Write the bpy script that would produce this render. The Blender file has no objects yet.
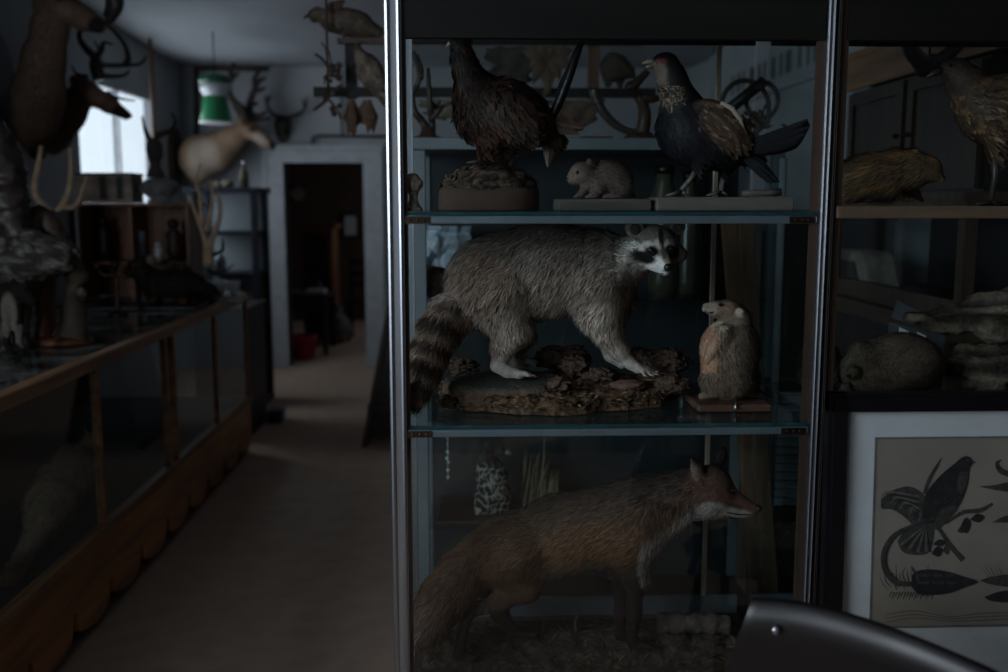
import bpy, math, random
import numpy as np
from mathutils import Vector, Matrix, Euler
RNG = np.random.default_rng(7)
random.seed(7)
SC = bpy.context.scene
COL = SC.collection
PI = math.pi

# ------------------------------------------------------------------ camera
FPX, CXP, CYP = 980.0, 504.0, 336.0
CAM = np.array([0.0, 0.0, 1.6])
PITCH, YAW = math.atan(135 / 980), math.atan(37 / 980)
cam_data = bpy.data.cameras.new('camera')
cam = bpy.data.objects.new('camera', cam_data)
COL.objects.link(cam)
cam.location = CAM.tolist()
cam.rotation_euler = (PI / 2 - PITCH, 0, -YAW)
cam_data.sensor_width = 36
cam_data.lens = FPX / 1008 * 36
cam_data.clip_start = 0.05
cam_data.clip_end = 60
cam_data.dof.use_dof = True
cam_data.dof.focus_distance = 2.35
cam_data.dof.aperture_fstop = 2.0
SC.camera = cam
RM = np.array(cam.rotation_euler.to_matrix())


def ray(px, py):
    return RM @ np.array([(px - CXP) / FPX, -(py - CYP) / FPX, -1.0])


def P(px, py, Y):
    """world point seen at a pixel, on the plane y = Y"""
    d = ray(px, py)
    return CAM + d * (Y / d[1])


def PX(px, py, X):
    d = ray(px, py)
    return CAM + d * (X / d[0])


def PZ(px, py, Z):
    d = ray(px, py)
    return CAM + d * ((Z - CAM[2]) / d[2])


# ------------------------------------------------------------------ colour + materials
def c(r, g, b):
    def f(x):
        x /= 255
        return x / 12.92 if x <= 0.04045 else ((x + 0.055) / 1.055) ** 2.4
    return (f(r), f(g), f(b))


def cc(t):
    return np.array(c(*t))


def newmat(name):
    m = bpy.data.materials.new(name)
    m.use_nodes = True
    nt = m.node_tree
    return m, nt, nt.nodes['Principled BSDF']


def plain(name, col, rough=0.6, metal=0.0, var=0.25, scale=20.0, bump=0.1, spec=0.4, stretch=None, dist=0.002):
    """noise-varied surface"""
    m, nt, b = newmat(name)
    tc = nt.nodes.new('ShaderNodeTexCoord')
    mp = nt.nodes.new('ShaderNodeMapping')
    if stretch:
        mp.inputs['Scale'].default_value = stretch
    nt.links.new(tc.outputs['Object'], mp.inputs['Vector'])
    n = nt.nodes.new('ShaderNodeTexNoise')
    n.inputs['Scale'].default_value = scale
    n.inputs['Detail'].default_value = 6
    nt.links.new(mp.outputs['Vector'], n.inputs['Vector'])
    r = nt.nodes.new('ShaderNodeValToRGB')
    r.color_ramp.elements[0].position = 0.3
    r.color_ramp.elements[1].position = 0.7
    k = np.array(c(*col))
    r.color_ramp.elements[0].color = (*(k * (1 - var)), 1)
    r.color_ramp.elements[1].color = (*np.minimum(k * (1 + var), 1), 1)
    nt.links.new(n.outputs['Fac'], r.inputs['Fac'])
    nt.links.new(r.outputs['Color'], b.inputs['Base Color'])
    b.inputs['Roughness'].default_value = rough
    b.inputs['Metallic'].default_value = metal
    b.inputs['Specular IOR Level'].default_value = spec
    if bump:
        bp = nt.nodes.new('ShaderNodeBump')
        bp.inputs['Strength'].default_value = bump
        bp.inputs['Distance'].default_value = dist * 5
        nt.links.new(n.outputs['Fac'], bp.inputs['Height'])
        nt.links.new(bp.outputs['Normal'], b.inputs['Normal'])
    return m


def wood(name, col, rough=0.45, axis=2, var=0.45, scale=14.0, spec=0.4):
    st = [6.0, 6.0, 6.0]
    st[axis] = 0.5
    return plain(name, col, rough, 0, var, scale / 4, 0.12, spec, tuple(st), 0.001)


def glass(name, tint=(0.93, 0.97, 0.97), refl=1.0, rough=0.015, dust_sheen=0.0, dust_sheen_col=(90, 95, 100)):
    m, nt, b = newmat(name)
    nt.nodes.remove(b)
    out = nt.nodes['Material Output']
    tr = nt.nodes.new('ShaderNodeBsdfTransparent')
    tr.inputs['Color'].default_value = (*tint, 1)
    gl = nt.nodes.new('ShaderNodeBsdfGlossy')
    gl.inputs['Roughness'].default_value = rough
    fr = nt.nodes.new('ShaderNodeFresnel')
    geo = nt.nodes.new('ShaderNodeNewGeometry')      # same reflectance on both faces of a thin pane
    ior = nt.nodes.new('ShaderNodeMapRange')
    ior.inputs['To Min'].default_value = 1.45
    ior.inputs['To Max'].default_value = 1 / 1.45
    nt.links.new(geo.outputs['Backfacing'], ior.inputs['Value'])
    nt.links.new(ior.outputs[0], fr.inputs['IOR'])
    ml = nt.nodes.new('ShaderNodeMath')
    ml.operation = 'MULTIPLY'
    ml.inputs[1].default_value = refl
    nt.links.new(fr.outputs[0], ml.inputs[0])
    mx = nt.nodes.new('ShaderNodeMixShader')
    nt.links.new(ml.outputs[0], mx.inputs[0])
    nt.links.new(tr.outputs[0], mx.inputs[1])
    nt.links.new(gl.outputs[0], mx.inputs[2])
    last = mx
    if dust_sheen:  # diffuse film, serves thin dust and painted reflections alike
        df = nt.nodes.new('ShaderNodeBsdfDiffuse')
        df.inputs['Color'].default_value = (*c(*dust_sheen_col), 1)
        n = nt.nodes.new('ShaderNodeTexNoise')
        n.inputs['Scale'].default_value = 5
        n.inputs['Detail'].default_value = 7
        tc = nt.nodes.new('ShaderNodeTexCoord')
        nt.links.new(tc.outputs['Object'], n.inputs['Vector'])
        mr = nt.nodes.new('ShaderNodeMapRange')
        mr.inputs['From Min'].default_value = 0.35
        mr.inputs['From Max'].default_value = 0.8
        mr.inputs['To Max'].default_value = dust_sheen
        nt.links.new(n.outputs['Fac'], mr.inputs['Value'])
        m2 = nt.nodes.new('ShaderNodeMixShader')
        nt.links.new(mr.outputs[0], m2.inputs[0])
        nt.links.new(mx.outputs[0], m2.inputs[1])
        nt.links.new(df.outputs[0], m2.inputs[2])
        last = m2
    nt.links.new(last.outputs[0], out.inputs['Surface'])
    return m


def vcol(name, rough=0.85, spec=0.2, var=0.2, scale=150.0, bump=0.0, sheen=0.0):
    """surface coloured by the mesh's own markings (attribute) broken up by noise"""
    m, nt, b = newmat(name)
    a = nt.nodes.new('ShaderNodeAttribute')
    a.attribute_name = 'Col'
    n = nt.nodes.new('ShaderNodeTexNoise')
    n.inputs['Scale'].default_value = scale
    n.inputs['Detail'].default_value = 4
    tc = nt.nodes.new('ShaderNodeTexCoord')
    nt.links.new(tc.outputs['Object'], n.inputs['Vector'])
    mr = nt.nodes.new('ShaderNodeMapRange')
    mr.inputs['From Min'].default_value = 0.25
    mr.inputs['From Max'].default_value = 0.75
    mr.inputs['To Min'].default_value = 1 - var
    mr.inputs['To Max'].default_value = 1 + var
    nt.links.new(n.outputs['Fac'], mr.inputs['Value'])
    mx = nt.nodes.new('ShaderNodeVectorMath')
    mx.operation = 'SCALE'
    nt.links.new(a.outputs['Color'], mx.inputs[0])
    nt.links.new(mr.outputs[0], mx.inputs['Scale'])
    nt.links.new(mx.outputs[0], b.inputs['Base Color'])
    b.inputs['Roughness'].default_value = rough
    b.inputs['Specular IOR Level'].default_value = spec
    if bump:
        bp = nt.nodes.new('ShaderNodeBump')
        bp.inputs['Strength'].default_value = bump
        bp.inputs['Distance'].default_value = 0.006
        nt.links.new(n.outputs['Fac'], bp.inputs['Height'])
        nt.links.new(bp.outputs['Normal'], b.inputs['Normal'])
    return m


# ------------------------------------------------------------------ objects
def tag(o, label=None, cat=None, group=None, kind=None):
    if label:
        o['label'] = label
    if cat:
        o['category'] = cat
    if group:
        o['group'] = group
    if kind:
        o['kind'] = kind
    return o


def thing(name, loc, label, cat, group=None):
    o = bpy.data.objects.new(name, None)
    o.empty_display_size = 0.1
    COL.objects.link(o)
    o.location = [float(x) for x in loc]
    return tag(o, label, cat, group)


def root_loc(o):
    v = np.zeros(3)
    while o is not None:
        v = v + np.array(o.location)
        o = o.parent
    return v


def link_mesh(name, V, F, mats, parent=None, smooth=False, mi=None, loc=None, colors=None, bevel=0.0):
    """V in world coordinates; the object's origin goes to loc (or the parent's origin)"""
    V = np.asarray(V, float)
    o0 = np.array(loc if loc is not None else (root_loc(parent) if parent else (0, 0, 0)), float)
    me = bpy.data.meshes.new(name)
    me.from_pydata((V - o0).tolist(), [], [list(f) for f in F])
    me.update()
    if not isinstance(mats, (list, tuple)):
        mats = [mats]
    for m in mats:
        me.materials.append(m)
    if mi is not None and len(mats) > 1:
        me.polygons.foreach_set('material_index', np.asarray(mi, dtype=np.int32))
    if smooth:
        me.polygons.foreach_set('use_smooth', np.ones(len(me.polygons), dtype=bool))
    if colors is not None:
        at = me.color_attributes.new('Col', 'FLOAT_COLOR', 'POINT')
        cl = np.ones((len(V), 4), np.float32)
        cl[:, :3] = colors
        at.data.foreach_set('color', cl.ravel())
    o = bpy.data.objects.new(name, me)
    COL.objects.link(o)
    if parent is not None:
        o.parent = parent
        o.location = (o0 - root_loc(parent)).tolist()
    else:
        o.location = o0.tolist()
    if bevel:
        b = o.modifiers.new('edge', 'BEVEL')
        b.width = bevel
        b.segments = 2
        b.limit_method = 'ANGLE'
    return o


class MB:
    """collects shapes into one mesh"""

    def __init__(s):
        s.v, s.f, s.m, s.k = [], [], [], 0

    def add(s, V, F):
        b = len(s.v)
        s.v.extend([tuple(float(x) for x in p) for p in V])
        s.f.extend([tuple(b + i for i in f) for f in F])
        s.m.extend([s.k] * len(F))
        return s

    def mat(s, k):
        s.k = k
        return s

    def box(s, lo, hi):
        (a, b, d), (e, f, g) = lo, hi
        return s.add([(a, b, d), (e, b, d), (e, f, d), (a, f, d), (a, b, g), (e, b, g), (e, f, g), (a, f, g)],
                     [(0, 3, 2, 1), (4, 5, 6, 7), (0, 1, 5, 4), (1, 2, 6, 5), (2, 3, 7, 6), (3, 0, 4, 7)])

    def hexa(s, bot, top):
        """eight corners: four below, four above (same order)"""
        return s.add(list(bot) + list(top), [(0, 3, 2, 1), (4, 5, 6, 7), (0, 1, 5, 4), (1, 2, 6, 5), (2, 3, 7, 6), (3, 0, 4, 7)])

    def bar(s, a, b, w, d, up=(0, 1, 0)):
        """a square bar from a to b"""
        a, b = np.array(a, float), np.array(b, float)
        t = b - a
        t /= np.linalg.norm(t)
        u = np.cross(t, up)
        u /= np.linalg.norm(u)
        q = np.cross(u, t)
        r = [a + u * i * w / 2 + q * j * d / 2 for i, j in ((-1, -1), (1, -1), (1, 1), (-1, 1))]
        r2 = [p + (b - a) for p in r]
        return s.hexa(r, r2)

    def tube(s, pts, rad, n=8, flat=1.0, up=None):
        pts = np.array(pts, float)
        if np.isscalar(rad):
            rad = [rad] * len(pts)
        T = np.gradient(pts, axis=0)
        T /= np.linalg.norm(T, axis=1)[:, None] + 1e-12
        ref = np.array(up if up is not None else ((0, 0, 1) if abs(T[0][2]) < 0.9 else (1, 0, 0)), float)
        u = np.cross(T[0], ref)
        u /= np.linalg.norm(u)
        V, F = [], []
        for i, p in enumerate(pts):
            u = u - T[i] * np.dot(u, T[i])
            u /= np.linalg.norm(u) + 1e-12
            w = np.cross(T[i], u)
            for k in range(n):
                a = 2 * PI * k / n
                V.append(p + rad[i] * (math.cos(a) * u + flat * math.sin(a) * w))
        for i in range(len(pts) - 1):
            for k in range(n):
                F.append((i * n + k, i * n + (k + 1) % n, (i + 1) * n + (k + 1) % n, (i + 1) * n + k))
        F.append(tuple(range(n - 1, -1, -1)))
        F.append(tuple((len(pts) - 1) * n + k for k in range(n)))
        return s.add(V, F)

    def lathe(s, cen, prof, n=24, sx=1.0, sy=1.0):
        """profile of (radius, z above cen)"""
        cen = np.array(cen, float)
        V, F = [], []
        for r, z in prof:
            for k in range(n):
                a = 2 * PI * k / n
                V.append(cen + (r * sx * math.cos(a), r * sy * math.sin(a), z))
        m = len(prof)
        for i in range(m - 1):
            for k in range(n):
                F.append((i * n + k, i * n + (k + 1) % n, (i + 1) * n + (k + 1) % n, (i + 1) * n + k))
        F.append(tuple(range(n - 1, -1, -1)))
        F.append(tuple((m - 1) * n + k for k in range(n)))
        return s.add(V, F)

    def ball(s, cen, r, n=14, m=9, M=None):
        if np.isscalar(r):
            r = (r, r, r)
        cen = np.array(cen, float)
        V, F = [], []
        for i in range(m + 1):
            t = PI * i / m
            for k in range(n):
                a = 2 * PI * k / n
                p = np.array((r[0] * math.sin(t) * math.cos(a), r[1] * math.sin(t) * math.sin(a), r[2] * math.cos(t)))
                if M is not None:
                    p = M @ p
                V.append(cen + p)
        for i in range(m):
            for k in range(n):
                F.append((i * n + k, (i + 1) * n + k, (i + 1) * n + (k + 1) % n, i * n + (k + 1) % n))
        return s.add(V, F)

    def prism(s, poly, off):
        """extrude a closed 3-D polygon by a vector"""
        n = len(poly)
        off = np.array(off, float)
        V = [np.array(p, float) for p in poly] + [np.array(p, float) + off for p in poly]
        F = [tuple(range(n - 1, -1, -1)), tuple(range(n, 2 * n))] + [(i, (i + 1) % n, n + (i + 1) % n, n + i) for i in range(n)]
        return s.add(V, F)

    def build(s, name, mats, parent=None, smooth=False, loc=None, bevel=0.0):
        return link_mesh(name, s.v, s.f, mats, parent, smooth, s.m, loc, None, bevel)


def sm(pts, n=6):
    """Catmull-Rom through points (any dimension)"""
    p = np.array(pts, float)
    p = np.vstack([2 * p[0] - p[1], p, 2 * p[-1] - p[-2]])
    out = []
    for i in range(1, len(p) - 2):
        for k in range(n):
            t = k / n
            out.append(0.5 * ((2 * p[i]) + (p[i + 1] - p[i - 1]) * t + (2 * p[i - 1] - 5 * p[i] + 4 * p[i + 1] - p[i + 2]) * t * t
                              + (3 * p[i] - p[i - 1] - 3 * p[i + 1] + p[i + 2]) * t ** 3))
    out.append(p[-2])
    return np.array(out)


# ------------------------------------------------------------------ value noise for displacement
_T = RNG.random((33, 33, 33))


def vnoise(p):
    p = np.asarray(p, float)
    i = np.floor(p).astype(int)
    f = p - i
    f = f * f * (3 - 2 * f)
    i = i % 32
    r = 0
    for dx in (0, 1):
        for dy in (0, 1):
            for dz in (0, 1):
                w = (f[:, 0] if dx else 1 - f[:, 0]) * (f[:, 1] if dy else 1 - f[:, 1]) * (f[:, 2] if dz else 1 - f[:, 2])
                r = r + w * _T[i[:, 0] + dx, i[:, 1] + dy, i[:, 2] + dz]
    return r


def fbm(p, o=4):
    p = np.asarray(p, float)
    r, a, t = 0, 1.0, 0
    for k in range(o):
        r = r + a * vnoise(p * 2 ** k + 7.3 * k)
        t += a
        a *= 0.5
    return r / t


# ------------------------------------------------------------------ smooth bodies
def surface_nets(F, o, h):
    s = F < 0
    n = np.array(F.shape) - 1
    cnt = np.zeros(n, np.int8)
    sl = lambda d, m: tuple(slice(d[a], d[a] + m[a]) for a in range(3))
    cor = [(a, b, d) for a in (0, 1) for b in (0, 1) for d in (0, 1)]
    for d in cor:
        cnt += s[sl(d, n)]
    mask = (cnt > 0) & (cnt < 8)
    ijk = np.argwhere(mask)
    idx = -np.ones(n, np.int64)
    idx[mask] = np.arange(len(ijk))
    acc = np.zeros((len(ijk), 3))
    k = np.zeros(len(ijk))
    for d in cor:
        for ax in range(3):
            if d[ax] == 0:
                e = list(d)
                e[ax] = 1
                a = F[tuple((ijk + d).T)]
                b = F[tuple((ijk + e).T)]
                ok = (a < 0) != (b < 0)
                t = np.where(ok, a / np.where(ok, a - b, 1), 0)
                q = np.tile(np.array(d, float), (len(ijk), 1))
                q[:, ax] = t
                acc += q * ok[:, None]
                k += ok
    V = (ijk + acc / k[:, None]) * h + o
    Q = []
    for ax in range(3):
        b, d = (ax + 1) % 3, (ax + 2) % 3
        m = [0, 0, 0]
        m[ax] = F.shape[ax] - 1
        m[b] = F.shape[b] - 2
        m[d] = F.shape[d] - 2
        st = [0, 0, 0]
        st[b] = st[d] = 1
        s0 = s[sl(st, m)]
        en = list(st)
        en[ax] += 1
        s1 = s[sl(en, m)]
        for inside in (True, False):
            w = np.argwhere((s0 == inside) & (s1 != inside)) + st
            if not len(w):
                continue
            e1 = np.zeros(3, int)
            e1[b] = 1
            e2 = np.zeros(3, int)
            e2[d] = 1
            q = [idx[tuple((w - e1 - e2).T)], idx[tuple((w - e2).T)], idx[tuple(w.T)], idx[tuple((w - e1).T)]]
            Q.append(np.stack(q if inside else q[::-1], 1))
    return V, np.vstack(Q)


class Body:
    """a body as one continuous surface, laid out in a local frame: u to the viewer's side, v down, w away (units about one
    pixel of the photograph at the body's own depth), with its own real size and thickness"""

    def __init__(s, Y0, uc, vc, h=2.0):
        s.Y0, s.uc, s.vc, s.h = Y0, uc, vc, h
        s.c0 = P(uc, vc, Y0)
        s.su = (P(uc + 40, vc, Y0) - P(uc - 40, vc, Y0))[0] / 80
        s.sv = (P(uc, vc - 40, Y0) - P(uc, vc + 40, Y0))[2] / 80
        s.sw = s.su
        s.pr = []

    def W(s, p):
        p = np.asarray(p, float)
        one = p.ndim == 1
        p = np.atleast_2d(p)
        r = np.stack([s.c0[0] + (p[:, 0] - s.uc) * s.su, s.c0[1] + p[:, 2] * s.sw, s.c0[2] - (p[:, 1] - s.vc) * s.sv], 1)
        return r[0] if one else r

    def seen(s, V):
        f = (s.Y0 / (s.Y0 + V[:, 2] * s.sw))[:, None]
        q = V.copy()
        q[:, :2] = np.array((467., 201.)) + (V[:, :2] - np.array((467., 201.))) * f
        return q

    def adj(s, p):
        """local position of a point noted on the photograph at depth w"""
        p = np.array(p, float)
        q = np.atleast_2d(p)
        f = (1 + q[:, 2] * s.sw / s.Y0)[:, None]
        q[:, :2] = np.array((467., 201.)) + (q[:, :2] - np.array((467., 201.))) * f
        return q[0] if p.ndim == 1 else q

    def Wp(s, p):
        return s.W(s.adj(p))

    def cap(s, a, b, k=6.0):
        """a, b = (u, v, w, radius)"""
        s.pr.append(('c', s.adj(a), s.adj(b), k))
        return s

    def chain(s, pts, k=6.0):
        for a, b in zip(pts[:-1], pts[1:]):
            s.cap(a, b, k)
        return s

    def ell(s, cen, r, k=6.0, rot=0.0, yaw=0.0):
        s.pr.append(('e', s.adj(cen), np.array(r, float), k, math.radians(rot), math.radians(yaw)))
        return s

    def field(s):
        lo, hi = [], []
        for p in s.pr:
            if p[0] == 'c':
                for q in p[1:3]:
                    lo.append(q[:3] - q[3]); hi.append(q[:3] + q[3])
            else:
                m = max(p[2]); lo.append(p[1] - m); hi.append(p[1] + m)
        h = s.h
        lo = np.min(lo, 0) - 3 * h - 3
        hi = np.max(hi, 0) + 3 * h + 3
        n = np.ceil((hi - lo) / h).astype(int) + 1
        F = np.full(n, 1e3, np.float32)
        ax = [lo[i] + np.arange(n[i]) * h for i in range(3)]
        for p in s.pr:
            k = p[3]
            if p[0] == 'c':
                a, b = p[1], p[2]
                l = np.minimum(a[:3] - a[3], b[:3] - b[3]); g = np.maximum(a[:3] + a[3], b[:3] + b[3])
            else:
                m = max(p[2]); l, g = p[1] - m, p[1] + m
            l = l - k - 3 * h
            g = g + k + 3 * h
            i0 = np.maximum(np.floor((l - lo) / h).astype(int), 0)
            i1 = np.minimum(np.ceil((g - lo) / h).astype(int) + 1, n)
            X, Y, Z = np.meshgrid(ax[0][i0[0]:i1[0]], ax[1][i0[1]:i1[1]], ax[2][i0[2]:i1[2]], indexing='ij')
            if p[0] == 'c':
                d = b[:3] - a[:3]
                t = ((X - a[0]) * d[0] + (Y - a[1]) * d[1] + (Z - a[2]) * d[2]) / max(d @ d, 1e-6)
                t = np.clip(t, 0, 1)
                D = np.sqrt((X - a[0] - t * d[0]) ** 2 + (Y - a[1] - t * d[1]) ** 2 + (Z - a[2] - t * d[2]) ** 2) - (a[3] + t * (b[3] - a[3]))
            else:
                x, y, z = X - p[1][0], Y - p[1][1], Z - p[1][2]
                cy, sy = math.cos(p[5]), math.sin(p[5])
                x, z = x * cy + z * sy, -x * sy + z * cy
                cr, sr = math.cos(p[4]), math.sin(p[4])
                x, y = x * cr + y * sr, -x * sr + y * cr
                r = p[2]
                k0 = np.sqrt((x / r[0]) ** 2 + (y / r[1]) ** 2 + (z / r[2]) ** 2)
                k1 = np.sqrt((x / r[0] ** 2) ** 2 + (y / r[1] ** 2) ** 2 + (z / r[2] ** 2) ** 2)
                D = k0 * (k0 - 1) / np.maximum(k1, 1e-6)
            S = F[i0[0]:i1[0], i0[1]:i1[1], i0[2]:i1[2]]
            hh = np.maximum(k - np.abs(S - D), 0) / k
            F[i0[0]:i1[0], i0[1]:i1[1], i0[2]:i1[2]] = np.minimum(S, D) - hh * hh * k * 0.25
        return F, lo

    def build(s, name, mat, colf, parent=None, base=None, noise=0.0, nscale=0.1, floor_v=None, mute=1.0):
        F, lo = s.field()
        V, Q = surface_nets(F, lo, s.h)
        # drop stray shells: keep everything, relax a little
        nb = np.zeros_like(V); cn = np.zeros(len(V))
        for i in range(4):
            a, b = Q[:, i], Q[:, (i + 1) % 4]
            np.add.at(nb, a, V[b]); np.add.at(cn, a, 1)
            np.add.at(nb, b, V[a]); np.add.at(cn, b, 1)
        V = V * 0.5 + 0.5 * nb / np.maximum(cn, 1)[:, None]
        N = s.normals(V, Q)
        if noise:
            V = V + N * ((fbm(V * nscale, 4) - 0.5) * 2 * noise)[:, None]
        if floor_v is not None:
            V[:, 1] = np.minimum(V[:, 1], floor_v)
        s.V, s.Q, s.N = V, Q, s.normals(V, Q)
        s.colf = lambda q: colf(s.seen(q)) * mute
        s.C = s.colf(V)
        if base is None:
            base = s.W((s.uc, V[:, 1].max(), 0))
        s.obj = link_mesh(name, s.W(V), Q.tolist(), mat, parent, True, None, base if parent is None else None, s.C)
        return s.obj

    @staticmethod
    def normals(V, Q):
        fn = np.cross(V[Q[:, 2]] - V[Q[:, 0]], V[Q[:, 3]] - V[Q[:, 1]])
        N = np.zeros_like(V)
        for i in range(4):
            np.add.at(N, Q[:, i], fn)
        return N / (np.linalg.norm(N, axis=1)[:, None] + 1e-9)

    def fur(s, n, length, width, flow, lift=0.35, mat=None, name='fur', keep=None, jit=0.25, colj=0.25, tip=1.25, leaf=False, root=0.6, droop=0.0, bend=0.4, box=None):
        """hair (or feathers) as tapering strips growing out of the surface"""
        V, Q, N = s.V, s.Q, s.N
        T = np.vstack([Q[:, [0, 1, 2]], Q[:, [0, 2, 3]]])
        ar = np.linalg.norm(np.cross(V[T[:, 1]] - V[T[:, 0]], V[T[:, 2]] - V[T[:, 0]]), axis=1)
        t = RNG.choice(len(T), n, p=ar / ar.sum())
        r1, r2 = np.sqrt(RNG.random(n)), RNG.random(n)
        w = np.stack([1 - r1, r1 * (1 - r2), r1 * r2], 1)
        p = (V[T[t]] * w[:, :, None]).sum(1)
        nn = (N[T[t]] * w[:, :, None]).sum(1)
        nn /= np.linalg.norm(nn, axis=1)[:, None] + 1e-9
        ps = s.seen(p)
        L = length(ps) if callable(length) else np.full(n, float(length))
        ok = L > 0.4
        if keep is not None:
            ok &= RNG.random(n) < keep(ps)
        p, nn, L, ps = p[ok], nn[ok], L[ok], ps[ok]
        n = len(p)
        C = s.colf(p)
        fl = flow(ps) if callable(flow) else np.tile(np.array(flow, float), (n, 1))
        fl = fl + RNG.normal(0, jit, (n, 3))
        tg = fl - nn * (fl * nn).sum(1)[:, None]
        tg /= np.linalg.norm(tg, axis=1)[:, None] + 1e-6
        lf = lift * (0.6 + 0.8 * RNG.random(n))
        d0 = tg + nn * lf[:, None]
        d0 /= np.linalg.norm(d0, axis=1)[:, None]
        d1 = tg + nn * (lf * (1 - bend))[:, None] + np.array([0, droop, 0])
        d1 /= np.linalg.norm(d1, axis=1)[:, None]
        L = L * (0.6 + 0.8 * RNG.random(n))
        sd = np.cross(tg, nn)
        sd = sd * np.cos(0.6) + nn * (RNG.normal(0, 0.35, n))[:, None]
        sd /= np.linalg.norm(sd, axis=1)[:, None] + 1e-6
        wd = (width * (0.7 + 0.6 * RNG.random(n)) / 2)[:, None]
        rt = p - nn * 0.4
        md = rt + d0 * (L * 0.5)[:, None]
        tp = md + d1 * (L * 0.5)[:, None]
        jc = 1 + RNG.normal(0, colj, n)[:, None]
        C = np.clip(C * np.clip(jc, 0.25, 2.2), 0, 1)
        if leaf:
            VV = np.stack([rt - sd * wd * .6, rt + sd * wd * .6, md - sd * wd, md + sd * wd, tp - sd * wd * .35, tp + sd * wd * .35], 1).reshape(-1, 3)
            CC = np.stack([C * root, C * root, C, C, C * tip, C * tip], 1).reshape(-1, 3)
            NN = np.repeat(nn, 6, 0)
            b = np.arange(n)[:, None] * 6
            FF = (b + np.array([0, 1, 3, 2])).tolist() + (b + np.array([2, 3, 5, 4])).tolist()
        else:
            VV = np.stack([rt - sd * wd, rt + sd * wd, md - sd * wd * .8, md + sd * wd * .8, tp], 1).reshape(-1, 3)
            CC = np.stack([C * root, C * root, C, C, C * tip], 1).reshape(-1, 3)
            NN = np.repeat(nn * 0.8 + tg * 0.2, 5, 0)
            b = np.arange(n)[:, None] * 5
            FF = (b + np.array([0, 1, 3, 2])).tolist() + (b + np.array([2, 3, 4])).tolist()
        WV = s.W(VV)
        if box is not None:      # keeps the hair inside the case that holds the animal
            WV = np.clip(WV, box[0], box[1])
        o = link_mesh(name, WV, FF, mat, s.obj, True, None, None, np.clip(CC, 0, 1))
        NW = np.stack([NN[:, 0], NN[:, 2], -NN[:, 1]], 1)
        NW /= np.linalg.norm(NW, axis=1)[:, None] + 1e-9
        o.data.normals_split_custom_set_from_vertices(NW.tolist())
        o['kind'] = 'stuff'
        return o

    # small pieces on the body
    def ballpart(s, name, cen, r, mat, n=12, par=None, label=None):
        if np.isscalar(r):
            r = (r, r, r)
        o = MB().ball(s.Wp(cen), (r[0] * s.su, r[2] * s.sw, r[1] * s.sv), n, 8).build(name, mat, par or s.obj, True)
        if label:
            o['label'] = label
        return o

    def tubepart(s, name, pts, mat, n=7, par=None, join=None, flat=1.0, up=None):
        mb = join or MB()
        pts = np.array(pts, float)
        mb.tube(s.Wp(pts[:, :3]), pts[:, 3] * s.su, n, flat, up)
        if join is None:
            return mb.build(name, mat, par or s.obj, True)
        return mb


def gauss(V, cen, r, rot=0.0, p=2.0):
    """soft-edged patch in the (u, v) plane"""
    x, y = V[:, 0] - cen[0], V[:, 1] - cen[1]
    a = math.radians(rot)
    x, y = x * math.cos(a) + y * math.sin(a), -x * math.sin(a) + y * math.cos(a)
    d = (x / r[0]) ** 2 + (y / r[1]) ** 2
    return np.clip((1.35 - d) / 0.7, 0, 1)


def mixc(C, col, m):
    return C * (1 - m[:, None]) + cc(col) * m[:, None]
# ------------------------------------------------------------------ materials
M = {}
M['wall'] = plain('aged_grey_plaster', (168, 172, 176), 0.9, 0, 0.08, 3.0, 0.15)
M['ceil'] = plain('ceiling_paint', (152, 156, 162), 0.9, 0, 0.10, 1.6, 0.1)
M['floor'] = plain('worn_floor', (190, 164, 144), 0.85, 0, 0.10, 9.0, 0.06)
M['trimw'] = plain('old_white_paint', (176, 180, 184), 0.55, 0, 0.10, 12.0, 0.1)
M['dkwood'] = wood('dark_wood', (58, 42, 32), 0.5)
M['blackwood'] = wood('black_brown_wood', (30, 25, 22), 0.5)
M['vert'] = wood('brown_wood_upright', (84, 62, 46), 0.5, 2)
M['slip'] = wood('dark_slip_wood', (58, 42, 32), 0.6, 2)
M['stile'] = plain('tarnished_stile', (150, 136, 120), .4, .3, .2, 12, .02)
M['plankw'] = wood('raw_plank_wood', (116, 90, 70), .8, 2)
M['horx'] = wood('brown_wood_rail', (98, 78, 62), 0.5, 0)
M['hory'] = wood('counter_wood', (158, 116, 82), 0.4, 1)
M['skirt'] = wood('counter_skirt_wood', (186, 130, 86), 0.45, 1)
M['redwood'] = wood('reddish_wood', (120, 76, 50), 0.45, 2)
M['grwood'] = wood('weathered_grey_wood', (80, 74, 68), 0.85, 0, 0.5)
M['steel'] = plain('brushed_steel', (162, 166, 172), 0.36, 1.0, 0.1, 8.0, 0.02, stretch=(20, 20, .4))
M['rail'] = plain('blue_grey_rail', (122, 136, 144), 0.35, 0.7, 0.15, 8.0, 0.02)
M['brass'] = plain('worn_brass', (66, 54, 44), 0.4, 0.9, 0.3, 40.0, 0.1)
M['iron'] = plain('black_iron', (26, 25, 25), 0.6, 0.4, 0.2, 30.0, 0.2)
M['pipe'] = plain('rusty_pipe', (74, 66, 60), 0.6, 0.3, 0.3, 20.0, 0.2)
M['glass'] = glass('cabinet_glass', (0.95, 0.975, 0.975), 0.55, 0.012, 0.0)
M['sideglass'] = glass('matt_side_glass', (0.94, 0.965, 0.965), 0.3, 0.08, 0.0)
M['cglass'] = glass('counter_glass', (0.90, 0.94, 0.95), 1.0, 0.02, 0.05)
M['topglass'] = glass('counter_top_glass', (0.75, 0.8, 0.8), 1.5, 0.06, 1.3, (120, 120, 118))  # strong diffuse film paints in the pale reflections on the counter top
M['shelfglass'] = glass('shelf_glass', (0.86, 0.93, 0.92), 1.0, 0.02, 0.12)
M['edge'] = plain('glass_edge', (34, 62, 64), 0.15, 0, 0.3, 30.0, 0, 0.8)
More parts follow.
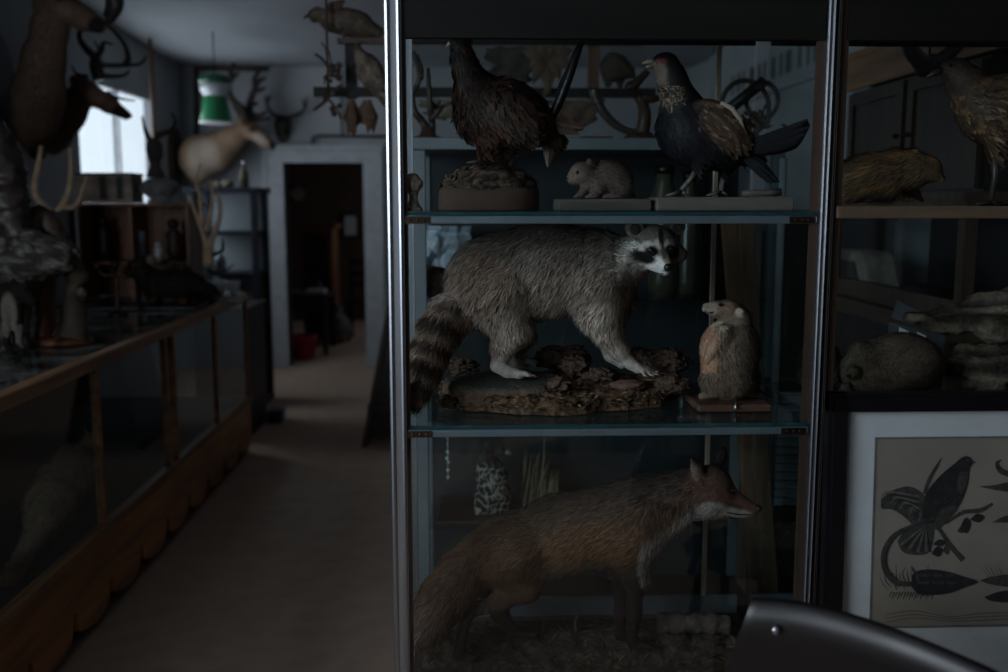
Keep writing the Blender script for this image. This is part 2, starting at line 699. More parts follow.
M['winglass'] = glass('window_glass', (0.97, 0.985, 1.0), 1.0, 0.01, 0.0)
M['paleblue'] = plain('pale_blue_paint', (106, 114, 118), 0.5, 0, 0.10, 6.0, 0.05)
M['backpaint'] = plain('blue_grey_backing', (32, 38, 42), 0.7, 0, 0.2, 2.5, 0.05)
M['fascia'] = wood('dark_fascia_wood', (24, 21, 19), 0.6, 0, .3, 14, .15)
M['blueframe'] = plain('slate_blue_paint', (56, 63, 74), 0.5, 0, 0.2, 12.0, 0.05)
M['black'] = plain('black_lacquer', (12, 12, 15), 0.35, 0, 0.2, 12.0, 0.02)
M['mat'] = plain('mat_board', (186, 190, 192), 0.9, 0, 0.04, 40.0, 0.05)
M['paper'] = plain('aged_paper', (126, 119, 108), 0.9, 0, 0.10, 9.0, 0.05)
M['ink'] = plain('dark_ink', (26, 25, 25), 0.9, 0, 0.5, 70.0, 0)
M['ink2'] = plain('mid_ink', (52, 49, 46), 0.9, 0, 0.5, 90.0, 0)
M['ink3'] = plain('light_ink', (88, 83, 76), 0.9, 0, 0.3, 90.0, 0)
M['antler'] = plain('antler_brown', (50, 42, 36), 0.55, 0, 0.3, 30.0, 0.2)
M['antlerp'] = plain('pale_antler', (212, 182, 148), 0.5, 0, 0.25, 25.0, 0.2)
M['bone'] = plain('bone', (96, 84, 70), 0.6, 0, 0.2, 20.0, 0.2)
M['horn'] = plain('dark_horn', (58, 50, 46), 0.4, 0, 0.4, 40.0, 0.4)
M['eye'] = plain('glass_eye', (8, 7, 7), 0.1, 0, 0.05, 5.0, 0, 0.8)
M['nose'] = plain('black_nose', (10, 10, 11), 0.42, 0, 0.2, 80.0, 0.2, 0.35)
M['skin'] = plain('horny_skin', (92, 85, 77), 0.6, 0, 0.3, 90.0, 0.4)
M['beak'] = plain('horn_beak', (122, 112, 98), 0.4, 0, 0.2, 60.0, 0.1)
M['beakd'] = plain('dark_beak', (58, 52, 48), 0.4, 0, 0.2, 60.0, 0.1)
M['claw'] = plain('claw', (150, 140, 128), 0.5, 0, 0.2, 60.0, 0.1)
M['blackfeather'] = plain('black_feather', (13, 13, 16), 0.75, 0, 0.4, 60.0, 0.2, 0.15)
M['shinyfeather'] = plain('glossy_black_feather', (14, 14, 17), 0.38, 0, 0.4, 60.0, 0.2, 0.5)
M['brownfeather'] = plain('brown_feather', (64, 46, 36), 0.6, 0, 0.4, 60.0, 0.2)
M['pelt'] = vcol('pelt', 0.9, 0.15, 0.25, 120)
M['hair'] = vcol('hair', 0.75, 0.2, 0.15, 60)
M['feather'] = vcol('plumage', 0.65, 0.25, 0.2, 80)
M['rough'] = vcol('rough_crust', 0.95, 0.15, 0.35, 90, 0.8)
M['plaque'] = wood('mount_plaque_wood', (92, 66, 52), 0.5, 0)
M['darkcloth'] = plain('dark_cloth', (26, 28, 36), 0.95, 0, 0.2, 20.0, 0.1)
M['white'] = plain('chalk_white', (212, 214, 216), 0.5, 0, 0.06, 20.0, 0.05)
M['stone'] = plain('carved_stone', (140, 128, 112), 0.9, 0, 0.35, 90.0, 0.6)

# ------------------------------------------------------------------ room shell
XL, XR, YN, YF, ZC = -2.66, 2.1, -1.8, 9.5, 2.93


def wall_with_holes(name, axis, pos, thick, a0, a1, z0, z1, holes, mat, sgn):
    """wall in the plane axis = pos, spanning a0..a1, with rectangular openings (a, b, z, z2)"""
    mb = MB()

    def bx(a, b, z, zz):
        if b - a < 1e-4 or zz - z < 1e-4:
            return
        lo, hi = sorted((pos, pos + sgn * thick))
        if axis == 0:
            mb.box((lo, a, z), (hi, b, zz))
        else:
            mb.box((a, lo, z), (b, hi, zz))
    x = a0
    for (h0, h1, hz, hz2) in sorted(holes):
        bx(x, h0, z0, z1)
        bx(h0, h1, z0, hz)
        bx(h0, h1, hz2, z1)
        x = h1
    bx(x, a1, z0, z1)
    o = mb.build(name, mat)
    o['kind'] = 'structure'
    return o


W1 = (6.95, 8.62, 1.3, 2.47)        # far window (y0, y1, z0, z1)
W2 = (-1.65, 0.75, 1.5, 2.75)         # window beside the photographer
D0, D1, DZ = P(288, 300, YF)[0], P(366, 300, YF)[0], P(330, 163, YF)[2]
YB = 13.2
wall_with_holes('wall_left', 0, XL, 0.08, YN - .2, YF, 0, ZC + .05, [W1, W2], M['wall'], -1)
wall_with_holes('wall_right', 0, XR, 0.2, YN - .2, YF, 0, ZC + .05, [], M['wall'], 1)
M['panel'] = wood('dark_wall_panelling', (40, 32, 27), .75, 2, .4, 10, .2)
o = MB().box((XR - .03, YN, 0), (XR - .001, 2.1, ZC - .05)).build('wall_right_added_facing', wood('dark_added_facing', (40, 32, 27), .75, 2, .4, 10, .2))  # unseen dark facing, added so the glass reflects no bright wall
o['kind'] = 'structure'
DN = (-2.35, -1.5, .95, 2.15)        # unseen door glazing behind the photographer, added to brighten floor and counter
wall_with_holes('wall_near', 1, YN, 0.2, XL, XR, 0, ZC + .05, [DN], M['panel'], -1)
fr = MB()
for lo, hi in (((DN[0], YN - .06, DN[2]), (DN[0] + .05, YN - .01, DN[3])), ((DN[1] - .05, YN - .06, DN[2]), (DN[1], YN - .01, DN[3])), ((DN[0], YN - .06, DN[2]), (DN[1], YN - .01, DN[2] + .05)), ((DN[0], YN - .06, DN[3] - .05), (DN[1], YN - .01, DN[3]))):
    fr.box(lo, hi)
fr = fr.build('added_fill_door', M['trimw'])
fr['kind'] = 'structure'
MB().box((DN[0] + .05, YN - .04, DN[2] + .05), (DN[1] - .05, YN - .035, DN[3] - .05)).build('pane', M['winglass'], fr)
wall_with_holes('wall_far', 1, YF, 0.16, XL - .22, XR + .2, 0, ZC + .05, [(D0, D1, 0, DZ)], M['wall'], 1)
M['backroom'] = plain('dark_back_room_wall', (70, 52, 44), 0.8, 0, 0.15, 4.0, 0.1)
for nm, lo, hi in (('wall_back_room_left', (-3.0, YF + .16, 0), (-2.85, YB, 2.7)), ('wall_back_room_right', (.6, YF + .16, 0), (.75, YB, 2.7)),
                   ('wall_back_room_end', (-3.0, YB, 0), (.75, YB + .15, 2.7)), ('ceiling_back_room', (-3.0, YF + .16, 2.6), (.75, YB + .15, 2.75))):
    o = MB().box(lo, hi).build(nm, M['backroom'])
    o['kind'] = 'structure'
o = MB().box((XL - .3, YN - .2, -.1), (XR + .3, YB + .15, 0)).build('floor', M['floor'])
o['kind'] = 'structure'
# sagging ceiling
nx, ny = 40, 80
V, F = [], []
for j in range(ny + 1):
    for i in range(nx + 1):
        x, y = XL + (XR - XL) * i / nx, YN + (YF - YN) * j / ny
        V.append((x, y, 0))
V = np.array(V)
e = np.clip((V[:, 0] - XL) / .5, 0, 1) * np.clip((YF - V[:, 1]) / .8, 0, 1)
s_ = np.clip((V[:, 1] - 6.4) / 3.0, 0, 1)
V[:, 2] = ZC + 0.03 - .11 * s_ * s_ * (3 - 2 * s_) - 0.10 * e * fbm(V * (0.9, .8, 1) + 3, 3) + 0.02 * e
nn = len(V)
F = [(j * (nx + 1) + i, (j + 1) * (nx + 1) + i, (j + 1) * (nx + 1) + i + 1, j * (nx + 1) + i + 1) for j in range(ny) for i in range(nx)]
mb = MB()
mb.add(V, F)
mb.box((XL - .2, YN - .2, ZC + .06), (XR + .2, YF + .16, ZC + .16))
for y in (1.2, 3.4, 5.6):
    mb.box((XL, y, ZC - (.025 if y < 6 else .052)), (XR, y + .025, ZC + .05))
o = mb.build('ceiling', M['ceil'], None, False)
o['kind'] = 'structure'
for p in o.data.polygons[:len(F)]:
    p.use_smooth = True


def window(name, w, nmull):
    y0, y1, z0, z1 = w
    t = 0.045 if nmull > 1 else 0.03
    mb = MB()
    xa, xb = XL - .05, XL - .005
    mb.box((xa, y0, z0), (xb, y0 + t, z1)).box((xa, y1 - t, z0), (xb, y1, z1)).box((xa, y0, z0), (xb, y1, z0 + t)).box((xa, y0, z1 - t), (xb, y1, z1))
    for k in range(nmull):
        y = y0 + (y1 - y0) * (k + 1) / (nmull + 1)
        mb.box((xa, y - .018, z0), (xb, y + .018, z1))
    mb.box((XL - .08, y0 - .04, z0 - .04), (XL + .05, y1 + .04, z0))
    fr = mb.build(name, M['trimw'])
    fr['kind'] = 'structure'
    MB().box((XL - .032, y0 + t, z0 + t), (XL - .027, y1 - t, z1 - t)).build('pane', M['winglass'], fr)
    return fr


window('window_1', W1, 1)
window('window_2', W2, 2)
# door casing
mb = MB()
ja, jb = P(269, 300, YF)[0], P(384, 300, YF)[0]
zt = P(330, 150, YF)[2]
mb.box((ja, YF - .05, 0), (D0, YF + .18, zt)).box((D1, YF - .05, 0), (jb, YF + .18, zt)).box((D0, YF - .05, DZ), (D1, YF + .18, zt))
mb.box((ja - .03, YF - .08, zt), (jb + .03, YF + .0, zt + .05))
mb.box((ja - .015, YF - .062, 0), (ja + .03, YF - .0505, zt)).box((jb - .03, YF - .062, 0), (jb + .015, YF - .0505, zt))
o = mb.build('trim_1', M['trimw'], None, False, None, 0.006)
o['kind'] = 'structure'

# ------------------------------------------------------------------ glass cabinets
YC0, YC1 = 2.15, 2.70
xl, xr = P(396.5, 300, YC0)[0], P(820, 300, YC0)[0]
z1, z2 = P(600, 211.5, YC0)[2], P(600, 425, YC0)[2]
z3 = 0.425
ztop = P(600, 38, YC0)[2]
ZT = 2.32


def cabinet(label, x0, x1, woodshelf, group):
    cab = thing('display_cabinet', ((x0 + x1) / 2, (YC0 + YC1) / 2, 0), label, 'cabinet', group)
    pw = 0.036
    for (x, y) in ((x0, YC0), (x1, YC0), (x1, YC1) if woodshelf else (x0, YC1)):
        mb = MB()
        front = y == YC0
        d = .026 if front else .02
        yy = (y, y + d) if front else (y - d, y)
        if front:
            # folded steel profile: flat face with two raised ribs
            w_ = pw if x == x0 and not woodshelf else 0.016
            if x == x0 and woodshelf:
                w_ = 0.006
            mb.box((x - w_ / 2, yy[0], 0), (x + w_ / 2, yy[1], ZT))
            mb.tube([(x - w_ * .32, yy[0] - .001, 0.01), (x - w_ * .32, yy[0] - .001, ZT - .01)], w_ * .17, 8)
            mb.tube([(x + w_ * .34, yy[0] - .001, 0.01), (x + w_ * .34, yy[0] - .001, ZT - .01)], w_ * .13, 8)
        else:
            mb.box((x - .012, yy[0], 0), (x + .012, yy[1], ZT))
        mb.build('post', M['blackwood'] if woodshelf and front and x == x0 else M['steel'], cab)
    # wooden slips inside the front posts
    for x, dx in ((x0, .026), (x1, -.022)):
        MB().box((min(x, x + dx) + (.007 if dx > 0 else 0), YC0 + .014, .3), (max(x, x + dx), YC0 + .032, ZT)).build('wood_slip', M['slip'], cab)
    # fascia, top, base
    MB().box((x0 + .02, YC0 + .006, ztop), (x1 - .012, YC0 + .03, ZT - .02)).build('fascia', M['fascia'], cab)
    MB().box((x0 - .008, YC0 - .008, ZT + .001), (x1 + .008, YC1 + .008, ZT + .03)).build('top', M['fascia'], cab)
    MB().box((x0 + .02, YC0 + .015, .02), (x1 - .02, YC1 - .015, z3 - .035)).build('base', M['dkwood'], cab, False, None, .004)
    MB().box((x0 + .012, YC0 + .03, z3 - .034), (x1 - .012, YC1 - .03, z3 - .006)).build('deck', M['dkwood'], cab)
    for z in (z1, z2):
        if woodshelf and z == z1:
            MB().box((x0 + .012, YC0 + .03, z - .012), (x1 - .012, YC1 - .03, z - .002)).build('shelf', M['horx'], cab)
            MB().box((x0 + .012, YC0 + .004, z - .016), (x1 - .012, YC0 + .028, z + .012)).build('shelf_edge', M['horx'], cab, False, None, .003)
            continue
        sh = MB().box((x0 + .014, YC0 + .012, z - .008), (x1 - .014, YC1 - .03, z - .001)).build('glass_shelf', M['shelfglass'], cab)
        MB().box((x0 + .014, YC0 + .009, z - .0085), (x1 - .014, YC0 + .0118, z - .0005)).build('polished_edge', M['edge'], sh)
        rl = MB().box((x0 + .02, YC0 + .004, z - .0268), (x1 - .012, YC0 + .024, z - .0095)).build('shelf_rail', M['rail'], cab, False, None, .003)
        for xa in (x0 + .02, x1 - .075):
            mb = MB().box((xa, YC0 + .001, z - .0255), (xa + .055, YC0 + .0035, z - .011))
            for q in (.012, .028, .042):
                mb.ball((xa + q, YC0 + .001, z - .0183), .003, 8, 6)
            mb.build('corner_clip', M['brass'], rl)
    # panes
    MB().box((x0 + .018, YC0 + .0005, z3), (x1 - .009, YC0 + .0035, ZT - .02)).build('front_pane', M['glass'], cab)
    for x in (x0 + .006, x1 - .006):
        MB().box((x - .0015, YC0 + .034, z3), (x + .0015, YC1 - .025, ZT - .02)).build('side_pane', M['sideglass'], cab)
    xm = P(711, 250, YC1)[0] if not woodshelf else x0 + .9
    for k, (xa, xb) in enumerate(((x0 + .013, xm + .012), (xm - .012, x1 - .013))):
        MB().box((xa, YC1 - .016 + .007 * k, z3), (xb, YC1 - .013 + .007 * k, ZT - .02)).build('back_pane', M['glass'], cab)
    MB().box((xm - .006, YC1 - .026, z3), (xm + .008, YC1 - .017, ZT - .02)).build('pane_stile', M['stile'], cab, False, None, .002)
    MB().box((x0 + .013, YC1 - .028, z3 - .005), (x1 - .013, YC1 - .0165, z3 + .048)).build('back_sill', M['rail'], cab)
    MB().box((x0 + .013, YC1 - .028, P(600, 46, YC1)[2]), (x1 - .013, YC1 - .0165, ZT - .02)).build('back_header', M['fascia'], cab)
    return cab


cabinet('tall glass display cabinet with steel posts holding the raccoon and fox', xl, xr, False, 'glass display cabinets')
cabinet('glass display cabinet with wooden shelf edge behind the framed bird print', xr + .018, xr + 1.02, True, 'glass display cabinets')

# ------------------------------------------------------------------ framed print, bench and chair
YFm = 1.93
fb = 0.52
fwid = 0.98
lean = 0.05


def FP(px, py, d=0.0):
    """point on the leaning picture's front, d towards the viewer"""
    y = YFm - d
    for _ in range(4):
        p = P(px, py, y)
        y = YFm - d + lean * (p[2] - fb)
    return p


def FZ(x, z, d=0.0):
    return np.array((x, YFm - d + lean * (z - fb), z))


fl, ft = FP(829, 400, .012)[0], FP(900, 393, .012)[2]
frame = thing('framed_print', (fl + fwid / 2, YFm, fb), 'black framed bird engraving with wide white mat leaning against the cabinet', 'picture')
fw = FP(847, 420, .014)[0] - FP(829, 420, .014)[0]
mb = MB()
xa, xb = fl, fl + fwid


def fbox(mb, xa, za, xb, zb, d0, d1):
    mb.hexa([FZ(xa, za, d0), FZ(xb, za, d0), FZ(xb, za, d1), FZ(xa, za, d1)], [FZ(xa, zb, d0), FZ(xb, zb, d0), FZ(xb, zb, d1), FZ(xa, zb, d1)])


for i, (ins, d) in enumerate(((0, .012), (.009, .02), (.024, .014))):
    w_ = (fw, fw - .009, fw - .024)[i]
    a, b2, z0_, z1_ = xa + ins, xb - ins, fb + ins, ft - ins
    fbox(mb, a, z0_, a + w_, z1_, d, -.012)
    fbox(mb, b2 - w_, z0_, b2, z1_, d, -.012)
    fbox(mb, a, z0_, b2, z0_ + w_, d, -.012)
    fbox(mb, a, z1_ - w_, b2, z1_, d, -.012)
mb.build('moulding', M['black'], frame)
pl_, pt = FP(875, 500, .001)[0], FP(900, 439, .001)[2]
pb = FP(900, 626, .001)[2]
pr = xb - (pl_ - xa)
mb = MB()
fbox(mb, xa + fw * .9, fb + fw * .9, xb - fw * .9, ft - fw * .9, .0, -.004)
mb.build('mat_board', M['mat'], frame)
mb = MB()
fbox(mb, pl_, pb, pr, pt, .0012, .0004)
pap = mb.build('print_paper', M['paper'], frame)
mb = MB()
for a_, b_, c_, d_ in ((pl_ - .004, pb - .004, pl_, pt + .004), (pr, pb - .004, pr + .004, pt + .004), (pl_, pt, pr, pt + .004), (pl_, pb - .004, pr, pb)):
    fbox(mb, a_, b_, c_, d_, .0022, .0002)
mb.build('mat_bevel', plain('bevel_grey_line', (92, 92, 90), .9), frame)  # grey line around the print opening
mb = MB()
fbox(mb, xa + fw * .95, fb + fw * .95, xb - fw * .95, ft - fw * .95, .0065, .0045)
mb.build('picture_glass', glass('picture_glass', (.97, .98, .98), .8, .01, .03), frame)
art = MB()


def blob(pts, k, d, n=5):
    """flat inked shape from a smooth closed outline"""
    p = np.array(pts, float)
    q = sm(np.vstack([p, p[:1]]), n)[:-1] if n else p
    W_ = [FP(u, v, d) for u, v in q]
    if np.sum(q[:, 0] * np.roll(q[:, 1], -1) - np.roll(q[:, 0], -1) * q[:, 1]) > 0:
        W_ = W_[::-1]
    art.mat(k).prism(W_[::-1], (0, -.0003, 0))


def stroke(pts, wd, k, d, n=5):
    p = sm(pts, n)
    t = np.gradient(p, axis=0)
    t /= np.linalg.norm(t, axis=1)[:, None]
    nr = np.stack([-t[:, 1], t[:, 0]], 1)
    wd = np.interp(np.linspace(0, 1, len(p)), np.linspace(0, 1, len(wd)), wd)[:, None] / 2
    blob(np.vstack([p + nr * wd, (p - nr * wd)[::-1]]), k, d, 0)


# pigeon-like bird with spread wing, fan tail and long plume (crop scale 2.303, origin 820,380)
def q(*a):
    return [(820 + x / 2.303, 380 + y / 2.303) for x, y in a]


blob(q((140, 275), (165, 255), (205, 245), (238, 262), (248, 290), (240, 318), (222, 338), (190, 312), (165, 298), (142, 296)), 1, .0014)
for k in range(9):
    a_ = 150 + k * 9
    stroke(q((228, 268 + k * 7), (a_ + 10, 258 + k * 6), (a_ - 10 + k * 2, 270 + k * 7)), (1.6, 1.8, .6), 0 if k % 2 else 2, .0018)
blob(q((178, 372), (200, 340), (235, 318), (262, 330), (262, 365), (250, 398), (215, 403), (190, 395)), 1, .0015)
for k in range(8):
    stroke(q((243, 335), (185 + k * 10, 380 + min(k, 4) * 4)), (1, 2.2), 0 if k % 2 else 2, .0019, 2)
blob(q((236, 292), (246, 258), (275, 222), (310, 192), (328, 178), (344, 180), (352, 192), (345, 205), (342, 235), (330, 272), (310, 305), (285, 325), (255, 330), (238, 318)), 0, .0022)
blob(q((275, 300), (300, 288), (318, 296), (300, 318), (272, 345), (262, 335)), 1, .0025)
for k in range(26):
    x, y = 255 + (k * 37) % 78, 225 + (k * 53) % 80
    if 248 + (x - 250) * -.3 < y + 90 and x - 250 > (325 - y) * .25:
        stroke(q((x, y), (x - 6, y + 9)), (.9, .4), 1, .0025, 2)
blob(q((322, 190), (328, 179), (338, 175), (348, 180), (352, 190), (346, 200), (332, 204)), 0, .0026)
blob(q((349, 184), (360, 190), (350, 193)), 1, .0027, 0)
blob(q((339, 183), (342, 183), (342, 186), (339, 186)), 2, .0029, 0)
blob(q((322, 210), (340, 214), (336, 240), (326, 262), (316, 250), (318, 226)), 1, .0026)
stroke(q((240, 262), (252, 228), (268, 200), (280, 180)), (3.4, 3.6, 3.0, .8), 1, .0026)
stroke(q((262, 318), (215, 335), (170, 360), (148, 400), (152, 440), (176, 466), (210, 470)), (3, 3.6, 5.5, 6.4, 6, 5.6, 5), 1, .0028)
stroke(q((258, 322), (212, 338), (172, 364), (152, 402), (157, 438), (180, 460)), (.8, .8, 1.2, 1.4, 1.2, .8), 0, .0031)
# branch with leaves
stroke(q((270, 335), (300, 380), (330, 415)), (4, 5, 6), 1, .0015)
stroke(q((290, 330), (330, 305), (370, 300), (398, 285)), (2.5, 4, 5, 3), 1, .0015)
for (x, y, a_, b_) in ((335, 335, 14, 18), (362, 318, 18, 10), (270, 395, 14, 12), (292, 388, 9, 14), (275, 375, 16, 8), (325, 345, 10, 8)):
    blob(q((x - a_, y + b_ * .4), (x, y - b_), (x + a_, y - b_ * .3), (x + a_ * .3, y + b_)), 0 if a_ > 13 else 1, .0017)
# lower bird lying on its side with leaf crown
blob(q((210, 470), (215, 445), (245, 436), (290, 440), (330, 452), (364, 464), (340, 475), (300, 490), (260, 495), (225, 492)), 0, .0030)
for k in range(20):
    x, y = 232 + (k * 31) % 90, 450 + (k * 17) % 34
    blob(q((x - 5, y), (x, y - 4), (x + 5, y), (x, y + 4)), 1, .0033, 2)
stroke(q((210, 430), (222, 450), (228, 470)), (1, 3.2, 2.5), 1, .0032)
for k in range(16):
    x = 145 + k * 6.5
    stroke(q((x + 12, 482 - (k % 3) * 6), (x, 470 - (k * 7) % 26), (x - 8 + (k % 4) * 5, 452 - (k * 11) % 28)), (1.2, 1.3, .5), 1 if k % 2 else 2, .0013)
    stroke(q((x + 20, 488), (x + 14, 500 + (k * 5) % 10)), (1.6, .8), 1, .0013, 2)
for k in range(3):
    stroke(q((150, 540 + 9 * k), (220, 532 + 8 * k), (300, 545 + 5 * k), (400, 536 + 8 * k), (640, 540)), (.8, 1.2, .8, 1, .6), 2, .0013)
# further birds towards the other side of the sheet
stroke(q((438, 218), (416, 208), (408, 192), (418, 184)), (6, 6, 4, 1.5), 1, .0015)
blob(q((364, 245), (400, 242), (450, 232), (520, 225), (560, 245), (500, 262), (420, 256)), 1, .0016)
blob(q((396, 328), (430, 312), (500, 300), (520, 322), (440, 328)), 1, .0016)
blob(q((368, 462), (400, 452), (470, 445), (540, 460), (470, 478), (400, 472)), 1, .0016)
blob(q((378, 500), (420, 486), (520, 480), (560, 495), (470, 512), (400, 510)), 0, .0018)
for k in range(7):
    stroke(q((392 + k * 6, 458), (372 + k * 7, 432 - (k % 3) * 5)), (1.2, .4), 2, .0013, 2)
art.build('engraving', [M['ink'], M['ink2'], M['ink3']], pap)

bench = thing('bench', (fl + .5, 1.95, 0), 'low dark wooden bench under the framed bird print', 'bench')
MB().box((fl - .06, 1.80, .47), (fl + 1.1, 2.06, .517)).build('seat', M['dkwood'], bench, False, None, .005)
for x in (fl, fl + .98):
    for y in (1.83, 2.0):
        MB().box((x, y, 0), (x + .05, y + .04, .47)).build('leg', M['dkwood'], bench)

# dark bow-back chair close to the camera
chair = thing('wooden_chair', (.95, 1.25, 0), 'dark glossy wooden chair with curved back rail and a screw', 'chair')
M['chair'] = plain('polished_dark_wood', (22, 18, 18), 0.36, 0.0, 0.5, 3.0, 0.05, 0.32, (1, 1, 7))
ctr = []
for (px, py, Y) in ((752, 597, 1.62), (800, 601, 1.585), (850, 613, 1.54), (900, 630, 1.49), (950, 650, 1.43), (1000, 672, 1.365), (1045, 697, 1.29), (1085, 730, 1.2), (1105, 775, 1.1), (1100, 830, 1.02)):
    ctr.append(P(px, py, Y))
ctr = sm(np.array(ctr), 5)
zt_ = ctr[:, 2].mean()
V, F = [], []
t = np.gradient(ctr, axis=0)
t[:, 2] = 0
t /= np.linalg.norm(t, axis=1)[:, None]
nrm = np.stack([t[:, 1], -t[:, 0], 0 * t[:, 0]], 1)      # towards the viewer's side
sec = [(0.0, 0.0), (0.008, -.003), (0.016, -.014), (0.022, -.036), (0.022, -.07), (0.015, -.115), (0.004, -.17), (-.016, -.17), (-.012, -.115), (-.008, -.06), (-.006, -.012), (-.002, 0.0)]
m_ = len(sec)
for i, p in enumerate(ctr):
    for a_, z_ in sec:
        V.append(p - nrm[i] * (-a_) + np.array((0, 0, z_)) - t[i] * (.28 * abs(z_) * max(0, 1 - i / 12)))
for i in range(len(ctr) - 1):
    for k in range(m_):
        F.append((i * m_ + k, i * m_ + (k + 1) % m_, (i + 1) * m_ + (k + 1) % m_, (i + 1) * m_ + k))
F.append(tuple(range(m_ - 1, -1, -1)))
F.append(tuple((len(ctr) - 1) * m_ + k for k in range(m_)))
link_mesh('back_rail', V, F, M['chair'], chair, True, bevel=0.003)
sc_ = P(775, 629, 1.578)
MB().ball(sc_ + (0, -.006, 0), (.0085, .006, .0085), 12, 8).build('screw', M['steel'], chair, True)
mb = MB()
mb.lathe((.95, 1.2, .42), [(0, 0), (.2, 0), (.225, .015), (.225, .03), (.19, .036), (0, .03)], 28)
mb.build('seat', M['chair'], chair, True)
for (x, y, x2, y2) in ((.82, 1.33, .78, 1.42), (1.08, 1.33, 1.14, 1.40), (.82, 1.07, .78, 1.0), (1.08, 1.07, 1.13, 1.0)):
    MB().tube([(x, y, .425), ((x + x2) / 2, (y + y2) / 2, .2), (x2, y2, 0)], [.016, .02, .013], 10).build('leg', M['chair'], chair, True)
for i in (2, 20, 34):
    p = ctr[min(i, len(ctr) - 1)] + (0, 0, -.165)
    MB().tube([p, ((p[0] * .5 + .95 * .5), p[1] * .5 + 1.2 * .5, (p[2] + .45) / 2), (.95 + (p[0] - .95) * .6, 1.2 + (p[1] - 1.2) * .45, .44)], .012, 8).build('spindle', M['chair'], chair, True)
# ------------------------------------------------------------------ helpers for mounts
def rock(name, cen, r, mat, parent, amp=0.25, sc=2.2, n=26, seed=0.0, flatb=None, label=None):
    mb = MB().ball((0, 0, 0), (1, 1, 1), n, int(n * .65))
    v = np.array(mb.v)
    k = 1 + amp * 2 * (fbm(v * sc + seed + 20, 4) - .5)
    v = v * k[:, None] * np.array(r) + np.array(cen)
    if flatb is not None:
        v[:, 2] = np.maximum(v[:, 2], flatb)
    o = link_mesh(name, v, mb.f, mat, parent, True)
    if label:
        o['label'] = label
    return o


def slivers(name, pts, nrm, n_, size, cols, mat, parent, aspect=4.0, up=0.25):
    """loose litter: little bent strips lying about"""
    V, F, C = [], [], []
    for i in range(n_):
        p = pts[i]
        a = RNG.random() * 2 * PI
        d = np.array((math.cos(a), math.sin(a), RNG.normal(0, up)))
        d -= nrm[i] * (d @ nrm[i]) * .8
        d /= np.linalg.norm(d)
        s = np.cross(d, nrm[i])
        s /= np.linalg.norm(s) + 1e-9
        L = size * (0.5 + RNG.random())
        w = L / aspect / 2
        h = nrm[i] * (L * .12 * RNG.random())
        b = len(V)
        V += [p - d * L / 2 - s * w * .3, p - d * L / 2 + s * w * .3, p + h - s * w, p + h + s * w, p + d * L / 2 - s * w * .2, p + d * L / 2 + s * w * .2]
        F += [(b, b + 1, b + 3, b + 2), (b + 2, b + 3, b + 5, b + 4)]
        col = cc(cols[i % len(cols)]) * (0.7 + .6 * RNG.random())
        C += [col] * 6
    o = link_mesh(name, V, F, mat, parent, True, None, None, np.array(C))
    o['kind'] = 'stuff'
    return o


def blade(mb, pts, wd, th=0.0012, n=5, up=(0, 1, 0), cup=0.15):
    """a flat feather along a path"""
    p = sm(pts, n)
    t = np.gradient(p, axis=0)
    t /= np.linalg.norm(t, axis=1)[:, None]
    s = np.cross(t, np.array(up, float))
    s /= np.linalg.norm(s, axis=1)[:, None] + 1e-9
    u = np.cross(s, t)
    w = np.interp(np.linspace(0, 1, len(p)), np.linspace(0, 1, len(wd)), wd)[:, None] / 2
    V = np.stack([p - s * w + u * w * cup, p - u * th, p + s * w + u * w * cup, p + u * th], 1).reshape(-1, 3)
    F = []
    for i in range(len(p) - 1):
        for k in range(4):
            F.append((i * 4 + k, i * 4 + (k + 1) % 4, (i + 1) * 4 + (k + 1) % 4, (i + 1) * 4 + k))
    e = (len(p) - 1) * 4
    F += [(3, 2, 1, 0), (e, e + 1, e + 2, e + 3)]
    return mb.add(V, F)


def foot_bird(b, ankle, toe_v, fwd, parent, r=2.2, mat=None):
    """shank and toes of a perching bird in the body frame"""
    mb = MB()
    for k, a in enumerate((-.5, 0, .5)):
        dx, dw = fwd * 15 * math.cos(a), 15 * math.sin(a)
        b.tubepart('', [(ankle[0], ankle[1], ankle[2], r * .9), (ankle[0] + dx * .5, (ankle[1] + toe_v) / 2 + .5, ankle[2] + dw * .5, r * .8), (ankle[0] + dx, toe_v, ankle[2] + dw, r * .35)], None, 6, None, mb)
    b.tubepart('', [(ankle[0], ankle[1], ankle[2], r * .8), (ankle[0] - fwd * 7, toe_v, ankle[2], r * .3)], None, 6, None, mb)
    return mb


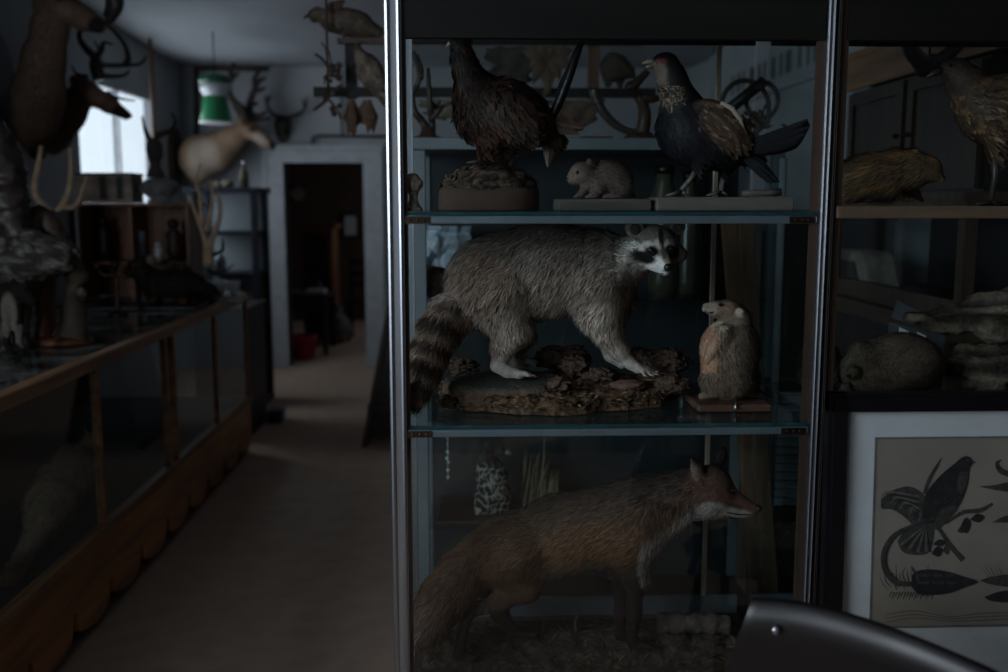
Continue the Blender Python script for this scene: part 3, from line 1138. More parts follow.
# ================================================================== RACCOON
BOXM = ((xl + .010, YC0 + .006, 0), (xr - .010, YC1 - .03, 9))
BOXR = ((xr + .018 + .010, YC0 + .03, 0), (xr + 1.0, YC1 - .03, 9))
def rac_col(V):
    u, v, w = V[:, 0], V[:, 1], V[:, 2]
    t = np.clip((v - 228) / 96, 0, 1) ** 1.2
    C = cc((70, 62, 55))[None] * (1 - t[:, None]) + cc((150, 134, 122))[None] * t[:, None]
    C = mixc(C, (122, 96, 80), gauss(V, (486, 280), (30, 26), 0) * .45)
    C = mixc(C, (64, 56, 52), gauss(V, (560, 228), (80, 18)) * .55)
    C = mixc(C, (176, 164, 152), gauss(V, (524, 335), (22, 34)) * .5)
    C = mixc(C, (176, 162, 150), gauss(V, (610, 335), (26, 40)) * .55)
    leg = np.clip((v - 350) / 14, 0, 1) * (u > 470)
    C = mixc(C, (170, 158, 150), leg)
    C = mixc(C, (112, 82, 74), gauss(V, (490, 352), (9, 12)) * .6)
    # head
    hd = (u > 612) & (v < 284)
    f = gauss(V, (650, 252), (36, 30)) * hd
    C = mixc(C, (112, 104, 98), f)
    C = mixc(C, (176, 166, 154), gauss(V, (621, 262), (6, 17), 12) * hd * .75)
    C = mixc(C, (196, 188, 180), gauss(V, (634, 250.5), (8.5, 5.2), 15) * hd)
    C = mixc(C, (190, 184, 178), gauss(V, (647, 247.5), (7, 3.2), 14) * hd)
    C = mixc(C, (190, 176, 168), gauss(V, (655.5, 247), (2.9, 5.4), -20) * hd)
    C = mixc(C, (186, 176, 170), gauss(V, (664, 247), (2.2, 4.4), 8) * hd)
    C = mixc(C, (170, 156, 150), gauss(V, (671, 245), (5.5, 3.6), -25) * hd)
    C = mixc(C, (206, 202, 198), gauss(V, (655, 267), (8.5, 8), -25) * hd)
    C = mixc(C, (206, 200, 194), gauss(V, (641, 269), (10, 3.2), 8) * hd)
    C = mixc(C, (206, 202, 198), gauss(V, (660, 275.5), (7, 2.2), 12) * hd)
    C = mixc(C, (150, 132, 116), gauss(V, (664, 259), (5, 8), -20) * hd * .9)
    C = mixc(C, (22, 21, 24), gauss(V, (642, 259.5), (12.5, 5.4), 18) * hd)
    C = mixc(C, (22, 21, 24), gauss(V, (649.5, 254), (6.2, 5.5), 0) * hd)
    C = mixc(C, (26, 24, 26), gauss(V, (670.8, 255.5), (6.2, 5.6), -10) * hd)
    C = mixc(C, (22, 21, 24), gauss(V, (667, 252), (4.4, 4.6), 0) * hd)
    C = mixc(C, (36, 33, 34), gauss(V, (658.5, 240), (2.6, 10), -6) * hd)
    C = mixc(C, (44, 38, 36), gauss(V, (661.5, 255), (2.4, 7), -8) * hd * .8)
    C = mixc(C, (40, 34, 32), gauss(V, (634, 268), (9, 2.6), 10) * hd * .7)
    # tail rings
    tl = (u < 470) & (v > 296)
    a = (v - 300) + (u - 462) * -.35
    ring = np.clip(.5 + 1.4 * np.sin(2 * PI * (a - 2) / 23.0), 0, 1)
    Ct = cc((52, 39, 33))[None] * ring[:, None] + cc((118, 100, 86))[None] * (1 - ring[:, None])
    m = tl * np.clip((470 - u) / 8, 0, 1) * np.clip((v - 298) / 8, 0, 1)
    C = C * (1 - m[:, None]) + Ct * m[:, None]
    C = mixc(C, (46, 36, 32), np.clip((v - 396) / 6, 0, 1) * (u < 436))
    return C


rc = Body(2.42, 560, 378, 1.6)
rc.chain([(493, 285, 0, 44), (545, 270, 0, 43), (596, 275, 0, 39)], 12)
rc.chain([(600, 270, 0, 35), (627, 262, -6, 22)], 12)
rc.ell((650, 250, -12), (24, 22.5, 22), 6)
rc.ell((657, 256, -23), (15, 12, 13), 6)
rc.cap((658, 262, -28, 10), (665, 269.5, -41, 6.2), 5)
rc.cap((655, 268, -25, 7), (663, 273.5, -36, 4.2), 4)
rc.ell((631, 262, -20), (12, 11, 10), 8).ell((676.5, 257, -10), (8, 8.5, 8), 8)
rc.ell((632, 231.5, -23), (9.4, 9.0, 3.4), 2.5).ell((674.5, 230.2, -9), (8.0, 8.2, 3.4), 2.5)
rc.chain([(499, 298, -20, 37), (511, 328, -25, 18.5), (503, 348, -26, 10), (498, 364, -26, 6.4)], 9)
rc.chain([(497, 366, -26, 6.2), (507, 371.5, -27, 5.4), (520, 374.5, -29, 4.6)], 4)
for k, (eu, ew) in enumerate(((529, -35), (533, -31.5), (534, -28), (531, -24.5))):
    rc.chain([(519, 374, -29 + (k - 1.5) * 2.2, 3.0), ((519 + eu) / 2 + 1, 373.6, (ew - 29) / 2 + (k - 1.5), 2.3), (eu, 376, ew, 1.5)], 1.5)
rc.chain([(505, 300, 22, 34), (518, 335, 22, 15), (512, 356, 22, 8), (516, 361, 22, 6), (526, 362, 20, 5)], 9)
for k in range(4):
    rc.chain([(525, 362.5, 17 + k * 2, 2.4), (530, 361.5, 16 + k * 2.4, 2), (535, 364.5, 15.5 + k * 2.6, 1.3)], 1.4)
rc.chain([(595, 288, -20, 30), (599, 314, -23, 19), (607, 334, -25, 11.5), (618, 350, -26, 7.6), (630, 363.5, -27, 5.6)], 9)
rc.chain([(630, 363.5, -27, 5.6), (638, 369, -28, 5.4)], 4)
for k, (eu, ev, ew) in enumerate(((645, 377, -36), (652, 376.5, -33), (656, 375.5, -29), (656, 373, -25), (648, 371, -21))):
    rc.chain([(638, 368.5, -28 + (2 - k) * -2.0, 3.2), ((638 + eu) / 2 + 1, (368 + ev) / 2 - 1.2, (ew - 28) / 2 + (2 - k) * -.8, 2.3), (eu, ev, ew, 1.3)], 1.5)
rc.chain([(606, 298, 20, 28), (607, 332, 19, 13), (612, 354, 18, 7), (622, 364, 17, 5.5)], 9)
for k in range(4):
    rc.chain([(621, 364, 14 + k * 2, 2.6), (627, 364, 12 + k * 3, 2), (633, 367, 11 + k * 3.4, 1.3)], 1.4)
rc.chain([(470, 303, 0, 19), (455, 314, -18, 19), (441, 331, -36, 18), (431, 352, -46, 16.5), (423.5, 373, -62, 14), (418, 390, -74, 10.5), (416.5, 401, -80, 6)], 7)
raccoon = rc.build('raccoon', M['pelt'], rac_col)
tag(raccoon, 'stuffed grey raccoon with black mask and ringed tail on the middle glass shelf', 'raccoon')


def rac_len(p):
    u, v = p[:, 0], p[:, 1]
    L = np.full(len(p), 12.5)
    L = np.where((u > 615) & (v < 285), 5.0, L)
    L = np.where((u > 638) & (v < 285) & (v > 234), 2.2, L)
    L = np.where((u > 654) & (v > 262) & (v < 285), 0.0, L)
    L = np.where((v < 241) & (u > 622), 2.0, L)
    L = np.where((u > 470) & (v > 318), np.clip(12.5 - (v - 318) * .24, 1.4, 12.5), L)
    L = np.where((u > 470) & (v > 368), 0.0, L)
    L = np.where((u < 468) & (v > 300), 11.0, L)
    for e in ((649, 253), (668.5, 251)):
        L = np.where(np.hypot(u - e[0], v - e[1]) < 3.8, 0, L)
    return L


def rac_flow(p):
    u, v, w = p[:, 0], p[:, 1], p[:, 2]
    d = np.stack([np.full(len(p), -.55), np.full(len(p), .75), 0 * u], 1)
    lo = np.clip((v - 300) / 40, 0, 1)[:, None]
    d = d * (1 - lo) + np.array([.12, 1, 0]) * lo
    hd = ((u > 612) & (v < 288))[:, None]
    d = np.where(hd, np.stack([u - 664, v - 262, w + 38], 1) / 25, d)
    tl = ((u < 466) & (v > 300))[:, None]
    return np.where(tl, np.array([-.5, .8, -.15]), d)


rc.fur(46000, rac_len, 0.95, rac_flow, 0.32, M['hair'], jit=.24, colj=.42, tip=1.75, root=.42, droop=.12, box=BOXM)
for (e, q) in (((649.0, 253, -38.6), 3.2), ((668.6, 251.2, -31.3), 3.0)):
    rc.ballpart('eye', e, q, M['eye'])
rc.ballpart('nose', (666.2, 269.6, -44.5), (4.8, 4.0, 4.2), M['nose'])
mb = MB()
rc.tubepart('', [(645, 271.5, -30.5, .55), (651, 274, -35, .6), (658, 276, -38.5, .6), (665, 275.5, -42, .5)], None, 5, None, mb)
mb.build('mouth', M['nose'], raccoon, True)
for (cu, cv, cw, r) in ((632.6, 232.6, -26.0, 5.6), (674.2, 231.2, -12.0, 4.8)):
    rc.ballpart('inner_ear', (cu, cv, cw), (r, r, 1.3), plain('dark_inner_ear', (48, 44, 42), .9) if cu < 650 else bpy.data.materials['dark_inner_ear'])
mb = MB()
for k, (eu, ev, ew) in enumerate(((645, 377, -36), (652, 376.5, -33), (656, 375.5, -29), (656, 373, -25), (529, 376, -35), (533, 376, -31.5), (534, 376, -28), (531, 376, -24.5))):
    rc.tubepart('claw', [(eu - .6, ev - .6, ew, 1.0), (eu + 1.4, ev - .6, ew - .5, .8), (eu + 2.8, ev + .9, ew - .8, .2)], M['claw'], 5)

# diorama base under the raccoon
zs2 = z2 + .001
bc = np.array(((P(430, 400, 2.42)[0] + P(690, 400, 2.42)[0]) / 2 - .012, 2.425, zs2))
dio = thing('diorama_base', bc, 'crusty brown bark and earth diorama base under the raccoon', 'base')
nr, na = 70, 260
V, F = [], []
rx, ry = .285, .165
for i in range(nr + 1):
    for k in range(na):
        a = 2 * PI * k / na
        t = i / nr
        t = .86 * t / .5 if t < .5 else .86 + .14 * (t - .5) / .5
        o_ = 1 + .07 * math.sin(3 * a + 1) + .05 * math.sin(7 * a) + .03 * math.sin(13 * a + 2)
        rr = min(t / .86, 1.0) * o_
        V.append((rx * rr * math.cos(a) * (1 if math.cos(a) > 0 else 1.0), ry * rr * math.sin(a), t))
V = np.array(V)
T = V[:, 2].copy()
X, Y = V[:, 0], V[:, 1]
hgt = .036 + .012 * np.clip(Y / ry + .3, 0, 1) + .012 * np.exp(-((X - .12) ** 2 / .02 + (Y - .03) ** 2 / .01))
n1 = fbm(np.stack([X * 28, Y * 28, 0 * X + 3], 1), 4) - .5
n2 = fbm(np.stack([X * 90, Y * 90, 0 * X + 9], 1), 3) - .5
top = hgt + .028 * n1 + .012 * n2
edge = np.clip((1 - T) / .14, 0, 1)
V[:, 2] = np.maximum(top * edge ** .5, 0) + (edge <= 0) * 0
wob = np.where(edge < 1, n1 * .018, 0)
V[:, 0] += wob * X / rx
V[:, 1] += wob * Y / ry
cen_ = np.array((0, 0, .02))
d_ = V - cen_
d_ /= np.linalg.norm(d_, axis=1)[:, None]
V = V + d_ * (((fbm(V * 75 + 11, 4) - .55) * .034 + (fbm(V * 210 + 5, 2) - .5) * .010) * (T < .999))[:, None]
V[:, 2] = np.maximum(V[:, 2], 0)
V = V + bc
n2 = fbm(V * 130, 3) - .5
F = [(i * na + k, i * na + (k + 1) % na, (i + 1) * na + (k + 1) % na, (i + 1) * na + k) for i in range(nr) for k in range(na)]
F = [tuple(reversed(f)) for f in F] + [tuple((nr) * na + k for k in range(na))]
F = [f[::-1] for f in F]
cl = mixc(np.tile(cc((58, 46, 38)), (len(V), 1)), (112, 86, 64), np.clip((n2 + .12) * 5, 0, 1) * .7)
soil = link_mesh('soil', V, F, M['rough'], dio, True, None, None, cl)
sel = RNG.choice(np.where(T < .985)[0], 1500)
pts = V[sel] + RNG.normal(0, .003, (1500, 3)) * (1, 1, .4)
nrm = np.tile((0, -.5, .86), (1500, 1))
slivers('leaf_litter', pts, nrm, 1500, .015, [(116, 88, 66), (88, 68, 52), (66, 50, 40), (140, 112, 84), (48, 38, 32), (92, 64, 50)], M['rough'], dio, 2.6, .4)
# flat bark slab
sl = P(506, 379, 2.36)
prof = [(0.02, -.046), (.92, -.046), (1.0, -.04), (1.01, -.032), (1.0, -.024), (1.0, -.016), (.99, -.009), (.96, -.002), (.85, 0), (.7, .001), (.5, .0015), (.25, .002), (.0, .002)]
n = 140
V, F = [], []
for r, z in prof:
    for k in range(n):
        a = 2 * PI * k / n
        w = 1 + .05 * math.sin(2 * a + .5) + .03 * math.sin(5 * a) + .02 * math.sin(11 * a)
        V.append((sl[0] + .147 * r * w * math.cos(a), 2.392 + .102 * r * w * math.sin(a), sl[2] + z))
V = np.array(V)
V[:, :2] += ((fbm(V * 40, 3) - .5) * .016)[:, None] + np.where(V[:, 2] < sl[2] - .006, (fbm(V * np.array((120, 120, 60)), 3) - .5) * .014, 0)[:, None]
V[:, 2] += (fbm(V * 30 + 5, 3) - .5) * .004
F = [(i * n + k, i * n + (k + 1) % n, (i + 1) * n + (k + 1) % n, (i + 1) * n + k) for i in range(len(prof) - 1) for k in range(n)] + [tuple(range(n - 1, -1, -1)), tuple((len(prof) - 1) * n + k for k in range(n))]
V[:, 2] += -.005 + (V[:, 1] - 2.392) * .08
V[:, 2] = np.maximum(V[:, 2], zs2 + .003)
cl = np.where((V[:, 2] > sl[2] - .016)[:, None], cc((78, 72, 68)), cc((96, 76, 62)))
link_mesh('bark_slab', V, F, M['rough'], dio, True, None, None, cl)
M['crust'] = plain('crusty_bark', (82, 66, 56), .95, 0, .45, 55, 1.0, .1, None, .004)
M['ruststone'] = plain('rust_brown_stone', (108, 80, 70), .75, 0, .3, 30, .5, .3)
for (px, py, Y, r, mt, sd) in ((628, 385, 2.355, (.042, .03, .013), 'ruststone', 1), (600, 376, 2.42, (.04, .036, .02), 'crust', 2), (575, 366, 2.46, (.036, .04, .026), 'crust', 3),
                              (668, 362, 2.47, (.05, .05, .032), 'crust', 4), (672, 384, 2.36, (.04, .035, .022), 'crust', 5), (560, 384, 2.33, (.028, .025, .018), 'crust', 6),
                              (462, 366, 2.53, (.04, .03, .02), 'crust', 7), (562, 358, 2.54, (.07, .028, .03), 'crust', 8), (640, 360, 2.52, (.05, .03, .03), 'crust', 9), (450, 402, 2.33, (.03, .03, .014), 'crust', 10)):
    rock('stone' if mt == 'ruststone' else 'bark_lump', P(px, py, Y), r, M[mt], dio, .3 if mt == 'ruststone' else .62, 2.4 if mt == 'ruststone' else 3.6, 44, sd, zs2)

# ================================================================== FOX
def fox_col(V):
    u, v, w = V[:, 0], V[:, 1], V[:, 2]
    C = np.tile(cc((112, 82, 60)), (len(V), 1))
    C = mixc(C, (140, 102, 70), gauss(V, (600, 550), (60, 26)) * .7)
    back = np.clip((505 + (640 - u) * .13 - v + 22) / 34, 0, 1) * (u < 690)
    C = mixc(C, (84, 74, 66), back * .9)
    C = mixc(C, (104, 74, 54), gauss(V, (505, 560), (45, 40)) * .6)
    C = mixc(C, (120, 102, 86), np.clip((v - 562) / 8, 0, 1) * ((u > 540) & (u < 612)))
    leg = np.clip((v - 588) / 26, 0, 1) * (u > 452)
    C = mixc(C, (50, 36, 30), leg * (u < 600) * .9)
    C = mixc(C, (36, 28, 27), np.clip((v - 556) / 26, 0, 1) * (u > 606))
    th = ((v - 505) - (690 - u) * .62 > 0) & (u > 640) & (u < 708)
    C = mixc(C, (196, 188, 178), np.clip(((v - 503) - (695 - u) * .74 + 2) / 7, 0, 1) * ((u > 640) & (u < 712) & (v < 590)))
    hd = (u > 682) & (v < 535)
    C = mixc(C, (112, 82, 66), gauss(V, (706, 490), (28, 26)) * hd)
    C = mixc(C, (196, 188, 178), gauss(V, (706, 516), (17, 8.5), -4) * hd)
    C = mixc(C, (190, 182, 174), gauss(V, (733, 517.5), (15, 4.6), 10) * hd)
    C = mixc(C, (118, 84, 68), gauss(V, (736, 507), (20, 6), 22) * hd)
    C = mixc(C, (70, 48, 40), gauss(V, (733, 512.5), (7, 2.4), 20) * hd * .6)
    C = mixc(C, (56, 42, 36), gauss(V, (727, 497), (5, 3), 25) * hd * .8)
    C = mixc(C, (170, 150, 136), gauss(V, (690, 479), (3.0, 9), -20) * (w < -10) * hd * .7)
    C = mixc(C, (62, 48, 42), (u > 706) * np.clip((474 - v) / 5, 0, 1))
    tl = (u < 486) & (v > 556) & ~((u > 451) & (v > 604))
    tt = np.clip((486 - u) / 20, 0, 1) * tl
    C = mixc(C, (106, 78, 60), tt)
    C = mixc(C, (146, 124, 112), tt * np.clip((v - 596) / 40, 0, 1) * .8)
    return C


fx = Body(2.42, 590, 655, 1.6)
fx.chain([(508, 554, 0, 35), (560, 536, 0, 34), (624, 526, 0, 38)], 12)
fx.chain([(648, 512, 0, 31), (690, 497, -4, 22)], 12)
fx.ell((706, 493, -5), (22, 21, 20), 6)
fx.cap((720, 502, -7, 13), (748, 514, -9, 6), 7)
fx.cap((712, 514, -6, 10), (742, 520, -8, 3.2), 4)
fx.ell((699, 511, -14), (15, 12, 9), 7)
fx.chain([(696, 484, -14, 7.5), (692, 476, -15, 6.0), (687, 467, -16, 2.2)], 2.5)
fx.ell((716, 463, 9), (5.5, 10, 3.4), 3, 14)
fx.chain([(480, 551, 0, 17), (463, 574, -10, 21), (448, 597, -20, 22), (432, 618, -32, 18.5), (421, 632, -42, 9)], 8)
fx.chain([(514, 558, -16, 34), (526, 586, -19, 14), (500, 602, -19, 7.6), (470, 611, -18, 5.6)], 9)
fx.chain([(469, 612, -18, 6.4), (463, 632, -18, 5.2), (460, 652, -18, 5.6)], 4)
fx.chain([(460, 654, -18, 5.4), (470, 656.5, -20, 4.6)], 3)
fx.chain([(502, 588, 18, 17), (499, 610, 18, 8), (513, 628, 16, 5.4)], 7)
fx.chain([(513, 630, 16, 5), (530, 633, 15, 4.2)], 3)
fx.chain([(630, 540, -14, 24), (634, 578, -13, 11), (633, 612, -8, 6.4), (632, 640, -5, 5.6)], 9)
fx.chain([(633, 645, -5, 5.6), (644, 647, -7, 4.6)], 3)
fx.chain([(618, 542, 14, 22), (621, 582, 13, 9.5), (620, 612, 14, 5.6), (619, 634, 14, 5)], 8)
fx.chain([(620, 636, 14, 5), (630, 638, 13, 4)], 3)
for (u0, v0, w0, n0) in ((470, 656.5, -20, 4), (530, 633, 15, 4), (644, 647, -7, 4), (630, 638, 13, 4)):
    for k in range(4):
        dw = (k - 1.5) * 2.5
        fx.chain([(u0 - 1, v0 + .3, w0 + dw * .8, 2.6), (u0 + 6 - abs(k - 1.5), v0 + .2, w0 + dw, 2.4), (u0 + 9.5 - abs(k - 1.5), v0 + 1.8, w0 + dw, 1.6)], 1.3)
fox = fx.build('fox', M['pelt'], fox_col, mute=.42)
tag(fox, 'stuffed red fox walking to the side in the bottom of the glass cabinet', 'fox')


def fox_len(p):
    u, v = p[:, 0], p[:, 1]
    L = np.full(len(p), 10.0)
    L = np.where((u > 640) & (u < 700) & (v > 515), 11.0, L)
    L = np.where((u > 690) & (v < 535), 4.0, L)
    L = np.where((u > 715) & (v < 535), 2.2, L)
    L = np.where((u > 736) & (v < 535), 1.2, L)
    L = np.where((v < 482) & (u > 684), 2.5, L)
    L = np.where((u > 490) & (v > 578), 3.0, L)
    L = np.where((u > 452) & (v > 606), 2.0, L)
    L = np.where((v > 636) & (u > 452), 0.0, L)
    L = np.where((u < 484) & (v > 552) & (v - 552 > (484 - u) * .3) & ~((u > 452) & (v > 606)), 13.0, L)
    return L


def fox_flow(p):
    u, v, w = p[:, 0], p[:, 1], p[:, 2]
    d = np.tile(np.array([-.8, .5, 0.]), (len(p), 1))
    d = np.where(((u > 700) & (v < 535))[:, None], np.array([-1, .15, .1]), d)
    d = np.where(((v > 580) & (u > 484))[:, None], np.array([-.1, 1, 0.]), d)
    d = np.where(((u > 640) & (u < 700) & (v > 505))[:, None], np.array([-.35, 1, 0.]), d)
    return np.where(((u < 482) & (v > 556))[:, None], np.array([-.62, .78, -.1]), d)


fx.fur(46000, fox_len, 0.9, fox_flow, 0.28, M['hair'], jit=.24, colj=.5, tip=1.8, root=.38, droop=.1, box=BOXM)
fx.ballpart('eye', (728, 496.5, -22), (2.5, 2.2, 2.0), M['eye'])
fx.ballpart('eye', (729, 496, 8.5), (2.5, 2.2, 2.0), M['eye'])
fx.ballpart('nose', (754, 513.6, -9.5), (4.2, 3.8, 5.0), M['nose'])
fx.tubepart('mouth', [(723, 517.5, -17.5, .6), (733, 519.5, -15.5, .6), (743, 520, -13.5, .6), (750, 518.5, -11, .5)], M['nose'], 5)
fx.ballpart('inner_ear', (691.5, 478, -20.2), (2.6, 5.6, 1.2), plain('pale_inner_ear', (92, 82, 76), .9)).rotation_euler = (0, 0, 0)

# ground in the bottom of the cabinet
zd = z3 - .006
gx0, gx1, gy0, gy1 = xl + .035, xr - .035, YC0 + .04, YC1 - .06
nx, ny = 150, 70
xs, ys = np.linspace(gx0, gx1, nx + 1), np.linspace(gy0, gy1, ny + 1)
GX, GY = np.meshgrid(xs, ys)


def ground_z(x, y):
    base = zd + np.where(y < 2.49, np.maximum(.012 + (y - 2.37) * .22, .006), np.maximum(.0384 - (y - 2.49) * .24, .008))
    n = fbm(np.stack([x * 30, y * 30, 0 * x], -1).reshape(-1, 3), 4).reshape(np.shape(x)) - .62
    return base - .003 + np.minimum(.022 * n, .0015)


GZ = ground_z(GX, GY)
e = np.minimum.reduce([GX - gx0, gx1 - GX, GY - gy0, gy1 - GY])
GZ = np.where(e < 1e-6, zd + .002, np.maximum(GZ, zd + .003))
V = np.stack([GX, GY, GZ], -1).reshape(-1, 3)
F = [(j * (nx + 1) + i, j * (nx + 1) + i + 1, (j + 1) * (nx + 1) + i + 1, (j + 1) * (nx + 1) + i) for j in range(ny) for i in range(nx)]
F.append(tuple([j * (nx + 1) for j in range(ny + 1)][::-1] + [])) if False else None
gr = thing('diorama_ground', (float((gx0 + gx1) / 2), float((gy0 + gy1) / 2), zd), 'dark earth and straw ground spread under the fox', 'base')
gc = mixc(np.tile(cc((48, 41, 36)), (len(V), 1)), (74, 64, 52), np.clip(fbm(V * 60, 3) * 3 - 1.3, 0, 1))
link_mesh('soil', V, [f for f in F if f], M['rough'], gr, True, None, None, gc)
N = 1000
px_, py_ = RNG.uniform(gx0 + .02, gx1 - .02, N), RNG.uniform(gy0 + .02, gy1 - .02, N)
pts = np.stack([px_, py_, ground_z(px_, py_) + .002], 1)
slivers('straw', pts, np.tile((0, -.2, .98), (N, 1)), N, .034, [(70, 58, 46), (54, 45, 37), (42, 36, 30), (92, 78, 62), (50, 40, 32)], M['rough'], gr, 9.0, .16)
lg0, lg1 = P(658, 622, 2.48), P(728, 620, 2.48)
lgz = ground_z(np.array([lg0[0]]), np.array([2.48]))[0]
mb = MB()
pp = sm([(lg0[0], 2.49, lgz + .022), ((lg0[0] + lg1[0]) / 2, 2.475, lgz + .026), (lg1[0], 2.47, lgz + .022)], 8)
mb.tube(pp, .026 + .003 * np.sin(np.arange(len(pp)) * 1.7), 18)
v = np.array(mb.v)
v += ((fbm(v * 50, 3) - .5) * .01)[:, None]
link_mesh('log', v, mb.f, plain('dark_bark', (62, 54, 48), .9, 0, .4, 40, .9), gr, True)
tw = P(577, 612, 2.5)
mb = MB()
tz = ground_z(np.array([tw[0]]), np.array([2.5]))[0]
mb.tube(sm([(tw[0], 2.5, tz), (tw[0] - .004, 2.5, tz + .03), (tw[0] + .003, 2.495, tz + .06), (tw[0] - .003, 2.5, tz + .085)], 4), [.006] * 5 + [.004] * 5 + [.002] * 3, 7)
mb.build('twig', M['dkwood'], gr, True)

# ================================================================== upright rodent
def mar_col(V):
    u, v, w = V[:, 0], V[:, 1], V[:, 2]
    C = np.tile(cc((112, 96, 82)), (len(V), 1))
    C = mixc(C, (84, 70, 60), np.clip((u - 735) / 18, 0, 1) * .7)
    fr = np.clip((720 - u) / 8, 0, 1) * (v > 322) * (v < 372)
    C = mixc(C, (162, 122, 98), fr)
    C = mixc(C, (178, 160, 140), gauss(V, (717, 327), (8, 4)) * .8)
    C = mixc(C, (178, 146, 122), gauss(V, (707, 352), (8, 12)) * .7)
    C = mixc(C, (142, 126, 114), gauss(V, (706, 310), (8, 8)) * .7)
    C = mixc(C, (120, 88, 66), gauss(V, (729, 307), (9, 4)) * .6)
    C = mixc(C, (70, 58, 50), gauss(V, (722, 301), (14, 3)) * .6)
    return mixc(C, (170, 150, 134), gauss(V, (737, 314), (5.4, 5)) * (V[:, 2] < -11.5))


mr_ = Body(2.34, 730, 399, 1.2)
mr_.chain([(728, 374, 0, 27), (729, 346, 0, 25), (733, 322, 0, 15)], 8)
mr_.ell((716, 378, -13), (15, 18, 12), 6).ell((743, 378, 4), (14, 17, 16), 6).ell((714, 350, -2), (13, 22, 18), 8)
mr_.chain([(733, 320, 0, 14), (726, 312, -2, 11)], 5)
mr_.ell((723, 311, -2), (15, 9.5, 10.5), 4).chain([(712, 310, -3, 8), (704, 309, -3, 5)], 4)
mr_.ell((737, 314, -13), (4.8, 4.6, 2.2), 1.2).ell((737, 311, 8), (4, 4, 2), 1.5)
mr_.chain([(722, 334, -17, 8), (711, 350, -19, 5), (706, 360, -16, 3.4)], 3)
mr_.chain([(718, 334, 14, 8), (708, 350, 14, 5), (703, 360, 12, 3.4)], 3)
mr_.chain([(714, 393, -14, 5), (702, 396, -15, 3.6)], 3).chain([(714, 393, 10, 5), (702, 396, 10, 3.6)], 3)
mr_.chain([(748, 390, 4, 7), (762, 396, 8, 3)], 4)
mar = mr_.build('upright_rodent', M['pelt'], mar_col, floor_v=398.6)
tag(mar, 'small stuffed brown rodent standing upright on a wooden plinth beside the raccoon', 'rodent')


def mar_len(p):
    u, v = p[:, 0], p[:, 1]
    L = np.full(len(p), 8.0)
    L = np.where(v < 324, 2.6, L)
    L = np.where((u < 712) & (v < 320), 1.2, L)
    L = np.where((u < 716) & (v > 322) & (v < 372), 3.5, L)
    L = np.where(np.hypot(u - 718, v - 306) < 3.2, 0, L)
    return np.where(v > 391, 0, L)


mr_.fur(13000, mar_len, .8, lambda p: np.where((p[:, 1] < 322)[:, None], np.array([1, .1, 0]), np.array([.25, 1, 0.])), .4, M['hair'], jit=.3, colj=.35, tip=1.5, root=.55, droop=.1)
mr_.ballpart('eye', (718, 306, -11.9), 1.9, M['eye'])
mr_.ballpart('nose', (700.5, 308, -3), (1.8, 2, 2.4), M['nose'])
mr_.tubepart('mouth', [(702, 313, -8, .5), (707, 314, -10, .5), (711, 313, -10.5, .4)], M['nose'], 5)
pa, pb_ = P(697, 399, 2.28), P(771, 412, 2.28)
MB().box((pa[0], 2.27, z2), (pb_[0], 2.42, P(720, 399, 2.34)[2])).build('plinth', M['plaque'], mar, False, None, .006)
mr_.tubepart('mounting_rod', [(736, 396, -20, 1.2), (736, 403, -28, 1.2), (736, 409, -33, 1.4)], M['steel'], 6)

# ================================================================== small pale rodent
def sr_col(V):
    C = np.tile(cc((132, 116, 104)), (len(V), 1))
    C = mixc(C, (156, 136, 122), gauss(V, (574, 178), (10, 10)) * .8)
    return mixc(C, (104, 94, 84), np.clip((172 - V[:, 1]) / 12, 0, 1) * .6)


sr = Body(2.36, 600, 198, .8)
sr.ell((608, 180, 0), (24, 19, 16), 6).ell((621, 187, -8), (11, 11.5, 8), 4).ell((582, 174, -5), (13, 12, 11), 6).ell((573, 179, -6), (6, 6, 6), 4).ell((594, 184, -2), (12, 12, 12), 5)
sr.chain([(586, 187, -8, 5), (581, 194, -9, 2.8), (575, 197, -10, 1.8)], 3).chain([(598, 188, -11, 6), (594, 195, -12, 3), (587, 197, -13, 2)], 3)
sr.chain([(617, 196, -11, 2.6), (604, 197, -12, 2.0)], 3).ell((589, 162.6, -9), (3.4, 4.2, 1.6), 1)
sr.chain([(629, 192, 0, 3), (634, 197, 0, 1.4)], 2)
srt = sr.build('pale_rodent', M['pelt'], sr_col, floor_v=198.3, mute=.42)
tag(srt, 'small pale stuffed rodent crouching on a plank on the top glass shelf', 'rodent')
sr.fur(8000, lambda p: np.where(p[:, 1] > 195, 0, np.where(p[:, 0] < 590, 2.2, 5.0)), .7, (1, .5, 0), .4, M['hair'], jit=.35, colj=.45, tip=1.8, root=.4)
sr.ballpart('eye', (577.5, 172.5, -14.2), 1.9, M['eye'])
sr.ballpart('nose', (568, 178.5, -8), (1.5, 1.3, 1.6), M['nose'])
MB().box((P(557, 205, 2.3)[0], 2.28, z1), (P(650, 205, 2.3)[0], 2.42, P(600, 199, 2.36)[2])).build('plank', M['grwood'], srt, False, None, .004)

# ================================================================== brown game bird on a domed base
def bb_col(V):
    u, v = V[:, 0], V[:, 1]
    C = np.tile(cc((66, 46, 36)), (len(V), 1))
    C = mixc(C, (40, 30, 26), np.clip((100 - v) / 40, 0, 1))
    C = mixc(C, (92, 58, 46), gauss(V, (484, 138), (20, 20)) * .8)
    return mixc(C, (104, 78, 58), (fbm(V * .12 + 4, 3) > .56) * .6)


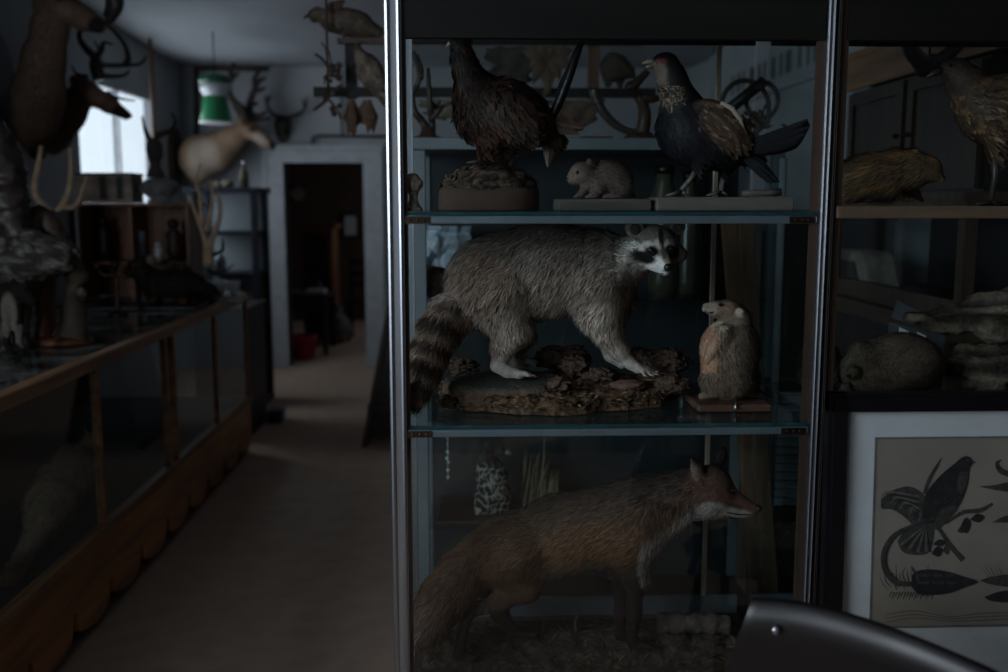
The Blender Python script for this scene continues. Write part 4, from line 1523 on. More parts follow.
bb = Body(2.35, 500, 163, 1.3)
bb.ell((505, 113, 0), (46, 32, 30), 10, 22).ell((480, 112, 0), (25, 31, 25), 10).chain([(474, 88, 0, 19), (464, 62, -2, 11), (461, 48, -3, 9.5)], 8)
bb.ell((461, 44, -3), (10, 8.5, 8), 4).ell((512, 116, -24), (32, 22, 9), 6, 40).ell((512, 116, 24), (32, 22, 9), 6, 40)
bb.chain([(486, 140, -8, 11), (482, 155, -8, 4)], 6).chain([(506, 140, 6, 11), (504, 155, 6, 4)], 6)
bb.cap((535, 125, 0, 18), (552, 138, 0, 9), 8)
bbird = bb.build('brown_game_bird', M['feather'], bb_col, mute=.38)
tag(bbird, 'dark brown stuffed game bird with a sickle tail feather perched on a domed base', 'bird')
bb.fur(5200, lambda p: np.where(p[:, 1] < 66, 4.5, 11.0), 3.4, lambda p: np.where((p[:, 1] < 95)[:, None], np.array([.35, 1, 0]), np.array([.6, .75, 0])), .2, M['feather'], name='plumage', jit=.25, colj=.4, leaf=True, root=.5, tip=1.25)
for z in (-1, 1):
    bb.ballpart('eye', (459, 43, -3 + z * 7.2), 1.3, M['eye'])
bb.tubepart('beak', [(454, 45, -3, 3.4), (450, 46, -3, 2.2), (446.5, 49, -3, .5)], M['beak'], 8)
mb = MB()
for k in range(7):
    a = k / 6
    a2 = max(a - .45, 0) / .55
    blade(mb, bb.Wp([(536, 120 + a * 8, (k % 3 - 1) * 4), (558 - a2 * 10, 122 + a * 8 + a2 * 16, (k % 3 - 1) * 6), (584 - a * 6 - a2 * 30, 128 + a * 5 + a2 * 34, (k % 3 - 1) * 8)]), [.02, .03, .026, .005])
mb.build('tail_fan', M['brownfeather'], bbird)
mb = MB()
blade(mb, bb.Wp([(540, 124, -4), (554, 112, -6), (568, 78, -7), (577, 52, -6), (583, 43, -5)]), [.014, .022, .022, .018, .006])
blade(mb, bb.Wp([(542, 120, 6), (556, 108, 7), (563, 84, 8), (572, 60, 8)]), [.014, .022, .02, .005])
mb.build('sickle_feather', M['shinyfeather'], bbird).data.polygons.foreach_set('use_smooth', [True] * len(bbird.children[-1].data.polygons))
for (u, w, v) in ((482.5, -8, 163), (504, 6, 163)):
    mb = foot_bird(bb, (u - 1, v - 3, w), v - .5, -1, bbird, 1.9)
    bb.tubepart('', [(u, v - 12, w, 2.4), (u - 1, v - 2.5, w, 2.0)], None, 6, None, mb)
    mb.build('foot', M['skin'], bbird, True)
dc = P(489.5, 211, 2.35)
rr = (P(541, 200, 2.35)[0] - P(438, 200, 2.35)[0]) / 2
hr, ht = P(489, 189, 2.35)[2] - z1, P(489, 164, 2.35)[2] - z1
mb = MB().lathe((dc[0], 2.40, z1), [(0, 0), (rr * .98, 0), (rr, .004), (rr, hr * .5), (rr * .985, hr), (rr * .96, hr + .003)], 48, 1, .8)
mb.build('pot_rim', plain('brown_clay', (72, 55, 46), .8, 0, .15, 6, .2), bbird, True)
mb = MB()
prof = [(rr * .97 * math.cos(t), hr + .001 + (ht - hr) * math.sin(t)) for t in np.linspace(0, 1.55, 22)]
mb.lathe((dc[0], 2.40, z1), prof, 64, 1, .8)
v = np.array(mb.v)
nz = fbm(v * 45, 4) - .62
v += (v - np.array((dc[0], 2.4, z1))) / rr * (nz * .022)[:, None]
cl = mixc(np.tile(cc((62, 52, 45)), (len(v), 1)), (96, 82, 70), np.clip(nz * 6 + .8, 0, 1))
dome = link_mesh('domed_base', v, mb.f, M['rough'], bbird, True, None, None, cl)
sel = RNG.choice(len(v) - 64, 260)
dn = (v[sel] - np.array((dc[0], 2.4, z1 + .01)))
dn /= np.linalg.norm(dn, axis=1)[:, None]
slivers('leaf_scraps', v[sel] + dn * .003, dn, 260, .018, [(84, 70, 58), (66, 54, 46), (104, 88, 72), (52, 42, 38)], M['rough'], bbird, 2.4, .5)

# ================================================================== black grouse
def bg_col(V):
    u, v, w = V[:, 0], V[:, 1], V[:, 2]
    C = np.tile(cc((22, 23, 30)), (len(V), 1))
    h = gauss(V, (655, 74), (10, 14), -25)
    C = mixc(C, (128, 112, 98), h * .9 * (v > 64))
    C = mixc(C, (118, 54, 46), gauss(V, (659, 63.5), (6.5, 2.4), 8))
    nk = gauss(V, (666, 94), (18, 15), 20)
    C = mixc(C, (146, 124, 98), nk * (fbm(V * 1.3, 2) > .56))
    C = mixc(C, (26, 24, 26), np.clip((u - 662) / 5, 0, 1) * (v < 88))
    wg = gauss(V, (722, 126), (34, 19), 44) * (np.abs(w) > 14)
    C = mixc(C, (92, 68, 52), wg)
    C = mixc(C, (140, 122, 100), wg * (fbm(V * .8 + 8, 2) > .64))
    return C


bg = Body(2.35, 700, 196, 1.2)
bg.ell((702, 136, 0), (46, 31, 29), 10, 24).ell((684, 130, 0), (27, 32, 26), 10).chain([(677, 102, 0, 19), (669, 80, -2, 13), (664, 68, -3, 11)], 8)
bg.ell((662, 65, -3), (12.5, 9.5, 9), 4).ell((721, 127, -22), (34, 17, 9), 6, 44).ell((721, 127, 22), (34, 17, 9), 6, 44)
bg.cap((735, 148, 0, 17), (754, 158, 0, 8), 8)
bg.chain([(700, 158, -9, 11), (697, 173, -9, 5)], 6).chain([(722, 158, 7, 11), (724, 174, 7, 5)], 6)
bgr = bg.build('black_grouse', M['feather'], bg_col, mute=.5)
tag(bgr, 'black stuffed grouse with brown wings and red brow on a plank on the top shelf', 'bird')
bg.fur(4200, lambda p: np.where(p[:, 1] < 82, 2.2, np.where(p[:, 1] < 104, 4, 8.0)), 2.6, lambda p: np.where((p[:, 1] < 100)[:, None], np.array([.3, 1, 0]), np.array([.7, .65, 0])), .14, M['feather'], name='plumage', jit=.2, colj=.35, leaf=True, root=.7, tip=1.2, keep=lambda p: .85)
for z in (-1, 1):
    bg.ballpart('eye', (660.5, 66, -3 + z * 8.6), 1.5, M['eye'])
bg.tubepart('beak', [(653, 64.5, -3, 3.8), (646, 64, -3, 2.6), (639.5, 66, -3, .6)], M['beak'], 8)
mb = MB()
bg.tubepart('', [(652, 68, -3, 2.2), (646, 69, -3, 1.4), (643, 69.5, -3, .5)], None, 7, None, mb)
mb.build('lower_bill', M['beak'], bgr, True)
mb = MB()
for k in range(9):
    a = k / 8
    sw = (k % 3 - 1) * 5
    blade(mb, bg.Wp([(738, 146 + a * 6, sw - 4), (762, 140 + a * 11, sw * 1.4 - 22), (789, 130 + a * 16, sw - 44), (808 - abs(a - .3) * 10, 120 + a * 19, sw * .8 - 56)]), [.014, .022, .026, .02, .004])
mb.build('upper_tail_fan', M['blackfeather'], bgr)
mb = MB()
for k in range(6):
    a = k / 5
    sw = (k % 3 - 1) * 5
    blade(mb, bg.Wp([(738, 154, sw - 4), (755, 164 + a * 6 - 3, sw - 12), (779 - a * 10, 182 + a * 1, sw - 22)]), [.014, .022, .022, .004])
mb.build('lower_tail_fan', M['blackfeather'], bgr)
for z in (-1, 1):
    mb = MB()
    for k in range(9):
        a = k / 8
        blade(mb, bg.Wp([(708 + a * 12, 112 + a * 18, z * 30), (722 + a * 12, 122 + a * 14, z * 32), (744 - a * 4, 140 + a * 14, z * 27)]), [.012, .016, .013, .003], up=(0, 1, .1))
    o = mb.build('wing_quill', M['brownfeather'], bgr)
    blade(MB(), bg.Wp([(720, 104, 0), (730, 110, 0), (738, 120, 0)]), [.01, .01])
    st = MB()
    bg.tubepart('', [(718, 104, z * 26, 2.0), (729, 109, z * 29, 2.6), (738, 120, z * 29, 2.6), (743, 133, z * 26, 1.0)], None, 6, None, st)
    st.build('wing_bar', plain('pale_wing_bar', (134, 122, 108), .7) if z < 0 else bpy.data.materials['pale_wing_bar'], bgr, True)
for (pts, an) in (([(697, 170, -9, 4), (688, 182, -10, 2.6), (681, 190, -10, 2.4)], (681, 191, -10)), ([(724, 171, 7, 4), (722, 182, 7, 2.8), (721, 191, 7, 2.4)], (721, 191, 7))):
    mb = foot_bird(bg, an, 195.5, -1, bgr, 2.4)
    bg.tubepart('', pts, None, 7, None, mb)
    mb.build('foot', M['skin'], bgr, True)
MB().box((P(656, 203, 2.28)[0], 2.27, z1), (P(793, 203, 2.28)[0], 2.45, P(700, 197, 2.35)[2])).build('plank', M['grwood'], bgr, False, None, .004)
bg.tubepart('twig', [(742, 193.5, -22, 2.6), (756, 193, -21, 3.4), (768, 192.8, -20, 3.0), (781, 192, -20, 3.8)], M['grwood'], 8)
rock('dry_moss', bg.Wp((758, 116, 14)), (.045, .03, .022), M['crust'], bgr, .5, 4, 22, 3) if False else None

# small carved bust
bp = P(413.5, 211.5, 2.20)
mb = MB()
s_ = 2.20 / 980
mb.lathe((bp[0], 2.20, z1), [(0, 0), (9 * s_, 0), (9.2 * s_, .006), (7 * s_, .012), (5 * s_, .02), (4.4 * s_, .03), (4.8 * s_, .038), (6 * s_, .042)], 20, 1, .9)
bust = thing('carved_bust', (bp[0], 2.20, z1), 'tiny pale carved stone bust at the end of the top glass shelf', 'ornament')
mb.build('pedestal', M['stone'], bust, True)
v = MB().ball((0, 0, 0), (1, 1, 1), 30, 20)
a = np.array(v.v)
k = 1 + .16 * (fbm(a * 3.2 + 2, 3) - .5) * 2
k -= .12 * np.exp(-(((a[:, 0] + .35) ** 2 + (a[:, 2] - .12) ** 2) / .03)) * (a[:, 1] < 0) + .12 * np.exp(-(((a[:, 0] - .35) ** 2 + (a[:, 2] - .12) ** 2) / .03)) * (a[:, 1] < 0)
k += .16 * np.exp(-((a[:, 0] ** 2) / .02 + (a[:, 2] + .1) ** 2 / .06)) * (a[:, 1] < 0)
a = a * k[:, None] * np.array((9.4 * s_, 9 * s_, 9.6 * s_)) + np.array((bp[0], 2.20, z1 + .042 + 8.6 * s_))
link_mesh('head', a, v.f, M['stone'], bust, True)

# ================================================================== right-hand cabinet animals
def gh_col(V):
    C = np.tile(cc((96, 76, 56)), (len(V), 1))
    C = mixc(C, (150, 112, 72), np.clip(fbm(V * np.array((.05, .12, .1)), 3) * 4 - 1.9, 0, 1) * .7)
    C = mixc(C, (120, 104, 82), gauss(V, (918, 180), (20, 10)) * .5)
    return mixc(C, (52, 42, 34), np.clip((V[:, 1] - 186) / 8, 0, 1) * (V[:, 0] > 870) * .6)


gh = Body(2.37, 890, 204, 1.3)
gh.ell((872, 178, 0), (42, 23, 24), 8, -12).ell((850, 188, 0), (17, 15, 20), 6).ell((905, 170, 0), (24, 20, 19), 8)
gh.ell((923, 169, -2), (16, 14, 13), 5).chain([(932, 174, -3, 8), (940, 178.5, -4, 3.6)], 4).ell((913, 153, -8), (4, 4, 2), 2)
gh.chain([(894, 188, -10, 7), (899, 196, -11, 3.6), (908, 200, -12, 2.4)], 3).chain([(908, 186, 10, 7), (916, 195, 10, 3.4), (922, 200, 10, 2.2)], 3).chain([(856, 196, -12, 5), (870, 201, -12, 2.6)], 3)
gho = gh.build('coarse_furred_rodent', M['pelt'], gh_col, floor_v=203.6, mute=.8)
tag(gho, 'stuffed coarse furred brown rodent crouching on the wood edged shelf', 'rodent')
gh.fur(9500, lambda p: np.where(p[:, 1] > 196, 0, np.where(p[:, 0] > 926, 3, np.where(p[:, 0] > 905, 7, 15.0))), .95, lambda p: np.tile(np.array([-1, .5, 0.]), (len(p), 1)), .28, M['hair'], jit=.22, colj=.45, tip=1.6, root=.5, box=BOXR)
gh.ballpart('eye', (931.5, 166, -12.2), 1.9, M['eye'])
gh.ballpart('nose', (941.5, 177, -4.5), (1.9, 1.7, 2), M['nose'])
gh.tubepart('teeth', [(940, 180, -5, 1.0), (941, 182.5, -5.3, .7)], M['bone'], 5)


def hn_col(V):
    C = np.tile(cc((74, 60, 46)), (len(V), 1))
    C = mixc(C, (130, 100, 68), (fbm(V * .16, 3) > .55) * .65)
    return mixc(C, (66, 54, 46), gauss(V, (950, 76), (20, 20)) * .8)


hn = Body(2.42, 985, 205, 1.4)
hn.ell((1000, 110, 0), (46, 32, 30), 10, 8).ell((978, 112, 0), (25, 29, 26), 10).chain([(966, 98, 0, 20), (955, 82, 0, 14), (950, 76, 0, 12)], 8)
hn.ell((947, 72, 0), (15, 11, 10), 4).cap((1036, 118, 0, 20), (1070, 128, 0, 8), 8).chain([(990, 140, -9, 10), (991, 156, -9, 4)], 5).chain([(1008, 140, 9, 10), (1009, 156, 9, 4)], 5)
hno = hn.build('brown_hen', M['feather'], hn_col, mute=.7)
tag(hno, 'large brown mottled stuffed bird above the wood edged shelf at the picture edge', 'bird')
hn.fur(5000, lambda p: np.where(p[:, 0] < 962, 2.5, np.where(p[:, 0] < 978, 6, 12)), 3.2, (1, .45, 0), .2, M['feather'], name='plumage', jit=.25, colj=.45, leaf=True, root=.5, tip=1.4)
for z in (-1, 1):
    hn.ballpart('eye', (943, 68.5, z * 8.8), 1.6, M['eye'])
hn.tubepart('beak', [(934, 73, 0, 4.2), (926, 75.5, 0, 3.0), (918.5, 80.5, 0, .6)], M['beakd'], 8)
for (u, w) in ((991, -9), (1009, 9)):
    mb = foot_bird(hn, (u, 201, w), 204.0, -1, hno, 2.2)
    hn.tubepart('', [(u, 153, w, 4), (u + 2, 176, w, 2.6), (u, 201, w, 2.4)], None, 7, None, mb)
    mb.build('leg', M['beakd'], hno, True)

# curled brown animal and a bristly ball beside it, on the lower shelf of that cabinet
def cu_col(V):
    C = np.tile(cc((82, 70, 60)), (len(V), 1))
    return mixc(C, (112, 96, 80), np.clip(fbm(V * .07, 3) * 4 - 1.8, 0, 1) * .5)


vs2 = CYP + 0
cu = Body(2.36, 890, 398, 1.5)
cu.ell((898, 365, 0), (42, 31, 30), 8).ell((866, 370, -4), (24, 25, 24), 8).ell((880, 380, -14), (30, 16, 16), 8).ell((858, 350, -6), (10, 8, 8), 6)
cu.chain([(846, 388, -20, 5), (852, 395, -24, 3)], 3).ell((852, 372, -24), (7, 6, 5), 4)
cuo = cu.build('curled_animal', M['pelt'], cu_col, floor_v=397)
tag(cuo, 'round curled up brown furry animal lying just above the black picture frame', 'animal')
cu.fur(12000, lambda p: np.where(p[:, 1] > 392, 0, 5.5), .8, lambda p: np.stack([p[:, 1] - 360, -(p[:, 0] - 890), 0 * p[:, 0] + 10], 1) / 30 + np.array([0, .6, 0]), .35, M['hair'], jit=.3, colj=.35, tip=1.45, root=.5)
cu.ballpart('nose', (847, 376, -28), (1.8, 1.5, 1.5), M['nose'])
hb = Body(2.47, 818, 391, 1.3)
hb.ell((818, 364, 0), (17, 24, 20), 6).ell((826, 372, -2), (12, 17, 16), 6).ell((806, 377, -6), (8, 8, 8), 6)
hbo = hb.build('bristly_animal', M['pelt'], lambda V: np.tile(cc((88, 74, 62)), (len(V), 1)), floor_v=388.5)
tag(hbo, 'bristly ball shaped stuffed animal behind the steel post between the cabinets', 'animal')
hb.fur(4200, lambda p: np.where(p[:, 1] > 378, 0, 8), .9, (-.2, .8, -.1), .75, M['hair'], jit=.3, colj=.4, tip=1.7, root=.45, box=BOXR)
hb.ballpart('nose', (799, 379, -10), (1.8, 1.6, 1.6), M['nose'])

# driftwood logs on the lower shelf
def log_mesh(name, pts, rad, amp, parent, mat, n=26, flat=1.0):
    p = sm(pts, 10)
    r = np.interp(np.linspace(0, 1, len(p)), np.linspace(0, 1, len(rad)), rad)
    mb = MB().tube(p, r, n, flat)
    v = np.array(mb.v)
    q = fbm(v * np.array((9, 45, 45)), 4) - .5
    cen = np.repeat(p, n, 0)[:len(v)]
    v = v + (v - cen) * (q * amp)[:, None]
    cl = mixc(np.tile(cc((52, 45, 40)), (len(v), 1)), (116, 104, 90), np.clip(q * 5 + .3, 0, 1) * .8)
    return link_mesh(name, v, mb.f, mat, parent, True, None, None, cl)


dl = thing('driftwood_log', P(985, 398, 2.42), 'weathered hollow driftwood log lying above the picture frame', 'log')
log_mesh('upper_limb', [P(906, 316, 2.40), P(930, 320, 2.40), P(965, 314, 2.42), P(1000, 314, 2.42), P(1050, 318, 2.44), P(1100, 330, 2.44)], [.012, .026, .040, .050, .058, .05], 2.2, dl, M['rough'])
log_mesh('lower_limb', [P(938, 371, 2.44), P(960, 366, 2.44), P(990, 369, 2.44), P(1040, 368, 2.46), P(1095, 350, 2.46)], [.012, .040, .058, .068, .05], 1.3, dl, M['rough'])
log_mesh('joining_limb', [P(1022, 340, 2.45), P(1030, 352, 2.45), P(1045, 362, 2.45)], [.03, .035, .03], .6, dl, M['rough'])
M['slateboard'] = plain('dull_slate_board', (74, 76, 80), .7)
bd = thing('grey_board', P(912, 345, 2.56), 'dark grey board end with white tags behind the curled animal', 'board')
bd0 = P(893, 330, 2.56)
MB().hexa([P(891, 318, 2.54), P(946, 334, 2.54), P(946, 334, 2.58), P(891, 318, 2.58)], [P(897, 300, 2.54), P(945, 324, 2.54), P(945, 324, 2.58), P(897, 300, 2.58)]).build('board', M['slateboard'], bd)
_a, _b = P(889, 330, 2.56)[0], P(945, 330, 2.56)[0]
MB().hexa([(_a, 2.56, z2), (_b, 2.56, z2), (_b, 2.585, z2), (_a, 2.585, z2)], [P(889, 322, 2.56), P(945, 336, 2.56), P(945, 336, 2.585), P(889, 322, 2.585)]).build('prop_block', M['slateboard'], bd)
for (a, b) in ((899, 909), (917, 926)):
    MB().hexa([P(a, 334 + (a - 899) * .25, 2.556), P(b, 336 + (b - 899) * .25, 2.556), P(b, 336 + (b - 899) * .25, 2.559), P(a, 334 + (a - 899) * .25, 2.559)],
              [P(a, 327 + (a - 899) * .25, 2.556), P(b, 329 + (b - 899) * .25, 2.556), P(b, 329 + (b - 899) * .25, 2.559), P(a, 327 + (a - 899) * .25, 2.559)]).build('white_tag', M['white'], bd)
# ================================================================== glazed shop counter
XF, XBK, CY0, CY1, ZCT = -1.39, -2.40, -.7, 6.22, 1.03
counter = thing('display_counter', ((XF + XBK) / 2, (CY0 + CY1) / 2, 0), 'long glazed wooden shop counter with a scalloped skirt along the aisle', 'counter')
zr0, zr1 = .335, .375
# scalloped skirt
per = .36
poly = [(XF, CY0, zr0), ]
ys = np.linspace(CY0, CY1, 820)


def scal(y):
    t = ((y - 4.04) / per) % 1.0
    if t < .16:
        return .075 + .085 * math.sin(PI * t / .16)
    s = (t - .16) / .84
    return .075 - .05 * math.sin(PI * s * .55) + .045 * s ** 3


poly = [(XF, y, scal(y)) for y in ys] + [(XF, CY1, zr0), (XF, CY0, zr0)]
MB().prism(poly, (-.025, 0, 0)).build('skirt', M['skirt'], counter)
poly2 = [(XF, CY1, .0), (XF - .9, CY1, .0), (XF - .9, CY1, zr0), (XF, CY1, zr0)]
mb = MB().box((XF - .99, CY1 - .025, 0), (XF - .02, CY1, zr0))
mb.build('end_board', M['skirt'], counter)
MB().box((XF - .08, CY0, 0), (XF - .06, CY1 - .03, zr0)).build('kick_board', M['blackwood'], counter)
MB().box((XF - .03, CY0, zr0), (XF + .012, CY1 + .01, zr1)).build('bottom_rail', M['hory'], counter, False, None, .006)
mb = MB()
mb.box((XF - .035, CY0, ZCT - .05), (XF + .018, CY1 + .018, ZCT)).box((XF - .035, CY1 - .04, ZCT - .05), (XF + .018, CY1 + .018, ZCT))
mb.box((XBK, CY1 - .04, ZCT - .05), (XF, CY1 + .018, ZCT)).box((XBK, CY0, ZCT - .05), (XBK + .05, CY1, ZCT))
for y in (.4, 2.6, 4.57):
    mb.box((XBK, y - .02, ZCT - .05), (XF, y + .02, ZCT - .002))
mb.build('top_frame', M['hory'], counter, False, None, .007)
MB().box((XBK + .04, CY0, ZCT - .008), (XF - .03, CY1 - .03, ZCT - .001)).build('top_glass', M['topglass'], counter)
st = (-.1, .9, 1.85, 2.75, 3.68, 4.52, 4.64, 5.42, 6.19)
for y in st:
    MB().box((XF - .025, y - .016, zr1), (XF + .004, y + .016, ZCT - .05)).build('stile', M['hory'], counter, False, None, .005)
ed = [CY0] + list(st)
for a, b in zip(ed[:-1], ed[1:]):
    if b - a > .2:
        MB().box((XF - .012, a + .016, zr1), (XF - .007, b - .016, ZCT - .05)).build('front_pane', M['cglass'], counter)
MB().box((XBK + .02, CY1 - .018, zr1), (XF - .02, CY1 - .013, ZCT - .05)).build('end_pane', M['cglass'], counter)
MB().box((XBK, CY0, zr1 - .03), (XF - .03, CY1 - .03, zr1 - .005)).build('floor_board', M['darkcloth'], counter)
MB().box((XBK, CY0, .0), (XBK + .02, CY1, ZCT - .05)).build('back_board', M['darkcloth'], counter)

# pale stuffed animal inside the counter
ic = Body(3.7, 45, 500, 2.6)
CB = lambda V: mixc(np.tile(cc((150, 132, 112)), (len(V), 1)), (84, 64, 50), np.clip((V[:, 1] - 545) / 25, 0, 1))
ic.chain([(76, 462, 108, 20), (62, 484, 60, 23), (50, 505, 5, 23), (41, 524, -40, 16)], 9)
ic.chain([(40, 527, -45, 12), (28, 548, -80, 8.5), (18, 566, -112, 8), (7, 584, -158, 8.5)], 6)
ic.chain([(84, 452, 125, 11), (92, 440, 138, 8)], 5).ell((89, 431, 136), (3, 5, 2), 2)
for (u, v, w, v2) in ((72, 478, 96, 497), (86, 470, 112, 490), (46, 520, -20, 536), (56, 512, -10, 528)):
    ic.chain([(u, v, w, 9), (u + 1, v2, w - 4, 4.5)], 5)
zfl = zr1 - .0025
vfl = 500 + (ic.c0[2] - zfl) / ic.sv
ico = ic.build('pale_furred_animal', M['pelt'], CB, floor_v=vfl - .9, mute=1.5)
tag(ico, 'pale long furred stuffed animal stretched out on the counter floor behind the glass', 'animal')
ic.fur(5000, 8, 1.6, (-.4, .5, -1), .3, M['hair'], jit=.25, colj=.3, tip=1.4, box=((-9, 0, zfl + .001), (XF - .018, 9, 9)))
ic.ballpart('eye', (90, 441, 129), 1.5, M['eye'])
ic.ballpart('nose', (96, 442, 133), (2, 2, 2), M['nose'])

# ================================================================== things on the counter
ZCT += .0015
def stand(name, label, cat, px, py, Y, group=None):
    p = P(px, py, Y)
    p[2] = ZCT
    return thing(name, p, label, cat, group)


# small black and white calf figure
gt = Body(3.62, 16, 355, 1.4)


def gt_col(V):
    C = np.tile(cc((44, 38, 34)), (len(V), 1))
    return mixc(C, (150, 142, 132), np.clip(gauss(V, (12, 312), (8, 18)) + (V[:, 1] > 322) * .8 * (fbm(V * .1, 2) > .42), 0, 1))


gt.chain([(-8, 300, 4, 15), (14, 298, 0, 14)], 6).chain([(16, 294, 0, 11), (27, 292, -6, 8)], 5).chain([(27, 292, -6, 8), (36, 302, -10, 5)], 4)
gt.ell((20, 284, -4), (3, 6, 2), 2, -30).ell((31, 284, -10), (3, 5, 2), 2, 20)
for (u, w) in ((8, -7), (20, -5), (-10, 6), (14, 8)):
    gt.chain([(u, 306, w, 7.5), (u + 1, 328, w, 4), (u, 347, w, 3.4), (u + 3, 352.5, w - 1, 4)], 4)
gto = gt.build('calf_figure', M['pelt'], gt_col, floor_v=354.8, mute=.5)
tag(gto, 'little dark and white stuffed calf standing on the counter end', 'animal')
gt.ballpart('eye', (29, 290, -14), 1.2, M['eye'])

# gnarled driftwood with a bulbous root
gw = stand('driftwood_root', 'gnarled grey driftwood root with a bulbous fuzzy lump above the counter', 'driftwood', 10, 350, 3.80)
Yg = 3.80
log_mesh('limb', [P(-12, 120, Yg), P(2, 165, Yg), P(6, 200, Yg), P(16, 232, Yg), P(30, 252, Yg)], [.05, .075, .075, .06, .08], .7, gw, M['horn'])
v = MB().ball((0, 0, 0), (1, 1, 1), 40, 26)
a = np.array(v.v)
a = a * (1 + .5 * (fbm(a * 2.4 + 6, 5) - .5))[:, None] * np.array((.155, .10, .10)) + P(32, 256, Yg)
cl = mixc(np.tile(cc((56, 52, 48)), (len(a), 1)), (118, 114, 108), np.clip((fbm(a * 60, 3) - .45) * 5, 0, 1))
link_mesh('root_lump', a, v.f, M['rough'], gw, True, None, None, cl)
log_mesh('pointed_spur', [P(46, 252, Yg), P(62, 252, Yg), P(78, 250, Yg)], [.06, .035, .01], .8, gw, M['rough'])
log_mesh('back_branch', [P(24, 236, Yg + .05), P(40, 218, Yg + .1), P(58, 236, Yg + .1), P(72, 252, Yg + .05)], [.05, .045, .035, .02], .8, gw, M['dkwood'])
pz = P(6, 270, Yg)
log_mesh('trunk', [(pz[0], Yg + .02, ZCT + .004), (pz[0] + .01, Yg + .02, ZCT + .1), (pz[0] + .06, Yg, pz[2] + .02)], [.06, .05, .06], .5, gw, M['rough'])

# two carved legs on a round plinth
hp = stand('carved_leg_ornament', 'carved pair of wooden legs on a round plinth at the counter front', 'ornament', 61, 340, 3.98)
hl = np.array(hp.location)
MB().lathe((hl[0], hl[1], ZCT), [(0, 0), (.125, 0), (.128, .008), (.12, .02), (.112, .026), (0, .026)], 36, 1, .8).build('plinth', M['redwood'], hp, True)
v = MB().tube(sm([P(47, 337, 3.98), P(46, 315, 3.98), P(46, 290, 3.98), P(48, 266, 3.98)], 6), .058, 20, .6)
a = np.array(v.v)
a += ((fbm(a * 14, 3) - .5) * .02)[:, None]
link_mesh('red_leg', a, v.f, M['redwood'], hp, True)['label'] = 'reddish brown leg'
mb = MB()
pp = sm([P(71, 337, 3.94), P(73, 325, 3.94), P(72, 305, 3.94), P(73, 288, 3.94), P(76, 276, 3.94), P(70, 262, 3.95)], 6)
mb.tube(pp, np.interp(np.linspace(0, 1, len(pp)), [0, .15, .45, .65, .8, 1], [.066, .056, .03, .026, .046, .038]), 18)
a = np.array(mb.v)
a += ((fbm(a * 18, 3) - .5) * .022)[:, None]
link_mesh('pale_leg', a, mb.f, M['bone'], hp, True)['label'] = 'pale bone coloured leg'
rock('ankle_knob', P(81, 293, 3.93), (.022, .02, .022), M['bone'], hp, .3)

# brass candlestick
cs = stand('candlestick', 'thin brass candlestick between the carved legs and the dark stuffed animal', 'candlestick', 118, 312, 4.95)
cl_ = np.array(cs.location)
hgt_ = P(118, 262, 4.95)[2] - ZCT
MB().lathe((cl_[0], cl_[1], ZCT), [(0, 0), (.05, 0), (.048, .01), (.02, .02), (.012, .04), (.016, .06), (.010, .09), (.009, hgt_ * .5), (.014, hgt_ * .55), (.009, hgt_ * .6), (.009, hgt_ - .03), (.02, hgt_ - .02), (.024, hgt_), (0, hgt_)], 16).build('stem', M['brass'], cs, True)
mb = MB()
for s in (-1, 1):
    mb.tube(sm([(cl_[0], cl_[1], ZCT + hgt_ * .8), (cl_[0] + s * .05, cl_[1], ZCT + hgt_ * .74), (cl_[0] + s * .09, cl_[1], ZCT + hgt_ * .86)], 5), .006, 7)
    mb.lathe((cl_[0] + s * .09, cl_[1], ZCT + hgt_ * .85), [(0, 0), (.016, .004), (.02, .03), (0, .03)], 12)
mb.build('arm', M['brass'], cs, True)

# dark animal with an antlered branch on a board
bdz = ZCT + .028
da = Body(5.32, 150, 307, 1.2)
vda = 307 + (da.c0[2] - (ZCT + .021)) / da.sv
da.chain([(160, 285, 0, 14), (185, 284, 0, 13)], 6).chain([(150, 280, 0, 12), (140, 268, -2, 8)], 5).cap((139, 266, -2, 7), (130, 272, -4, 4), 4)
da.chain([(195, 284, 0, 9), (210, 290, 0, 5), (216, 296, 0, 3)], 4)
for (u, w) in ((152, -6), (158, 6), (184, -6), (192, 6)):
    da.chain([(u, 290, w, 7), (u, 300, w, 4), (u - 1, 305, w, 3)], 4)
da.ell((142, 261, -6), (2.5, 4, 1.5), 1.5).ell((143, 261, 3), (2.5, 4, 1.5), 1.5)
dao = da.build('dark_furred_animal', M['pelt'], lambda V: mixc(np.tile(cc((52, 46, 40)), (len(V), 1)), (120, 92, 60), np.clip((V[:, 1] - 294) / 8, 0, 1) * .6), floor_v=vda)
tag(dao, 'dark furry stuffed animal on a black board on the counter', 'animal')
da.fur(3600, lambda p: np.where(p[:, 1] > 296, 0, 5.5), 1.3, (.8, .5, 0), .5, M['hair'], jit=.3, colj=.35, tip=1.5)
da.ballpart('eye', (136, 267, -8), 1.0, M['eye'])
lo, hi = P(98, 310, 5.32), P(203, 310, 5.32)
foot = da.Wp((150, 306, 0))
zb = da.W(da.V[np.argmax(da.V[:, 1])])[2]
MB().box((lo[0], 5.18, ZCT), (hi[0], 5.46, ZCT + .02)).build('board', M['black'], dao, False, None, .004)


def antler_tree(name, base, paths, mat, parent, r0, tipr=.25):
    """beam and tines; every path is a list of world points"""
    mb = MB()
    for i, pth in enumerate(paths):
        p = sm(pth, 5)
        r = r0 * (1 if i == 0 else .72)
        mb.tube(p, np.linspace(r, r * tipr, len(p)), 9)
    return mb.build(name, mat, parent, True)


